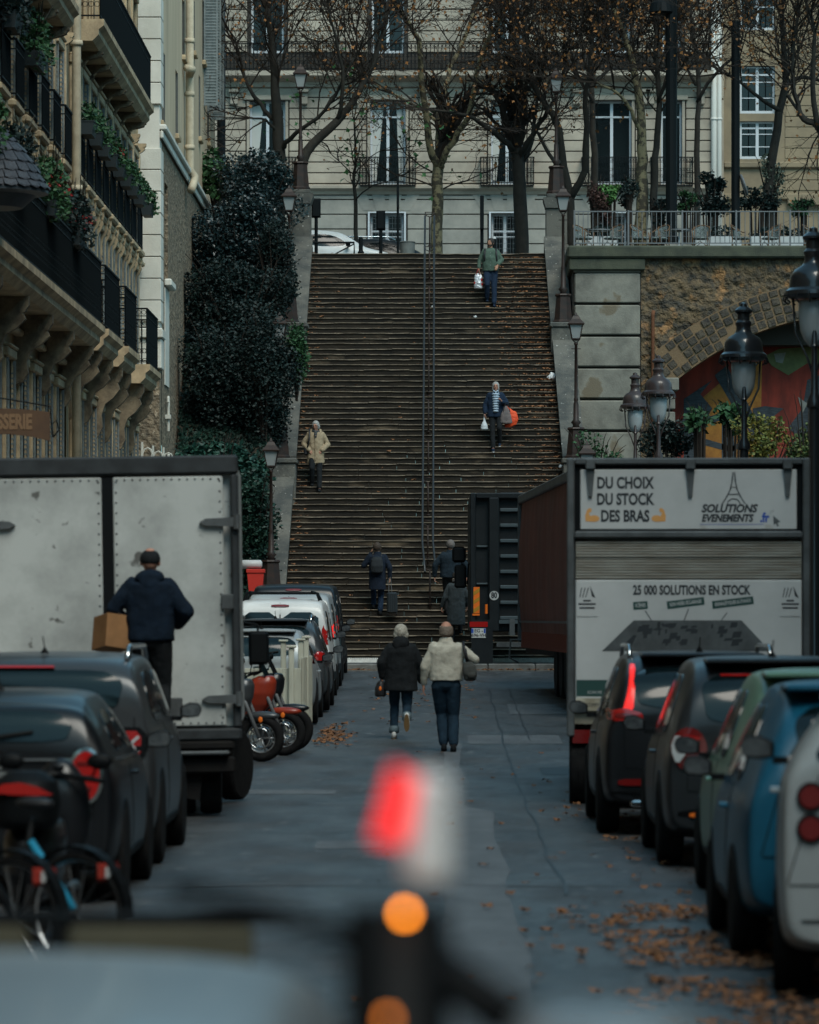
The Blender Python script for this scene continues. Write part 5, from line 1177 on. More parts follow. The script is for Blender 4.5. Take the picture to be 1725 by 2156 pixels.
for s in (-1,1):
    a, b = (-w+.065, -.055) if s < 0 else (.055, w-.13); mb = MB(); mb.cbox(a,b,-.01,.05,zb+.02,zt-.15,.012)
    me = evalmesh(mb, []); d = linkmesh(me, 'door', truckgrey, T1, False)
    mb = MB()
    for z in (zb+.05, zt-.18):
        for i in range(14): x = a+.04+(b-a-.08)*i/13; mb.lathe([(.012,0),(.008,.006)], n=6, M=Matrix.Translation((x,-.01,z)) @ Matrix.Rotation(pi/2,4,'X'))
    for x in (a+.03, b-.03):
        for i in range(24): z = zb+.1+(zt-zb-.3)*i/23; mb.lathe([(.012,0),(.008,.006)], n=6, M=Matrix.Translation((x,-.01,z)) @ Matrix.Rotation(pi/2,4,'X'))
    mb.build('rivets', frame_al, d)
    for z in (zb+.28, zb+1.25, zt-.6):
        if s < 0 and z < 2: continue
        if abs(z-zb-1.25) < .01: continue
        mb = MB(); x0 = w if s > 0 else -w; i_ = -s
        mb.prism([(x0,z-.045),(x0+i_*.3,z-.035),(x0+i_*.36,z),(x0+i_*.3,z+.035),(x0,z+.045)][::(1 if s<0 else -1)], 'y', -.06, -.012); mb.lathe([(.035,-.07),(.035,.07)], (x0,-.045,z), 8); mb.build('hinge', frame_al, d)
mb = MB(); mb.box(-.055,.055,.0,.04,zb,zt-.15); mb.build('door_seal', trimm, T1)
mb = MB(); mb.cbox(w-.75,w-.55,-.025,.0,zb+.1,zb+.3,.01); mb.cbox(w-.16,w-.04,-.05,.0,zb+1.15,zb+1.3,.01); mb.build('sticker', frame_al, T1)
mb = MB(); mb.cbox(-w+.1,w-.1,-.1,0.1,.60,.64,.015); mb.build('underrun_bar', frame_al, T1); mb = MB(); mb.cbox(-w+.05,w-.05,.0,.1,.42,.58,.02); mb.cbox(-w+.05,w-.05,-.02,.1,.65,.735,.02); mb.build('cross_beam', chassis, T1)
mb = MB(); mb.box(-w+.15,w-.15,.1,4.1,.6,.86); mb.box(-.5,.5,.1,4.6,.45,.6); mb.prism([(w-.75,.62),(w-.35,.62),(w-.4,.15),(w-.62,.2)], 'y', .12, .13); mb.build('chassis', chassis, T1)
for x in (-w+.28, -w+.52, w-.56, w-.30): wheel(T1, x, .6, .37, .21, side=1)
for x in (-w+.3, w-.12): wheel(T1, x, 3.7, .37, .21, side=1, steer=rad(-18))
mb = MB(); mb.cbox(-1.0,1.0,4.2,6.0,.5,2.4,.15); mb.build('cab', whitec, T1)
mb = MB(); mb.cbox(-w+.05,.35,-1.75,-.12,.74,.79,.01); mb.build('lift_platform', darkfr, T1)
mb = MB(); mb.cbox(1.3,1.52,4.35,4.45,1.42,1.78,.03); mb.tube([(1.1,4.5,1.9),(1.4,4.42,1.85),(1.42,4.42,1.35),(1.1,4.5,1.3)], .015, 6); mb.build('mirror', trimm, T1)
# lettered white truck
T2 = thing('box_truck', 'white removals truck with black French lettering on its closed tail lift', 'truck', (2.545,44.5,-.02), rad(-1.6))
panelw = mat('truck_panel_white', (.5,.51,.51), .45, c2=(.4,.41,.41), s=.8, c3=(.28,.25,.2), s3=3, cut3=(.7,.8)); ribm = mat('corrugated_lift', (.3,.3,.27), .5, metal=.2, c2=(.18,.16,.13), s=2, stretch=(1,1,12)); ink = mat('lettering_black', (.025,.03,.035), .6, amt=0); greenink = mat('dark_green_panel', (.02,.06,.055), .6, amt=0)
w = 1.255; z0, z1 = .98, 3.63
mb = MB(); mb.cbox(-w,w,.12,6.4,z0,z1,.03); mb.build('body', panelw, T2)
mb = MB()
for s in (-1,1): mb.cbox(-w-.01 if s<0 else w-.07, -w+.07 if s<0 else w+.01, -.05,.13,z0-.25,z1,.015)
mb.cbox(-w+.071,w-.071,-.05,.13,z1-.07,z1,.015); mb.cbox(-w+.071,w-.071,-.06,.06,z1-.84,z1-.76,.015); mb.cbox(-w+.071,w-.071,-.09,-.061,z1-.83,z1-.77,.01); mb.build('frame', frame_al, T2)
mb = MB(); mb.box(-w+.071,w-.071,.02,.06,z1-.76,z1-.071); mb.build('seal', trimm, T2)
mb = MB(); mb.cbox(-w+.13,w-.13,-.02,.019,z1-.745,z1-.12,.008); up = mb.build('upper_flap', panelw, T2)
for x in (-1.02, 0.02, 1.03):
    mb = MB(); mb.cbox(x-.05,x+.05,-.09,-.052,z1-.12,z1-.01,.01); mb.prism([(x-.045,z1-.12),(x+.045,z1-.12),(x+.02,z1-.40),(x-.02,z1-.40)][::-1], 'y', -.05, -.021); mb.build('hinge', frame_al, up)
mb = MB(); zz = z1-.87
for i in range(14):
    z = zz-.028*i; mb.cbox(-w+.08,w-.08,-.045-.012*(i in (3,4,5)),.05,z-.024,z,.006)
mb.build('ribbed_panel', ribm, T2)
zl_ = z1-1.27; mb = MB(); mb.cbox(-w+.08,w-.08,-.05,.05,z0+.02,zl_,.01); lift = mb.build('tail_lift', panelw, T2)
TXT = dict(rot=(pi/2,0,0), m=ink)
def tx(b, size, x, z, y=-.0205, sx=.72, bold=.006, m=ink, par=up, shear=0): return text(b, size, (x,y-.0008,z), (pi/2,0,0), m, par, ext=.0008, sx=sx, bold=bold, shear=shear)
tx('DU CHOIX', .165, -.66, z1-.265); tx('DU STOCK', .165, -.66, z1-.435); tx('DES BRAS', .165, -.66, z1-.61)
tx('SOLUTIONS', .115, .42, z1-.53, sx=.92, shear=.25, bold=.005); tx('EVENEMENTS', .105, .40, z1-.63, sx=.84, shear=.25, bold=.005); tx('.fr', .135, .79, z1-.625, sx=.8, m=blueb, bold=.005)
mb = MB(); xe = .47; ze = z1-.45
for s in (-1,1): 
    pts = [(s*.008,.30),(s*.018,.2),(s*.035,.12),(s*.075,.04),(s*.12,-.03)]; mb.v; 
    for a, b in zip(pts, pts[1:]): mb.prism([(xe+a[0]-.006,ze+a[1]),(xe+b[0]-.008,ze+b[1]),(xe+b[0]+.008,ze+b[1]),(xe+a[0]+.006,ze+a[1])], 'y', -.0222, -.0205)
mb.box(xe-.05,xe+.05,-.0232,-.0223,ze+.065,ze+.075); mb.box(xe-.02,xe+.02,-.0232,-.0223,ze+.14,ze+.148)
for i in range(8):
    a0, a1 = pi*i/8, pi*(i+1)/8; mb.prism([(xe+.07*cos(a),ze-.03+.06*sin(a)) for a in (a0,a1)]+[(xe+.06*cos(a),ze-.03+.05*sin(a)) for a in (a1,a0)], 'y', -.0242, -.0233)
mb.build('emblem', ink, up)
mb = MB(); mb.box(.12,.78,-.0222,-.0205,z1-.695,z1-.69); mb.build('underline', blueb, up)
mb = MB(); mb.prism([(.88,z1-.6),(.955,z1-.665),(.925,z1-.675),(.94,z1-.71),(.92,z1-.715),(.908,z1-.68),(.885,z1-.7)], 'y', -.0225, -.0205)
for a in (2.2,1.6,2.9): mb.prism([(.88+.02*cos(a),z1-.59+.02*sin(a)),(.88+.045*cos(a)-.003,z1-.59+.045*sin(a)),(.88+.045*cos(a)+.004,z1-.59+.045*sin(a)+.003)], 'y', -.0225, -.0205)
mb.build('cursor', frame_al, up)
arm = mat('arm_symbol', (.6,.3,.1), .6, amt=0)
for s, xc in ((1,-1.0),(-1,-.31)):
    q = [(-.07,-.06),(.03,-.065),(.07,-.05),(.075,-.02),(.05,.0),(.01,.005),(-.02,-.005),(-.035,.03),(-.01,.04),(-.005,.07),(-.03,.08),(-.055,.06),(-.075,.0)]
    mb = MB(); mb.prism([(xc+s*a,z1-.6+b) for a, b in q][::-s], 'y', -.0222, -.0205); mb.build('arm_symbol', arm, up)
yl = -.0515
def tl(b, size, x, z, **k): return tx(b, size, x, z, y=yl, par=lift, **k)
tl('25 000 SOLUTIONS EN STOCK', .135, .03, zl_-.11, sx=.665, bold=.005)
for x, z, wd, b_ in ((-.5,-.265,.15,'SCÈNES'),(-.03,-.24,.39,'SON VIDÉO ÉCLAIRAGE'),(.46,-.235,.43,'SIGNALÉTIQUES & STANDS')):
    a = rad(7 if wd > .2 else 4); mb = MB(); mb.box(-wd/2,wd/2,-.0006,.0006,-.04,.04); o = mb.build('tag_strip', greenink, lift); o.location = (x,yl-.001,zl_+z); o.rotation_euler = (0,-a,0)
    t = text(b_, .05, (x,yl-.0028,zl_+z), (pi/2,-a,0), panelw, lift, ext=.0006, sx=.62, bold=.001)
for x0_, zz0, x1_, zz1 in ((-.45,-.32,-.38,-.43),(.0,-.3,-.05,-.43),(.4,-.34,.34,-.42)):
    mb = MB(); mb.prism([(x0_-.005,zl_+zz0),(x1_-.005,zl_+zz1),(x1_+.005,zl_+zz1),(x0_+.005,zl_+zz0)], 'y', yl-.0016, yl); mb.build('pointer', ink, lift)
mb = MB(); mb.prism([(-.9,zl_-.74),(.85,zl_-.74),(.55,zl_-.42),(-.57,zl_-.42)], 'y', yl-.0012, yl); mb.build('floor_picture', frame_al, lift)
mb = MB(); rr = random.Random(4)
for i in range(34):
    x = rr.uniform(-.5,.6); z = zl_-rr.uniform(.45,.66); a, b = rr.uniform(.01,.06), rr.uniform(.01,.04); y_ = yl-.0014-.00005*i; mb.prism([(x-a,z-b),(x+a*.7,z-b*.8),(x+a,z+b),(x-a*.6,z+b*.9)], 'y', y_-.0003, y_)
mb.prism([(-.7,zl_-.7),(-.6,zl_-.7),(-.54,zl_-.58),(-.57,zl_-.57)], 'y', yl-.004, yl-.0035); mb.build('equipment_picture', ink, lift)
mb = MB(); mb.box(-w+.09,w-.09,yl-.001,yl,z0+.17,z0+.34); mb.build('green_band', greenink, lift)
mb = MB(); mb.box(-w+.085,w-.085,-.075,-.051,z0+.02,z0+.15); mb.build('bumper_strip', mat('cream_bumper', (.5,.47,.38), .6, c2=(.25,.22,.16), s=5), lift)
for s in (-1,1):
    x = s*(w-.2); mb = MB(); mb.box(x-.11,x+.11,yl-.004,yl-.0005,zl_-.38,zl_-.03); o = mb.build('poster', panelw, lift)
    mb = MB(); mb.prism([(x+.03,zl_-.06),(x+.09,zl_-.19),(x+.05,zl_-.17)], 'y', yl-.006, yl-.0045)
    for q in range(3): mb.prism([(x-.08+q*.03,zl_-.18),(x-.07+q*.03,zl_-.18),(x-.05+q*.035,zl_-.08),(x-.06+q*.035,zl_-.08)][::1], 'y', yl-.0058, yl-.0046)
    for q, wq in ((.215,.04),(.25,.09),(.29,.08)): mb.box(x-wq,x+wq,yl-.0055,yl-.0045,zl_-q-.01,zl_-q+.008)
    mb.build('poster_print', ink, o)
mb = MB(); mb.box(-w+.11,-w+.16,-.077,-.0755,z0+.06,z0+.10); mb.build('sticker', blueb, lift); text('COMPIN', .05, (-w+.27,-.0765,z0+.08), (pi/2,0,0), ink, lift, ext=.0006, sx=.8)
text('SCAN ME', .045, (-w+.28,yl-.0022,z0+.21), (pi/2,0,0), panelw, lift, ext=.0006, sx=.8)
mb = MB(); mb.box(-w+.071,w-.071,.0,.1,z0-.12,z0+.018); mb.build('lift_beam', mat('lift_beam_beige', (.3,.28,.22), .6, c2=(.15,.13,.1), s=4), T2)
mb = MB(); mb.box(-w+.2,w-.2,.15,6.2,.62,.84); mb.box(-w+.12,w-.12,.0,.1,.42,.56); mb.build('chassis', chassis, T2)
mb = MB(); mb.box(-w+.05,-w+.45,-.02,.03,.66,.80); mb.build('rear_light', darkred, T2); mb = MB(); mb.box(-w+.2,-w+.28,-.04,.0,.38,.52); mb.build('marker', orangel, T2)
for x in (-w+.14, -w+.42, w-.42, w-.14): wheel(T2, x, 1.9-1.5, .42, .25, side=1)
for x in (-w+.16, w-.16): wheel(T2, x, 5.4, .42, .25, side=1)
mb = MB(); mb.cbox(-1.1,1.1,6.5,8.3,.6,2.7,.15); mb.build('cab', whitec, T2)
# red curtain trailer
curt = mat('red_curtain', (.19,.055,.038), .65, c2=(.13,.04,.03), s=1, stretch=(.4,.4,1))
T3 = thing('curtain_trailer', 'long rust red curtain sided trailer between the lettered truck and the black trailer', 'trailer', (1.54,83.5,gz(82)), 0)
T3.rotation_euler = (0, 0, rad(2.2)+pi)      # local +y runs back towards the camera
mb = MB(); mb.prism([(-2.5,.98),(-2.5,3.72),(0,3.72),(0,.98)], 'y', .06, 14.4); mb.build('body', trimm, T3)
mb = MB(); n = 90; vs = []
for i in range(n+1):
    y = .1+14.2*i/n; b = .03*sin(y*2.1)+.015*sin(y*7)
    vs += [(.02+b*.2,y,1.02),(.07+b*.8,y,1.9),(.06+b,y,2.8),(.02,y,3.6)]
mb.add(vs, [(4*i+k,4*i+k+1,4*i+5+k,4*i+4+k) for i in range(n) for k in range(3)]); mb.build('curtain', curt, T3, True)
mb = MB(); mb.cbox(-.04,.09,0,14.45,3.6,3.76,.02); mb.cbox(-.05,.10,0,.1,.9,3.75,.02); mb.build('frame', frame_al, T3)
mb = MB()
for i in range(60): y = .3+i*.235; mb.box(.03,.045,y-.02,y+.02,.82,1.1); mb.box(.03,.05,y-.03,y+.03,.8,.87)
mb.build('strap', mat('strap_rust', (.2,.05,.03), .7, amt=0), T3)
mb = MB(); mb.box(-2.45,-.05,.1,14.3,.7,.95); mb.build('chassis', chassis, T3)
mb = MB(); mb.box(.06,.075,.1,14.2,1.28,1.32); mb.build('stripe', frame_al, T3)
for y in (9.6,10.95,12.3):
    for x in (-.2,-2.3): wheel(T3, x, y, .5, .36, side=1)
mb = MB(); mb.cbox(-.35,-.02,13.0,13.4,.25,1.0,.03); mb.box(-.3,-.05,8.8,8.84,.2,.9); mb.build('mudguard', chassis, T3)
mb = MB(); mb.tube([(.0,.3,.95),(.25,.3,.95),(.28,.3,.6),(.1,.3,.5)], .02, 6); mb.build('side_guard', frame_al, T3)
# black trailer beyond the kerb
T4 = thing('black_trailer', 'black trailer seen from the rear with orange striped board, speed disc and number plate', 'trailer', (LX(1062,91.5),91.5,.9))
P4 = F/91.5
def b4(px, py): return ((px-1062)/P4, HC+(CY-py)/P4-.9)
xl4, zt4 = b4(990,1038); xr4 = xl4+2.5; dk = mat('black_trailer_paint', (.005,.007,.009), .5, c2=(.009,.012,.014), s=5, spec=.3, c3=(.2,.2,.19), s3=22, cut3=(.74,.76)); ribk = mat('trailer_rib', (.06,.08,.09), .5, amt=0)
mb = MB(); mb.cbox(xl4,xr4,.1,9,.75,zt4,.02); mb.build('body', dk, T4)
mb = MB(); mb.cbox(xl4,xl4+.12,-.08,.1,.6,zt4,.02); mb.cbox(xl4+.40,xl4+.62,-.1,.1,.75,zt4-.1,.02); mb.cbox(xl4+.121,xr4,-.06,.1,zt4-.12,zt4,.02); mb.build('frame', dk, T4)
mb = MB()
for i in range(9): z = 1.0+i*.33; mb.cbox(xl4+.64,xr4-.1,.0,.101,z,z+.08,.015); 
for i in range(3): mb.cbox(xl4+.14,xl4+.38,.03,.101,.95+i*.8,.99+i*.8,.01)
mb.build('rib', ribk, T4)
a = b4(993,1355); 
def r4(x0,x1,y0,y1,m,name,y=-.11,th=.01):
    (a,d),(b,c) = b4(x0,y0), b4(x1,y1); mb = MB(); mb.box(a,b,y,y+th,c,d); return mb.build(name, m, T4)
r4(993,1038,1305,1425,dk,'lower_box',-.12,.3)
ob = r4(997,1010,1236,1291,orangel,'striped_board',-.11,.02)
(a,d),(b,c) = b4(997,1236), b4(1010,1291); mb = MB(); yel = mat('board_ochre', (.4,.2,.02), .6, amt=0)
for k in range(3): h_ = (d-c)/3; z = c+k*h_; mb.prism([(a,z),(b,z+h_*.45),(b,z+h_*.9),(a,z+h_*.45)], 'y', -.114, -.1105)
mb.build('stripe', yel, ob)
r4(995,1010,1292,1296,orangel,'marker'); r4(989,1027,1309,1320,redl,'rear_light',-.13,.02)
(a,d),(b,c) = b4(993,1323), b4(1023,1343); plate(T4, (a+b)/2, -.135, (c+d)/2, None, b-a, d-c, two=('EG -','696-VH'))
(a,z) = b4(1040.5,1254); mb = MB(); mb.lathe([(.1,0),(.1,.008)], n=24, M=Matrix.Translation((a,-.11,z)) @ Matrix.Rotation(pi/2,4,'X')); o = mb.build('speed_disc', panelw, T4); text('80', .17, (a,-.1195,z), (pi/2,0,0), ink, o, ext=.0008, sx=.72, bold=.007)
r4(1046,1106,1352,1362,frame_al,'underrun_bar',-.1,.08); r4(1050,1106,1305,1313,ribk,'cross_beam',-.08,.1); r4(1073,1084,1303,1338,frame_al,'bracket',-.12,.02)
mb = MB(); (a,z) = b4(1024,1292); mb.lathe([(.03,0),(.03,.2)], (a,-.15,z), 8); mb.build('marker_lamp', orangel, T4)
for x in (xl4+.25, xr4-.25): wheel(T4, x, 1.2, .48, .34, side=1)
mb = MB(); (a,z) = b4(967,1167); (a2,z2) = b4(972,1182)
mb.cbox(a-.15,a+.15,.53,.66,z-.17,z+.17,.05); mb.cbox(a-.1,a+.16,.55,.68,z-.72,z-.22,.04); mb.tube([(xl4+.02,.6,z-.2),(a+.2,.6,z-.2),(a+.18,.6,z-.65)], .018, 6); mb.build('mirror', trimm, T4, auto=40)
# ---------------------------------------------------------------- people
def cap(mb, p, q, r0, r1, n=10):
    p, q = Vector(p), Vector(q); d = (q-p); L = d.length; d.normalize()
    mb.tube([p-d*r0, p-d*r0*.7, p, p.lerp(q,.35), p.lerp(q,.7), q, q+d*r1*.7, q+d*r1], [r0*.15, r0*.72, r0, r0+(r1-r0)*.25, r0+(r1-r0)*.62, r1, r1*.72, r1*.15], n)
def loft(mb, rings, n=18):                 # rings: z, half width, half depth, x, y
    vs = []; fs = []
    for z, a, b, x, y in rings:
        for k in range(n):
            th = 2*pi*k/n; c, s = cos(th), sin(th); e = .85
            vs.append((x+a*abs(c)**e*(1 if c > 0 else -1), y+b*abs(s)**e*(1 if s > 0 else -1), z))
    for i in range(len(rings)-1):
        for k in range(n): fs.append((i*n+k, i*n+(k+1)%n, (i+1)*n+(k+1)%n, (i+1)*n+k))
    fs += [tuple(range(n-1,-1,-1)), tuple(range((len(rings)-1)*n, len(rings)*n))]; mb.add(vs, fs)
def hand(mb, w, d, nrm, curl=.5, side=1, sc=1):
    """palm at wrist w pointing along d, palm normal nrm, thumb on the side"""
    w, d, nrm = Vector(w), Vector(d).normalized(), Vector(nrm).normalized(); nrm = (nrm-d*nrm.dot(d)).normalized(); t = d.cross(nrm)*side
    cap(mb, w-d*.03*sc, w+d*.02*sc, .026*sc, .025*sc, 8)
    for o in (-.026,-.009,.009,.026): cap(mb, w+d*.02*sc+t*o*.8*sc, w+d*.085*sc+t*o*sc, .016*sc, .0135*sc, 8)
    for o, L in ((-.030,.062),(-.011,.074),(.010,.078),(.030,.07)):
        p = w+d*.088*sc+t*o*sc; q = p; a = curl*.5
        for k, f in enumerate((.45,.32,.23)):
            dd = d*cos(a)+nrm*sin(a); q2 = q+dd*L*f*1.1*sc; cap(mb, q, q2, .0095*sc*(1-.1*k), .0088*sc*(1-.1*k), 6); q = q2; a += curl*1.1
    p = w+d*.025*sc+t*.03*sc; q = p+(d*.7+t*.6+nrm*.25).normalized()*.04*sc; cap(mb, p, q, .013*sc, .011*sc, 6); cap(mb, q, q+(d+t*.15+nrm*.45).normalized()*.033*sc, .0105*sc, .0085*sc, 6)
clothmats = {}
def cloth(name, c, c2=None, r=.9): return mat(name, c, r, c2=c2 or tuple(v*.75 for v in c), s=9, bump=.3, bs=60, spec=.2)
skinm = mat('skin', (.42,.22,.15), .55, c2=(.36,.17,.12), s=14); skin2 = mat('skin_tan', (.38,.2,.13), .55, c2=(.32,.16,.1), s=14)
eyem = mat('eye_dark', (.02,.015,.012), .3, amt=0); lipm = mat('lips', (.3,.1,.08), .5, amt=0)
def person(label, loc, rz, H, sk, arms, feet, garments, hair, face=False, head_turn=0, vox=.009, head_tilt=0, stoop=.0, glasses=False):
    """arms: [(elbow, wrist, hand dir, palm normal, curl)] for -x and +x; feet: [(x, y, z)]; faces +y"""
    k = H/1.75; root = thing('person', label, 'person', loc, rz); R = root
    hipz = .93*k+min(0, feet[0][2], feet[1][2])*.3
    J = dict(hipz=hipz)
    kn = []; an = []
    for s, (fx, fy, fz) in zip((-1,1), feet):
        hip = Vector((s*.095*k, 0, hipz)); ank = Vector((fx, fy, fz+.09*k)); mid = (hip+ank)/2; L1 = .45*k; d = (ank-hip).length
        b = sqrt(max(0, L1*L1-(d/2)**2)); fwd = Vector((0,1,0)); ax = (ank-hip).normalized(); f = (fwd-ax*fwd.dot(ax)).normalized()
        kn.append(mid+f*b); an.append(ank)
    sh = [Vector((s*.185*k, -.01-stoop*.3, 1.43*k)) for s in (-1,1)]
    hc = Vector((0, stoop+.015, 1.625*k))
    mb = MB()
    loft(mb, [(hipz-.10,.08,.07,0,0),(hipz-.06,.15*k,.10*k,0,0),(hipz,.165*k,.115*k,0,0),(1.08*k,.135*k,.10*k,0,0),(1.25*k,.155*k,.11*k,0,-stoop*.3),(1.38*k,.155*k,.10*k,0,-stoop*.2),(1.44*k,.10*k,.07*k,0,-stoop*.1),(1.49*k,.07,.06,0,0)])
    cap(mb, (0,-.005,1.45*k), hc-Vector((0,.01,.07)), .06*k, .055*k)
    for i, s in enumerate((-1,1)):
        cap(mb, (s*.095*k,0,hipz-.02), kn[i], .088*k, .058*k); cap(mb, kn[i], an[i], .056*k, .038*k)
        el, wr = Vector(arms[i][0])*k, Vector(arms[i][1])*k; cap(mb, sh[i]-Vector((s*.02,0,.035)), el, .045*k, .04*k); cap(mb, el, wr, .041*k, .027*k)
        hand(mb, wr+(Vector(arms[i][2]).normalized())*.02, arms[i][2], arms[i][3], arms[i][4], s if len(arms[i]) < 6 else -s, k)
    # head with brow, nose, chin and ears
    hm = MB(); hm.ell((0,-.012,.02), (.075,.094,.098), 18, 12); cap(hm, (0,.03,-.035), (0,.052,-.075), .058, .032); hm.ell((0,.04,-.01), (.062,.05,.07), 12, 8)
    cap(hm, (0,.083,.018), (0,.103,-.018), .010, .014, 8); cap(hm, (-.035,.075,.035), (.035,.075,.035), .012, .012, 8)
    cap(hm, (-.018,.078,-.05), (.018,.078,-.05), .009, .009, 8)
    for s in (-1,1): hm.ell((s*.078,-.008,-.005), (.010,.02,.032), 8, 6); hm.ell((s*.034,.06,-.015), (.022,.022,.02), 8, 6)
    Mh = Matrix.Translation(hc) @ Matrix.Rotation(head_turn, 4, 'Z') @ Matrix.Rotation(head_tilt, 4, 'X') @ Matrix.Scale(k*1.09, 4)
    mb.add(hm.v, hm.f, Mh)
    body = soft(mb, 'body', sk, R, vox, 2)
    if face:
        e = MB()
        for s in (-1,1): e.ell((s*.03,.083,.015), (.010,.006,.005), 8, 6, )
        for s in (-1,1): e.cbox(s*.03-.014, s*.03+.014, .082, .091, .036, .041, .002)
        MB().add(e.v, e.f, Mh).build('eyes', eyem, body); e = MB(); e.ell((0,.085,-.05), (.02,.006,.004), 8, 6); MB().add(e.v, e.f, Mh).build('mouth', lipm, body)
        if glasses:
            e = MB()
            for s in (-1,1): e.tube([(s*.033+.022*cos(a*pi/5), .098, .012+.016*sin(a*pi/5)) for a in range(11)], .002, 4); e.tube([(s*.055,.097,.02),(s*.078,.0,.02)], .002, 4)
            MB().add(e.v, e.f, Mh).build('glasses', eyem, R)
    J.update(k=k, kn=kn, an=an, sh=sh, hc=hc, Mh=Mh, arms=arms, feet=feet)
    if hair: hair(R, J, Mh)
    for g in garments: g(R, J)
    return R
def G_trousers(m, vox=.012, wide=1., hem=.05, cuff=None):
    def f(R, J):
        k = J['k']; mb = MB(); hz = J['hipz']
        loft(mb, [(hz-.10,.10*k,.09*k,0,0),(hz-.05,.165*k,.12*k,0,0),(hz,.178*k,.128*k,0,0),(hz+.12,.155*k,.115*k,0,0)])
        for i, s in enumerate((-1,1)):
            cap(mb, (s*.095*k,0,hz-.03), J['kn'][i], .098*k*wide, .073*k*wide); a = J['an'][i]; e = J['kn'][i].lerp(a, 1-hem/.45)
            cap(mb, J['kn'][i], e, .071*k*wide, .062*k*wide)
        soft(mb, 'trousers', m, R, vox, 3, .02, .13)
        if cuff:
            mb = MB()
            for i in (0,1):
                a = J['an'][i]; d = (a-J['kn'][i]).normalized(); e = a-d*.10; mb.tube([e, e+d*.005, e+d*.09, e+d*.095], [.06*k,.078*k,.078*k,.06*k], 14)
            mb.build('cuff', cuff, R, True)
    return f
def G_top(m, hem, hw, hd, sw=1.0, name='jacket', vox=.012, sleeve=.97, collar=.0, fold=.022, flare=1., fs=.12, hemy=0, shoulder=1.0, belly=0):
    def f(R, J):
        k = J['k']; mb = MB(); hw_, hd_ = hw*k, hd*k
        loft(mb, [(hem*k,hw_*flare,hd_*flare,0,hemy),(hem*k+.04,hw_*flare,hd_*flare,0,hemy),(max(hem+.06,1.0)*k,hw_,hd_,0,belly*.5),(1.2*k,hw_*1.0,hd_*1.02,0,belly),(1.34*k,hw_*1.02*shoulder,hd_,0,-.01),(1.42*k,hw_*.92*shoulder,hd_*.9,0,-.01),(1.475*k,.11*k,.085*k,0,0),(1.50*k+collar,.075*k,.072*k,0,.005)])
        for i in (0,1):
            el, wr = Vector(J['arms'][i][0])*k, Vector(J['arms'][i][1])*k; cap(mb, J['sh'][i]+Vector(((.02 if i==0 else -.02),0,-.02)), el, .072*k*sw**.6, .062*k*sw); cap(mb, el, el.lerp(wr, sleeve), .062*k*sw, .048*k*sw)
        soft(mb, name, m, R, vox, 6, fold*1.25, fs)
    return f
def G_shoes(m, sole=None, pitch=(0,0), vox=.008):
    def f(R, J):
        k = J['k']
        for i in (0,1):
            a = J['an'][i]; M = Matrix.Translation(a) @ Matrix.Rotation(pitch[i], 4, 'X'); mb = MB()
            t = MB(); t.ell((0,.05,-.055), (.045,.13,.035), 14, 8); t.ell((0,-.045,-.03), (.04,.05,.055), 12, 8); t.ell((0,.0,-.02), (.04,.06,.045), 12, 8); mb.add(t.v, t.f, M)
            soft(mb, 'shoe', m, R, vox, 2)
            if sole: t = MB(); t.prism([(.043*cos(q*pi/9)*(1 if sin(q*pi/9) > 0 else .85), .045+.135*sin(q*pi/9)) for q in range(18)], 'z', -.098*1, -.078, M); t.build('sole', sole, R)
    return f
def H_short(m, low=-.05, bald=False, long=False, bob=False, thick=.008):
    def f(R, J, Mh):
        mb = MB(); n, mm = 22, 14
        vs = []; fs = []; fr = .02 if bald else .055
        t = MB()
        if bald:
            t.lathe([(.0805,-.055),(.088,-.03),(.0895,.0),(.087,.035),(.078,.06)], (0,-.022,0), 20); 
            v = [(x, y if y < .045 else .045, z) for x, y, z in t.v]; t.v = v
        else:
            t.ell((0,-.022,.026), (.084+thick,.098+thick,.100+thick), 20, 12); t.v = [(x, min(y, .062+.35*max(0,z-.04)), max(z, low)) for x, y, z in t.v]
            if bob: t.ell((0,-.035,-.02), (.098+thick,.075,.095), 16, 10); 
            if long: t.ell((-.07,.0,-.04), (.022,.05,.075), 10, 8); t.ell((.07,.0,-.04), (.022,.05,.075), 10, 8); t.ell((0,-.05,-.04), (.08,.055,.09), 12, 8)
        mb.add(t.v, t.f, Mh)
        soft(mb, 'hair', m, R, .008, 2, .012, .03)
    return f
haird = mat('hair_dark', (.02,.017,.015), .7, c2=(.035,.03,.027), s=40, stretch=(3,3,.6)); hairg = mat('hair_grey', (.36,.35,.33), .7, c2=(.17,.165,.16), s=26, stretch=(3,3,.6), cut=(.4,.6)); hairb = mat('hair_blond_grey', (.44,.41,.35), .7, c2=(.2,.18,.15), s=26, stretch=(3,3,.6), cut=(.4,.6)); hairbr = mat('hair_thin_brown', (.12,.095,.075), .7, c2=(.2,.16,.13), s=30)
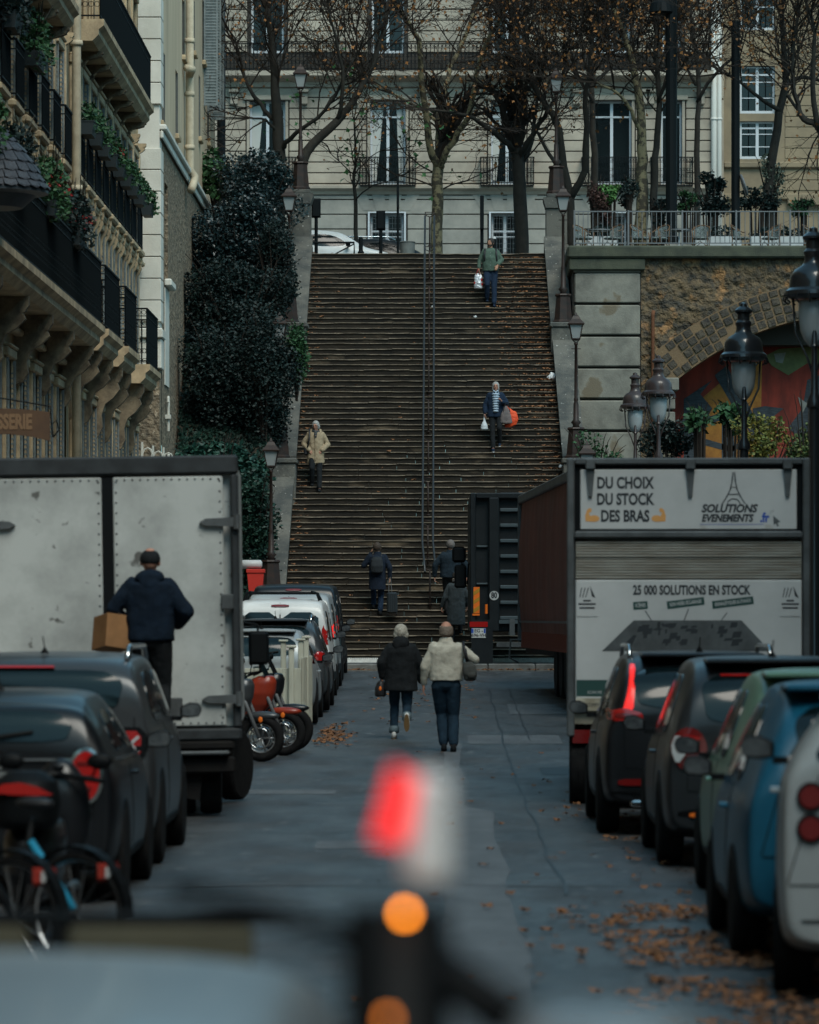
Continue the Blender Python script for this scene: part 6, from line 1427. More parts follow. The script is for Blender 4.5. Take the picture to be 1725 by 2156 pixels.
navy = cloth('navy_cloth', (.010,.022,.045)); blackc = cloth('black_cloth', (.010,.012,.014)); cream = cloth('cream_suede', (.47,.44,.37), (.36,.34,.285)); jeans = cloth('dark_denim', (.012,.03,.05), (.008,.02,.034)); greenS = cloth('green_shirt', (.075,.115,.09), (.055,.085,.066)); beige = cloth('beige_raincoat', (.32,.25,.165), (.24,.185,.12), .7); bluehood = cloth('blue_hoodie', (.003,.010,.022), (.002,.007,.015)); grcoat = cloth('grey_wool_coat', (.045,.055,.06)); paleb = cloth('pale_blue_quilt', (.34,.42,.5), (.27,.34,.42), .5); whitesh = cloth('white_sneaker', (.55,.55,.53)); gum = mat('gum_sole', (.2,.12,.05), .8, amt=0); greycuff = cloth('denim_cuff', (.11,.15,.17)); bagk = mat('dark_leather', (.014,.015,.017), .5, c2=(.02,.02,.022), s=9)
down = (0,.05,-1)
# couple walking away
pm = person('bald man in a cream jacket and dark trousers walking away up the road', (.03,58.8,gz(58.8)), 0, 1.79, skinm,
    [((-.285,-.03,1.16),(-.30,.06,.93),(-.05,.15,-1),(1,0,0),.35), ((.385,-.05,1.24),(.30,.20,1.30),(-.6,.1,.6),(0,-1,0),1.2)], [(-.03,.03,0),(.10,-.12,0)],
    [G_trousers(jeans, wide=1.12), G_top(cream, .955, .225, .155, 1.08, collar=.045, fold=.03, fs=.16, shoulder=1.05), G_shoes(blackc, trimm, (0, .15))], H_short(hairbr, bald=True), vox=.0075)
def collar(R, m, k, z, r=.085, h=.05, name='collar'):
    mb = MB(); mb.tube([(0,-.01,z),(0,-.005,z+h*.5),(0,0,z+h)], [r*1.15,r*1.05,r], 16, False, .9); mb.build(name, m, R, True)
collar(pm, cream, 1, 1.49, .088, .06)
bp = thing('backpack', 'small dark grey backpack hanging from the shoulder of the man in cream', 'bag', (.03,58.8,gz(58.8)))
mb = MB(); loft(mb, [(.98,.05,.04,.33,-.17),(1.0,.085,.06,.33,-.18),(1.08,.10,.075,.325,-.19),(1.18,.095,.07,.315,-.18),(1.24,.06,.05,.305,-.16)]); soft(mb, 'bag', cloth('bag_grey', (.06,.062,.058)), bp, .01, 3, .01, .08)
mb = MB(); mb.tube([(.29,-.13,1.22),(.265,-.175,1.33),(.245,-.15,1.44),(.235,-.06,1.515),(.235,.05,1.48)], .018, 6, sq=.5); mb.tube([(.34,-.18,1.20),(.29,-.185,1.3),(.27,-.16,1.42)], .012, 6); mb.build('strap', bagk, bp, True)
mb = MB(); mb.ell((.345,-.245,1.06), (.065,.03,.05), 12, 8); mb.build('pocket', cloth('bag_grey', (.06,.062,.058)), bp, True)
wy = 62.5; wxx = -.63
pw = person('grey-blond woman in a dark raincoat and rolled jeans walking beside the man in cream', (wxx,wy,gz(wy)), 0, 1.66, skinm,
    [((-.30,-.05,1.18),(-.285,.03,.97),(0,.1,-1),(1,0,0),1.4), ((.30,.02,1.15),(.315,.10,.90),(.3,.1,-.8),(-1,0,0),.5)], [(-.10,.08,0),(.09,-.36,.23)],
    [G_trousers(jeans, wide=1.05, hem=.10, cuff=greycuff), G_top(blackc, .74, .24, .17, 1.25, fold=.03, fs=.16, flare=1.08, name='raincoat', shoulder=1.02), G_shoes(whitesh, gum, (0,-1.25))], H_short(hairb, bob=True, low=-.09, thick=.014), vox=.0075)
mb = MB(); mb.ell((0,-.10,1.40), (.13,.07,.10), 14, 8); mb.ell((0,-.05,1.46), (.10,.08,.06), 14, 8); mb.ell((-.05,-.12,1.36),(.06,.05,.09),10,8); soft(mb, 'hood', blackc, pw, .012, 3, .015, .08)
hb = thing('handbag', 'soft black handbag held in the left hand of the woman in the raincoat', 'bag', (wxx-.30,wy+.05,gz(wy)+.62))
mb = MB(); loft(mb, [(0,.07,.10,0,0),(.02,.085,.13,0,0),(.12,.08,.14,0,0),(.20,.06,.12,.01,0),(.23,.03,.10,.01,0)]); soft(mb, 'bag', bagk, hb, .01, 3, .012, .08)
for y in (-.05,.05): mb = MB(); mb.tube([(.0,y-.04,.2),(.01,y*.6,.30),(.0,y+.04,.2)], .008, 6); mb.build('handle', bagk, hb, True)
mb = MB(); mb.ell((0,-.14,.12), (.02,.012,.035), 6, 5); mb.build('charm', orangel, hb)
# hooded man on the tail lift with a box
mx, my, mz_ = -2.77, 40.3, .80
ph = person('man in a blue hooded sweatshirt and dark cap at the left truck', (mx,my,mz_), 0, 1.80, skinm,
    [((-.33,-.02,1.20),(-.26,.20,1.02),(.3,.6,-.2),(1,0,0),.6), ((.33,-.06,1.17),(.24,.16,1.05),(-.4,.7,0),(-1,0,0),.8)], [(-.10,.05,0),(.12,-.05,0)],
    [G_trousers(blackc, wide=1.15), G_top(bluehood, .90, .225, .16, 1.2, fold=.03, fs=.15, name='hoodie', shoulder=1.02), G_shoes(blackc, trimm)], None, vox=.009)
mb = MB(); mb.ell((0,.0,1.70), (.098,.115,.095), 18, 12); mb.v = [(x,y,max(z,1.655)) for x,y,z in mb.v]; soft(mb, 'cap', blackc, ph, .008, 1)
mb = MB(); mb.ell((0,-.07,1.52), (.145,.09,.085), 16, 10); mb.ell((0,-.12,1.45), (.11,.06,.09), 14, 8); mb.ell((0,.04,1.53), (.12,.08,.06), 14, 8); soft(mb, 'hood', bluehood, ph, .012, 3, .02, .09)
cb = thing('cardboard_box', 'brown cardboard box tucked under the left arm of the man in the blue hoodie', 'box', (-3.13,40.32,1.81)); cb.rotation_euler = (rad(-8), rad(8), rad(28))
mb = MB(); mb.cbox(-.13,.13,-.16,.16,-.17,.15,.004); mb.build('box', mat('cardboard', (.24,.12,.05), .8, c2=(.18,.09,.037), s=5), cb)
mb = MB(); mb.box(-.025,.025,-.1605,.1605,.1502,.1515); mb.build('tape', mat('packing_tape', (.42,.25,.12), .4, amt=0), cb)
# people on the stairs
P, n = onstairs(795, 1303)
ps = person('man in a long dark coat and backpack climbing with a suitcase', P, 0, 1.76, skin2,
    [((-.33,.02,1.20),(-.16,.06,1.50),(.4,-.2,1),(1,0,0),1.0), ((.29,-.08,1.17),(.30,-.03,.92),(0,-.05,-1),(-1,0,0),1.4)], [(-.10,.26,hs),(.07,-.02,0)],
    [G_trousers(navy), G_top(cloth('dark_navy_wool', (.008,.014,.026)), .62, .205, .15, 1.1, fold=.02, name='coat', collar=.04, flare=1.0), G_shoes(blackc)], H_short(mat('hair_brown', (.05,.035,.026), .7, s=30)), head_turn=rad(-18))
b = thing('backpack', 'black backpack on the shoulders of the man with the suitcase', 'bag', P); mb = MB(); loft(mb, [(1.02,.11,.05,-.01,-.2),(1.05,.15,.07,-.01,-.21),(1.2,.155,.085,-.01,-.22),(1.35,.14,.07,-.01,-.2),(1.42,.09,.04,-.01,-.18)]); soft(mb, 'bag', cloth('backpack_grey', (.022,.026,.03)), b, .012, 3, .01, .1)
mb = MB(); mb.tube([(-.10,-.15,1.38),(-.11,-.06,1.49),(-.12,.08,1.45)], .02, 6, sq=.4); mb.tube([(.09,-.15,1.38),(.10,-.06,1.49),(.11,.08,1.45)], .02, 6, sq=.4); mb.build('strap', bagk, b, True)
sc = thing('suitcase', 'black hard shell cabin suitcase pulled up the steps by the man in the long coat', 'suitcase', (P.x+.36,P.y-.12-ws*1.0,P.z-hs*1.0+.16))
mb = MB(); mb.cbox(-.13,.13,-.12,.12,.05,.56,.035)
for x in (-.08,-.03,.03,.08): mb.cbox(x-.012,x+.012,-.13,-.119,.08,.53,.004)
mb.build('shell', mat('suitcase_shell', (.02,.024,.027), .4, amt=0), sc, auto=35)
mb = MB(); mb.tube([(-.08,.08,.5),(-.08,.06,.9),(-.03,.06,.92)], .008, 6); mb.tube([(-.0,.08,.5),(-.04,.06,.9)], .008, 6); mb.build('handle', railgrey, sc)
for x in (-.1,.1): mb = MB(); mb.lathe([(.03,-.015),(.03,.015)], n=10, M=Matrix.Translation((x,-.08,.03)) @ Matrix.Rotation(pi/2,4,'Y')); mb.build('wheel', tyrem, sc)
P, n = onstairs(949, 1302)
person('broad man in a dark navy jacket climbing the steps behind the black trailer mirror', P, 0, 1.82, skinm,
    [((-.36,-.02,1.17),(-.37,.05,.93),(0,.1,-1),(1,0,0),.8), ((.36,-.02,1.17),(.37,.05,.93),(0,.1,-1),(-1,0,0),.8)], [(-.08,.0,0),(.12,.25,hs)],
    [G_trousers(blackc, wide=1.1), G_top(cloth('navy_jacket', (.012,.022,.032)), .88, .25, .17, 1.2, fold=.02, collar=.03, shoulder=1.08), G_shoes(blackc)], H_short(mat('hair_grey_brown', (.15,.13,.12), .7, c2=(.08,.07,.065), s=30)))
P, n = onstairs(961, 1352)
pg = person('person in a long grey coat and striped scarf beside the black trailer', P, 0, 1.66, skinm,
    [((-.28,-.02,1.14),(-.36,.06,.90),(-.1,.1,-1),(1,0,0),.7), ((.27,.0,1.14),(.27,.1,.92),(0,.2,-1),(-1,0,0),.7)], [(-.09,.0,0),(.10,.24,hs)],
    [G_trousers(blackc), G_top(grcoat, .42, .22, .165, 1.15, fold=.02, name='coat', flare=1.06, shoulder=1.0), G_shoes(blackc)], H_short(haird, bob=False, thick=.012))
mb = MB()
for q in range(3): mb.tube([(.085*cos(a*pi/6),.075*sin(a*pi/6)-.01,1.44+q*.028+.01*sin(a)) for a in range(13)], .02, 8)
soft(mb, 'scarf', mat('scarf', (.34,.28,.22), .9, c2=(.08,.08,.09), s=22, stretch=(.5,.5,2.5), cut=(.48,.52)), pg, .009, 1)
# facing down the stairs
P, n = onstairs(1033, 634)
pa = person('bearded man in a green shirt with backpack straps walking down near the top', P, pi, 1.76, skin2,
    [((-.31,.0,1.17),(-.20,.16,1.02),(.35,.35,-.75),(0,-1,0),.5), ((.30,-.02,1.16),(.32,.05,.93),(0,.05,-1),(-1,0,0),1.5)], [(-.10,.27,-hs),(.09,.0,0)],
    [G_trousers(navy, wide=1.1), G_top(greenS, .86, .225, .165, 1.0, fold=.022, name='shirt', sleeve=.86, belly=.02), G_shoes(navy)], H_short(haird), True, head_turn=rad(-28), vox=.0085)
mb = MB(); mb.ell((0,.05,-.062), (.05,.045,.038), 12, 8); mb.ell((0,.02,-.05), (.066,.06,.03), 12, 8); t = MB(); t.add(mb.v, mb.f, Matrix.Translation((0,.022,1.625*1.006-.004)) @ Matrix.Rotation(rad(-28),4,'Z')); soft(t, 'beard', haird, pa, .007, 1)
mb = MB()
for x in (-.15,.15): mb.tube([(x,-.12,1.40),(x,-.05,1.495),(x,.09,1.46),(x*1.08,.165,1.33),(x*1.15,.16,1.15),(x*1.2,.05,1.08)], .024, 6, sq=.35)
b = thing('backpack', 'black backpack worn by the bearded man in the green shirt', 'bag', P, pi); mb.build('strap', bagk, b, True); mb = MB(); mb.cbox(-.15,.15,-.32,-.16,1.0,1.42,.05); mb.build('bag', bagk, b)
mb = MB()
for i in range(6): mb.ell((.0,.178+.01*(i>2),1.36-.085*i), (.006,.004,.006), 6, 4)
mb.build('button', winframe, pa)
sb = thing('shopping_bag', 'silver white carrier bag with red handles carried by the man in the green shirt', 'bag', (P.x-.335,P.y-.06,P.z+.38), 0)
mb = MB(); loft(mb, [(0,.10,.07,0,0),(.02,.12,.085,0,0),(.2,.115,.07,0,0),(.36,.10,.03,0,0),(.42,.06,.012,0,0)]); soft(mb, 'bag', mat('silver_bag', (.55,.56,.58), .35, metal=.3, c2=(.3,.31,.33), s=9, bump=.6, bs=20), sb, .009, 1, .03, .07)
mb = MB(); mb.tube([(-.05,-.03,.38),(-.015,-.02,.53),(.0,0,.55),(.015,-.02,.53),(.05,-.03,.38)], .008, 5); mb.build('handle', redl, sb)
mb = MB(); mb.ell((.09,-.062,.24), (.02,.01,.05), 8, 6); mb.ell((.1,-.055,.12), (.02,.01,.045), 8, 6); mb.ell((-.1,-.05,.16),(.02,.01,.04),8,6); mb.build('print', redl, sb)
P, n = onstairs(1044, 944)
pb = person('grey haired woman in an open navy coat over a pale quilted vest', P, pi, 1.66, skinm,
    [((-.30,.0,1.17),(-.17,.24,1.20),(.5,.3,.8),(.6,0,-.5),1.3), ((.29,-.02,1.15),(.30,.05,.91),(0,.05,-1),(-1,0,0),1.5)], [(-.10,.0,0),(.07,.26,-hs)],
    [G_trousers(blackc), G_top(navy, .80, .225, .15, 1.1, fold=.02, name='coat', flare=1.05), G_shoes(navy, winframe)], H_short(hairg, long=True, low=-.02), True, vox=.0085, glasses=True)
mb = MB()
for i in range(8): mb.ell((-.0,.115,1.34-.062*i), (.105-.003*i,.1,.036), 16, 8)
mb.tube([(-.07,.07,1.38),(-.05,.11,1.44),(0,.13,1.40),(.05,.11,1.44),(.07,.07,1.38)], .022, 8); soft(mb, 'quilted_vest', paleb, pb, .009, 1)
t1 = thing('shopping_bag', 'small knotted white plastic bag in the hand of the woman in the pale vest', 'bag', (P.x-.295,P.y-.06,P.z+.42))
mb = MB(); loft(mb, [(0,.06,.05,0,0),(.03,.095,.08,0,0),(.12,.085,.07,0,0),(.24,.03,.025,0,0),(.36,.012,.012,0,0),(.40,.02,.01,0,0)]); soft(mb, 'bag', mat('white_bag', (.5,.53,.55), .5, c2=(.36,.39,.41), s=14, stretch=(3,3,.5)), t1, .008, 1, .012, .05)
t2 = thing('tote_bag', 'grey brown tote bag on the forearm of the woman in the pale vest', 'bag', (P.x+.27,P.y-.16,P.z+.58))
mb = MB(); loft(mb, [(0,.12,.05,.0,0),(.03,.16,.07,.0,0),(.2,.14,.06,-.01,0),(.36,.08,.03,-.01,0),(.46,.04,.015,-.01,0)]); soft(mb, 'bag', mat('tote_brown', (.16,.125,.12), .85, c2=(.1,.09,.09), s=5), t2, .01, 2, .02, .1)
mb = MB(); mb.tube([(-.08,-.03,.3),(-.03,-.04,.5),(.02,-.03,.56),(.06,-.02,.45),(.1,0,.3)], .01, 5); mb.build('handle', bagk, t2)
t3 = thing('tote_bag', 'bright orange red shopping bag behind the grey brown tote', 'bag', (P.x+.42,P.y+.0,P.z+.50))
mb = MB(); loft(mb, [(0,.08,.06,-.1,0),(.06,.16,.08,-.04,0),(.2,.17,.08,.0,0),(.38,.13,.05,0,0),(.5,.03,.02,-.12,0),(.62,.015,.012,-.16,0)]); soft(mb, 'bag', mat('orange_red_bag', (.75,.085,.02), .6, c2=(.5,.05,.015), s=6), t3, .01, 2, .03, .1)
P, n = onstairs(665, 1020)
pc = person('woman in a beige raincoat coming down with her hands in her pockets', P, pi, 1.66, skinm,
    [((-.33,-.05,1.14),(-.185,.13,.99),(.5,.1,-.6),(0,-1,0),.5), ((.33,-.05,1.14),(.185,.13,.99),(-.5,.1,-.6),(0,-1,0),.5)], [(-.10,.26,-hs),(.09,.0,0)],
    [G_trousers(blackc, wide=1.02), G_top(beige, .62, .215, .155, 1.2, fold=.028, name='raincoat', flare=1.1, sleeve=1.05, fs=.14), G_shoes(blackc)], H_short(hairg, bob=True, low=-.03), True, vox=.0085, head_turn=rad(-12), head_tilt=rad(-14), stoop=.02, glasses=True)
mb = MB(); mb.tube([(-.13,.06,1.36),(-.115,-.03,1.44),(0,-.08,1.46),(.115,-.03,1.44),(.13,.06,1.36)], [.03,.045,.045,.045,.03], 8, sq=.7); soft(mb, 'collar', beige, pc, .012, 2)
mb = MB(); mb.tube([(.075*cos(a*pi/6),.07*sin(a*pi/6)+.02,1.40+.01*sin(a)) for a in range(13)], .035, 8); mb.tube([(0,.13,1.38),(.0,.16,1.28),(0,.165,1.2)], [.04,.035,.01], 8); soft(mb, 'scarf', mat('floral_scarf', (.03,.04,.045), .9, c2=(.3,.2,.15), s=35, cut=(.38,.42)), pc, .01, 1)
mb = MB(); mb.cbox(-.012,.012,.15,.178,.66,1.24,.004); mb.build('placket', beige, pc)
bb = thing('shoulder_bag', 'black bag hanging from the shoulder of the woman in the beige raincoat', 'bag', P, pi); mb = MB(); mb.tube([(.15,-.1,1.42),(.155,.0,1.475),(.15,.12,1.40),(.16,.175,1.2),(.2,.17,1.0)], .02, 6, sq=.4); mb.build('strap', bagk, bb, True); mb = MB(); mb.cbox(.19,.30,-.14,.12,.80,1.0,.03); mb.build('bag', bagk, bb)
# ---------------------------------------------------------------- fence, bikes, street furniture
fencem = mat('cream_fence_paint', (.46,.46,.38), .6, c2=(.34,.34,.28), s=3, stretch=(2,2,.5))
fn = thing('board_fence', 'cream painted vertical board enclosure at the kerb behind the motorcycles', 'fence', (-2.1, 62.9, gz(63)))
mb = MB()
for i in range(20):
    y = .0+i*.145; mb.cbox(-.03+i*.004, .0+i*.004, y, y+.138, .04, 1.17+.012*(i%2), .006)
mb.build('side_panel', fencem, fn)
mb = MB()
for i in range(14):
    x = -1.95+i*.14; mb.cbox(x, x+.13, -.06, -.03, .04, 1.02, .006)
mb.cbox(-1.95,0,-.03,0,.85,.93,.01); mb.build('end_panel', fencem, fn)
for x, y, h in ((-.14,-.12,1.32),(-.02,.4,1.42),(.02,1.6,1.45),(-.9,-.12,1.2),(-.3,1.0,1.4)):
    mb = MB(); mb.cbox(x-.04,x+.04,y-.04,y+.04,0,h,.01); mb.cbox(x-.07,x+.07,y-.07,y+.07,h+.001,h+.035,.01); mb.build('post', fencem, fn)
redp = paint('red_motorcycle_paint', (.24,.028,.012)); wsp = paint('grey_motorcycle_paint', (.22,.23,.235))
def torus(mb, c, R, r, n=26, m=8, M=None):
    vs = []; fs = []
    for i in range(n):
        a = 2*pi*i/n
        for k in range(m): b = 2*pi*k/m; q = R+r*cos(b); vs.append((c[0]+r*1.15*sin(b), c[1]+q*cos(a), c[2]+q*sin(a)))
    for i in range(n):
        for k in range(m): fs.append((i*m+k, ((i+1)%n)*m+k, ((i+1)%n)*m+(k+1)%m, i*m+(k+1)%m))
    mb.add(vs, fs, M)
def motorcycle(label, loc, rz, p1, p2, lean=.06, screen=True):
    r = thing('motorcycle', label, 'motorcycle', loc, rz); r.rotation_euler = (0, lean, rz)     # front points +y
    for y, st in ((1.42,0), (0,0)):
        mb = MB(); torus(mb, (0,y,.31), .25, .062); o = mb.build('wheel', tyrem, r, True)
        mb = MB(); torus(mb, (0,y,.31), .195, .016)
        for k in range(5): a = k*2*pi/5; mb.tube([(0,y,.31),(0,y+.19*cos(a),.31+.19*sin(a))], .014, 5)
        mb.build('rim', rimm, o, True); mb = MB()
        for s in (-.07,.07): torus(mb, (s,y,.31), .135, .012, 24, 4)
        mb.build('brake_disc', chrome, o, True)
    mb = MB()
    for s in (-.09,.09): mb.tube([(s,1.42,.31),(s,1.25,.75),(s,1.12,1.05)], [.028,.026,.022], 8)
    mb.build('fork', railgrey, r, True)
    mb = MB(); mb.ell((0,1.44,.60), (.075,.24,.06), 12, 8); mb.v = [(x,y,max(z,.56-(abs(y-1.44))*.3)) for x,y,z in mb.v]; mb.build('front_mudguard', p1, r, True)
    mb = MB(); loft(mb, [(.55,.08,.18,0,.95),(.7,.14,.28,0,.98),(.85,.17,.30,0,1.02),(1.0,.14,.22,0,1.12),(1.08,.09,.1,0,1.2)]); soft(mb, 'fairing', p1, r, .02, 4)
    mb = MB(); mb.ell((0,.62,.86), (.15,.27,.14), 14, 10); mb.ell((0,.18,.80), (.13,.3,.07), 12, 8); mb.ell((0,-.2,.86), (.09,.2,.05), 12, 8); soft(mb, 'tank', p2, r, .02, 4)
    mb = MB(); mb.cbox(-.13,.13,-.12,.45,.84,.90,.03); mb.build('seat', bagk, r)
    mb = MB(); mb.cbox(-.15,.15,.35,.9,.28,.66,.06); mb.tube([(.14,.4,.3),(.17,-.1,.36),(.18,-.35,.5)], .045, 8); mb.build('engine', chassis, r)
    mb = MB(); mb.ell((0,1.27,.90), (.085,.05,.06), 12, 8); mb.build('headlight', clearl, r, True)
    for s in (-1,1): mb = MB(); mb.ell((s*.13,1.45,.56), (.012,.03,.04), 8, 6); mb.build('reflector', orangel, r)
    mb = MB(); mb.tube([(-.36,.98,1.08),(-.2,1.06,1.12),(.2,1.06,1.12),(.36,.98,1.08)], .016, 6); mb.build('handlebar', trimm, r, True)
    for s in (-1,1): mb = MB(); mb.tube([(s*.28,1.04,1.1),(s*.33,1.08,1.25)], .007, 5); mb.ell((s*.35,1.08,1.29), (.075,.025,.045), 10, 6); mb.build('mirror', trimm, r, True)
    if screen: mb = MB(); mb.add([(-.12,1.2,1.08),(.12,1.2,1.08),(.10,1.08,1.34),(-.10,1.08,1.34),(-.12,1.21,1.08),(.12,1.21,1.08),(.10,1.09,1.34),(-.10,1.09,1.34)], [(0,1,2,3),(7,6,5,4),(0,4,5,1),(1,5,6,2),(2,6,7,3),(3,7,4,0)]); mb.build('windscreen', carglass, r)
    return r
motorcycle('red and silver motorcycle parked nose out beside the left box truck', (-3.55,57.9,gz(57.5)), rad(-102), redp, wsp)
motorcycle('black motorcycle just behind the red one', (-3.5,59.2,gz(59)), rad(-100), blk, blk)
motorcycle('dark motorcycle half hidden behind the truck wheel, in front of the red one', (-3.75,56.0,gz(56)), rad(-104), slatp, blk)
cr = thing('red_crate', 'small red crate with a white roll on the roof of the black people carrier', 'crate', W(539,1250,87.5)); Pc = F/87.5
mb = MB(); mb.prism([(-.13,0),(.13,0),(.17,.42),(-.17,.42)], 'y', -.2, .2); mb.cbox(-.19,.19,-.22,.22,.42,.50,.01); mb.build('crate', mat('red_plastic', (.45,.03,.02), .5, amt=0), cr)
mb = MB(); mb.tube([(-.3,0,.6),(-.28,0,.6),(.1,0,.6),(.13,0,.6)], [.05,.09,.09,.05], 12); mb.build('roll', panelw, cr, True)
# scooter and hire bikes at the lower left
scn = thing('scooter', 'black scooter with a red reflector on its top case, at the lower left', 'scooter', (-2.44,24.6,0), rad(-4))
mb = MB(); loft(mb, [(.72,.14,.14,0,.2),(.76,.19,.19,0,.2),(.9,.205,.205,0,.2),(1.0,.18,.18,0,.21),(1.06,.1,.1,0,.22)]); soft(mb, 'top_case', trimm, scn, .02, 4)
mb = MB(); mb.prism([(-.17,.945),(-.10,.99),(.0,1.0),(.10,.975),(.19,.93),(.10,.925),(-.05,.93)], 'y', -.02, .03); mb.build('reflector', redl, scn)
for y_ in (.35, 1.6): mb = MB(); torus(mb, (0,y_,.28), .21, .063); mb.build('wheel', tyrem, scn, True)
mb = MB(); loft(mb, [(.3,.1,.3,0,.5),(.45,.16,.42,0,.5),(.65,.17,.45,0,.55),(.76,.14,.4,0,.6)]); mb.ell((0,1.45,.75),(.2,.12,.35),12,8); mb.cbox(-.15,.15,.9,1.4,.3,.36,.02); soft(mb, 'body', blk, scn, .025, 4)
mb = MB(); mb.tube([(-.3,1.25,.96),(0,1.35,1.0),(.3,1.25,.96)], .018, 6); mb.tube([(0,1.55,.3),(0,1.4,1.05)], .04, 8); mb.build('handlebar', trimm, scn)
for s in (-1,1): mb = MB(); mb.tube([(s*.22,1.3,.98),(s*.25,1.28,1.05)], .008, 5); mb.ell((s*.27,1.27,1.08), (.08,.03,.05), 10, 6); mb.build('mirror', trimm, scn, True)
def bicycle(label, loc, rz, mguard, stay):
    panel_m = redpl
    r = thing('hire_bicycle', label, 'bicycle', loc, rz, 'hire bicycles at the lower left')
    for y in (0, 1.08):
        mb = MB(); torus(mb, (0,y,.34), .31, .022, 32, 6); o = mb.build('wheel', tyrem, r, True)
        mb = MB(); 
        for k in range(14): a = k*2*pi/14; mb.tube([(0,y,.34),(0,y+.3*cos(a),.34+.3*sin(a))], .002, 3, False)
        torus(mb, (0,y,.34), .29, .008, 28, 4); mb.build('spokes', rimm, o)
    mb = MB(); mb.tube([(0,0,.34),(0,.42,.30),(0,.92,.85),(0,1.08,.34)], .022, 8); mb.tube([(0,.42,.30),(0,.32,.85)], .02, 8); mb.build('frame', trimm, r, True)
    mb = MB(); mb.tube([(0,.02,.36),(0,.33,.72)], .022, 8); mb.build('stay', stay, r, True)
    mb = MB()
    for i in range(10):
        a0, a1 = pi*(.25+i*.075), pi*(.25+(i+1)*.075); mb.add([(-.035,.37*cos(a0),.34+.37*sin(a0)),(.035,.37*cos(a0),.34+.37*sin(a0)),(.035,.37*cos(a1),.34+.37*sin(a1)),(-.035,.37*cos(a1),.34+.37*sin(a1)),(-.03,.355*cos(a0),.34+.355*sin(a0)),(.03,.355*cos(a0),.34+.355*sin(a0)),(.03,.355*cos(a1),.34+.355*sin(a1)),(-.03,.355*cos(a1),.34+.355*sin(a1))], [(0,1,2,3),(7,6,5,4),(0,4,5,1),(2,6,7,3),(1,5,6,2),(3,7,4,0)])
    mb.build('mudguard', trimm, r)
    mb = MB(); mb.ell((0,.3,.93), (.07,.13,.035), 12, 6); mb.build('saddle', bagk, r, True)
    mb = MB(); mb.tube([(-.28,.85,1.05),(-.1,.95,1.08),(.1,.95,1.08),(.28,.85,1.05)], .014, 6); mb.tube([(0,.92,.8),(0,.95,1.08)], .018, 6); mb.build('handlebar', trimm, r, True)
    mb = MB(); mb.cbox(-.09,.09,-.24,-.2,.52,.62,.02); mb.build('rear_panel', panel_m, r)
    mb = MB(); mb.cbox(-.05,.05,-.245,-.241,.54,.60,.003); mb.build('badge', panelw, r)
    return r
redpl = mat('red_panel', (.22,.02,.012), .5, amt=0); bluepl = mat('blue_stay', (.02,.22,.36), .45, amt=0)
bicycle('hire bicycle with a blue stay and dark mudguard, nearest the road at the lower left', (-2.0,23.3,0), rad(55), trimm, bluepl)
bicycle('hire bicycle with a red rear panel at the lower left edge', (-2.3,22.9,0), rad(52), redpl, trimm)
# big street lamps on the right pavement
def big_lamp(Y, px, top, m, label):
    x = LX(px, Y); z0 = gz(Y)+.13 if Y < 90 else .9; T = HC+(CY-top)*Y/F; r = thing('avenue_lamp', label, 'street lamp', (x, Y, z0), 0, 'bell shaped lamps along the right pavement'); h = T-z0
    mb = MB(); mb.lathe([(.2,0),(.2,.3),(.15,.4),(.12,1.0),(.08,1.1),(.07,h-2.4),(.10,h-2.38),(.10,h-2.3),(.05,h-2.2),(.035,h-1.6),(.055,h-1.58),(.035,h-1.55),(.03,h-.75)], n=14); mb.build('post', m, r, auto=40)
    mb = MB(); z = h-.95
    mb.lathe([(.30,0),(.385,.05),(.375,.10),(.325,.14),(.315,.2),(.305,.30),(.25,.38),(.15,.44),(.12,.5),(.115,.56),(.13,.6),(.13,.62),(.10,.66),(.10,.76),(.145,.79),(.145,.82),(.10,.86),(.06,.88),(.05,.93),(.0,.95)], (0,.14,z), 24); mb.build('hood', m, r, auto=35)
    mb = MB()
    for k in range(14): a = 2*pi*k/14; mb.tube([(.37*cos(a),.14+.37*sin(a),z+.08),(.40*cos(a),.14+.40*sin(a),z-.02),(.35*cos(a),.14+.35*sin(a),z-.06)], .012, 4)
    mb.build('rim_ornament', m, r)
    mb = MB(); mb.lathe([(.02,-.64),(.06,-.62),(.12,-.55),(.175,-.42),(.195,-.25),(.20,-.02)], (0,.14,z), 20); mb.build('globe', mat('globe_glass', (.42,.45,.46), .25, amt=0, trans=.3), r, True)
    mb = MB(); mb.tube([(0,0,h-2.0),(-.1,.05,h-1.7),(-.24,.1,h-1.4),(-.27,.14,z)], .016, 6); mb.tube([(0,0,h-2.0),(.1,.05,h-1.7),(.24,.1,h-1.4),(.27,.14,z)], .016, 6); mb.build('yoke', m, r, True)
brl = mat('brown_lamp_paint', (.045,.03,.028), .4, c2=(.028,.02,.019), s=4, coat=.3); bll = mat('black_lamp_paint', (.012,.014,.017), .3, amt=0, coat=.6)
big_lamp(110, 1338, 783, brl, 'farthest and smallest bell lamp, brown, in front of the block wall'); big_lamp(98, 1387, 747, brl, 'brown bell lamp second from the far end, by the rusty pipe'); big_lamp(69, 1567, 635, bll, 'black bell lamp in front of the arch mural'); big_lamp(56, 1715, 475, bll, 'large black bell lamp cut by the right edge of the frame')
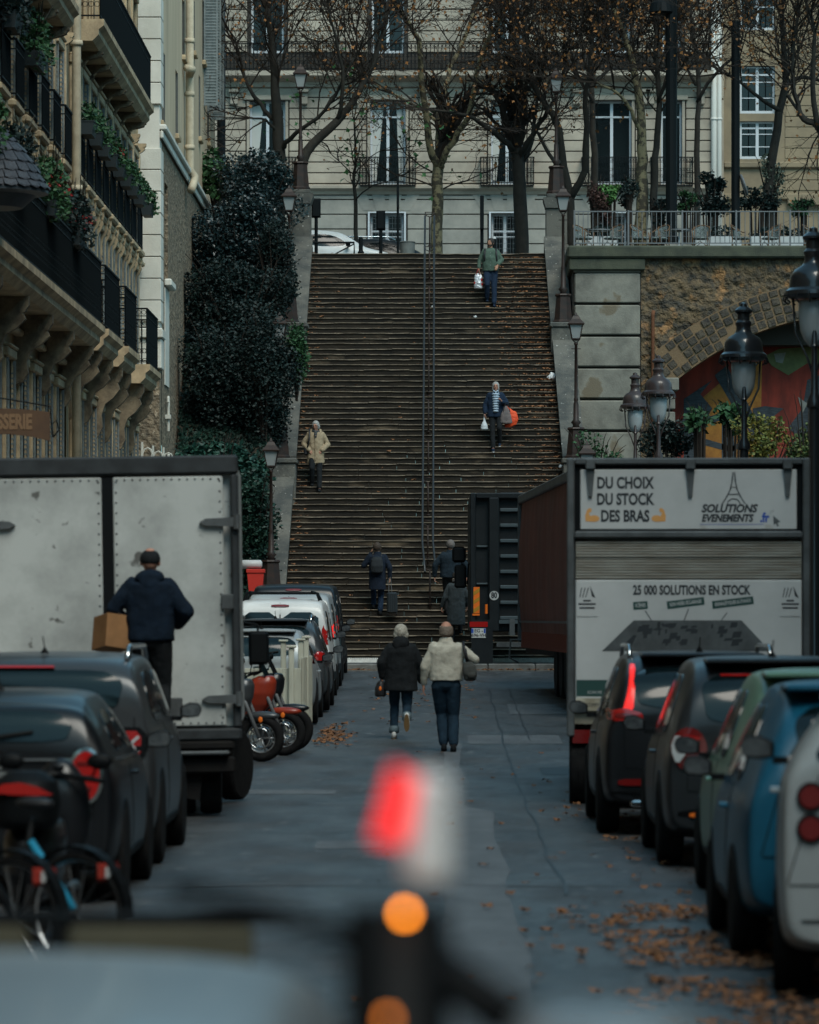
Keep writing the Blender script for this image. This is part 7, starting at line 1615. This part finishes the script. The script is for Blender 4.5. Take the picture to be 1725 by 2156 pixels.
# upper street
car('white hatchback crossing behind the top of the stairs', (-5.55,125.2,11.77), whitec, .9, 1.49, 4.2, rad(-90), .32, simple(.9,1.05), None, roofw=.64, tail=.3, slope=.2)
car('black car behind the white hatchback on the upper street', (-4.0,128.2,11.8), blk, .9, 1.47, 4.4, rad(-90), .32, simple(.9,1.05), None, rails=chrome, roofw=.64, tail=.3, slope=.25)
def pole(px, y0, y1, Y, r, name, label, cat, base=12.16, extra=None):
    p0, p1 = W(px, y0, Y), W(px, y1, Y); t = thing(name, label, cat, (p0.x, Y, base)); mb = MB(); h = p0.z-base
    mb.lathe([(r*1.5,0),(r*1.5,.15),(r,.2),(r,h)], n=10); mb.build('post', iron, t)
    if extra: extra(t, h)
    return t
def blade(a, b, w=.05, d=.3, nm='sign_plate', m=iron):
    def f(t, h): mb = MB(); mb.cbox(-w, w, -d, d, h-a, h-b, .01); mb.build(nm, m, t)
    return f
pole(838, 372, 530, 122.3, .035, 'sign_post', 'slim sign post at the top of the stairs, left of the plane trunk', 'sign post', extra=blade(.9, 0, .035, .25))
pole(1015, 413, 530, 122.0, .05, 'sign_post', 'black post at the top of the stairs, left of the man in green', 'sign post', extra=blade(.95, 0, .055, .2))
def sigbox(t, h): mb = MB(); mb.cbox(-.11,.11,-.1,.1,h-.5,h,.02); mb.build('signal_head', iron, t); mb = MB(); mb.cbox(-.13,.13,-.02,.0,h-.53,h+.03,.01); mb.build('backboard', iron, t)
pole(802, 446, 530, 122.6, .05, 'traffic_signal', 'traffic signal seen from behind above the white hatchback', 'traffic signal', extra=sigbox); pole(666, 420, 530, 122.4, .05, 'traffic_signal', 'traffic signal beside the tall left pillar', 'traffic signal', extra=sigbox)
def wcap(t, h): mb = MB(); mb.ell((0,0,h), (.055,.055,.07), 10, 8); mb.build('cap', panelw, t, True)
pole(1041, 503, 530, 121.2, .055, 'bollard', 'black bollard with a white ball top behind the man in green', 'bollard', extra=wcap)
pole(760, 488+12, 530, 121.2, .06, 'bollard', 'black bollard in front of the white hatchback door', 'bollard')
t = thing('guard_rail', 'low black guard rail at the upper left of the stairs', 'railing', (LX(700,121.2),121.2,12.16)); mb = MB(); mb.tube([(-.7,0,.0),(-.7,0,.42),(.62,0,.42),(.62,0,0)], .03, 6); mb.tube([(-.1,0,0),(.62,0,.38)], .02, 6); mb.build('rail', iron, t)
t = thing('litter_bin', 'grey litter bin beside the slim sign post', 'bin', (LX(858,121.3),121.3,12.16)); mb = MB(); mb.lathe([(.16,.03),(.2,.06),(.22,.42),(.24,.44),(.2,.46)], n=14); mb.build('bin', mat('bin_grey', (.16,.17,.16), .6, s=7), t, auto=35)
mast = pole(1414, -60, 440, 119.3, .16, 'lamp_mast', 'tall thick black lamp mast standing on the cafe terrace', 'lamp mast', 12.4)
mb = MB(); h = W(1400, 30, 119.3).z-12.4; mb.lathe([(.3,0),(.36,.05),(.3,.3),(.15,.45),(.05,.5)], (-.28,0,h), 16); mb.tube([(0,0,h+.9),(-.28,0,h+.8),(-.28,0,h+.4)], .03, 6); mb.build('lamp', iron, mast)
mm = pole(1549, 45, 440, 119.6, .12, 'mirror_mast', 'dark mast with a round traffic mirror on the terrace', 'mast', 12.4)
mb = MB(); zz = W(1556, 390, 119.6).z-12.4; mb.lathe([(.3,0),(.32,.03),(.3,.06)], n=20, M=Matrix.Translation((.2,.0,zz)) @ Matrix.Rotation(rad(72),4,'Y')); mb.build('mirror', railgrey, mm)
slatp2 = paint('pale_roof_paint', (.2,.23,.25), .4, .2)
# ---------------------------------------------------------------- foreground, far out of focus
car('pale silver car whose blurred roof fills the lower left foreground', (-.86,4.45,0), slatp2, .92, 1.455, 4.1, 0, .32, simple(.9,1.05), None, roofw=.68, tail=.25, slope=.12)
bf = thing('site_barrier', 'blurred barrier of beige panels with a black top rail behind the silver car roof', 'barrier', (-1.50,8.75,0))
for i in range(5): mb = MB(); x = -1.15+i*.46; mb.cbox(x+.04,x+.42,-.02,.02,.15,1.32,.01); mb.build('panel', mat('beige_panel', (.085,.08,.055), .8, s=3), bf)
mb = MB(); mb.cbox(-1.2,1.2,-.02,.02,1.322,1.345,.008)
for i in range(5): x = -1.15+i*.46; mb.box(x,x+.038,-.025,.025,0,1.346)
mb.build('frame', trimm, bf)
amber = mat('amber_lamp', (1,.27,.012), .4, amt=0, emit=8); amber2 = mat('amber_lamp_dim', (1,.27,.03), .4, amt=0, emit=1.7)
mk = thing('marker_post', 'blurred black post with red and white top and amber lamps in the foreground', 'marker post', (-.045,4.1,0))
mb = MB(); mb.tube([(0,0,0),(0,0,1.2),(0,0,1.672)], [.06,.055,.05], 14); mb.build('post', trimm, mk, True)
redglow = mat('red_marker_glow', (.95,.03,.03), .3, amt=0, coat=.3, emit=.5); wht = mat('white_reflector', (.8,.8,.8), .4, amt=0)  # red of the sleeve carries a weak emission of its own
mb = MB(); mb.cbox(.006,.052,-.02,.02,1.69,1.803,.012); mb.build('white_sleeve', wht, mk)
mb = MB(); mb.prism([(-.024,1.738),(.004,1.733),(.02,1.795),(-.004,1.808)], 'y', -.026, .018); mb.build('red_sleeve', redglow, mk)
for z, m, x in ((1.67,amber,.008),(1.571,amber2,-.008)): mb = MB(); mb.ell((x,-.058,z), (.0045,.003,.0045), 12, 8); mb.build('amber_lamp', m, mk, True)
mb = MB(); mb.tube([(-.02,0,1.63),(-.12,.02,1.665),(-.22,.03,1.69)], .011, 8); mb.tube([(.02,0,1.63),(.10,0,1.57),(.2,.02,1.53),(.27,.02,1.49)], .024, 8); mb.build('arm', trimm, mk, True)

tc = thing('top_case', 'pale grey blurred scooter top case at the bottom edge, right of the amber lamps', 'top case', (.17,4.0,0))
mb = MB(); loft(mb, [(1.2,.12,.14,0,0),(1.4,.15,.18,0,0),(1.5,.14,.17,0,0),(1.585,.08,.1,-.02,0)]); soft(mb, 'case', slatp2, tc, .02, 4)
mb = MB(); mb.tube([(0,0,0),(0,0,1.2)], .03, 8); mb.cbox(-.15,.15,-.3,.3,1.17,1.2,.01); mb.build('rack', trimm, tc)
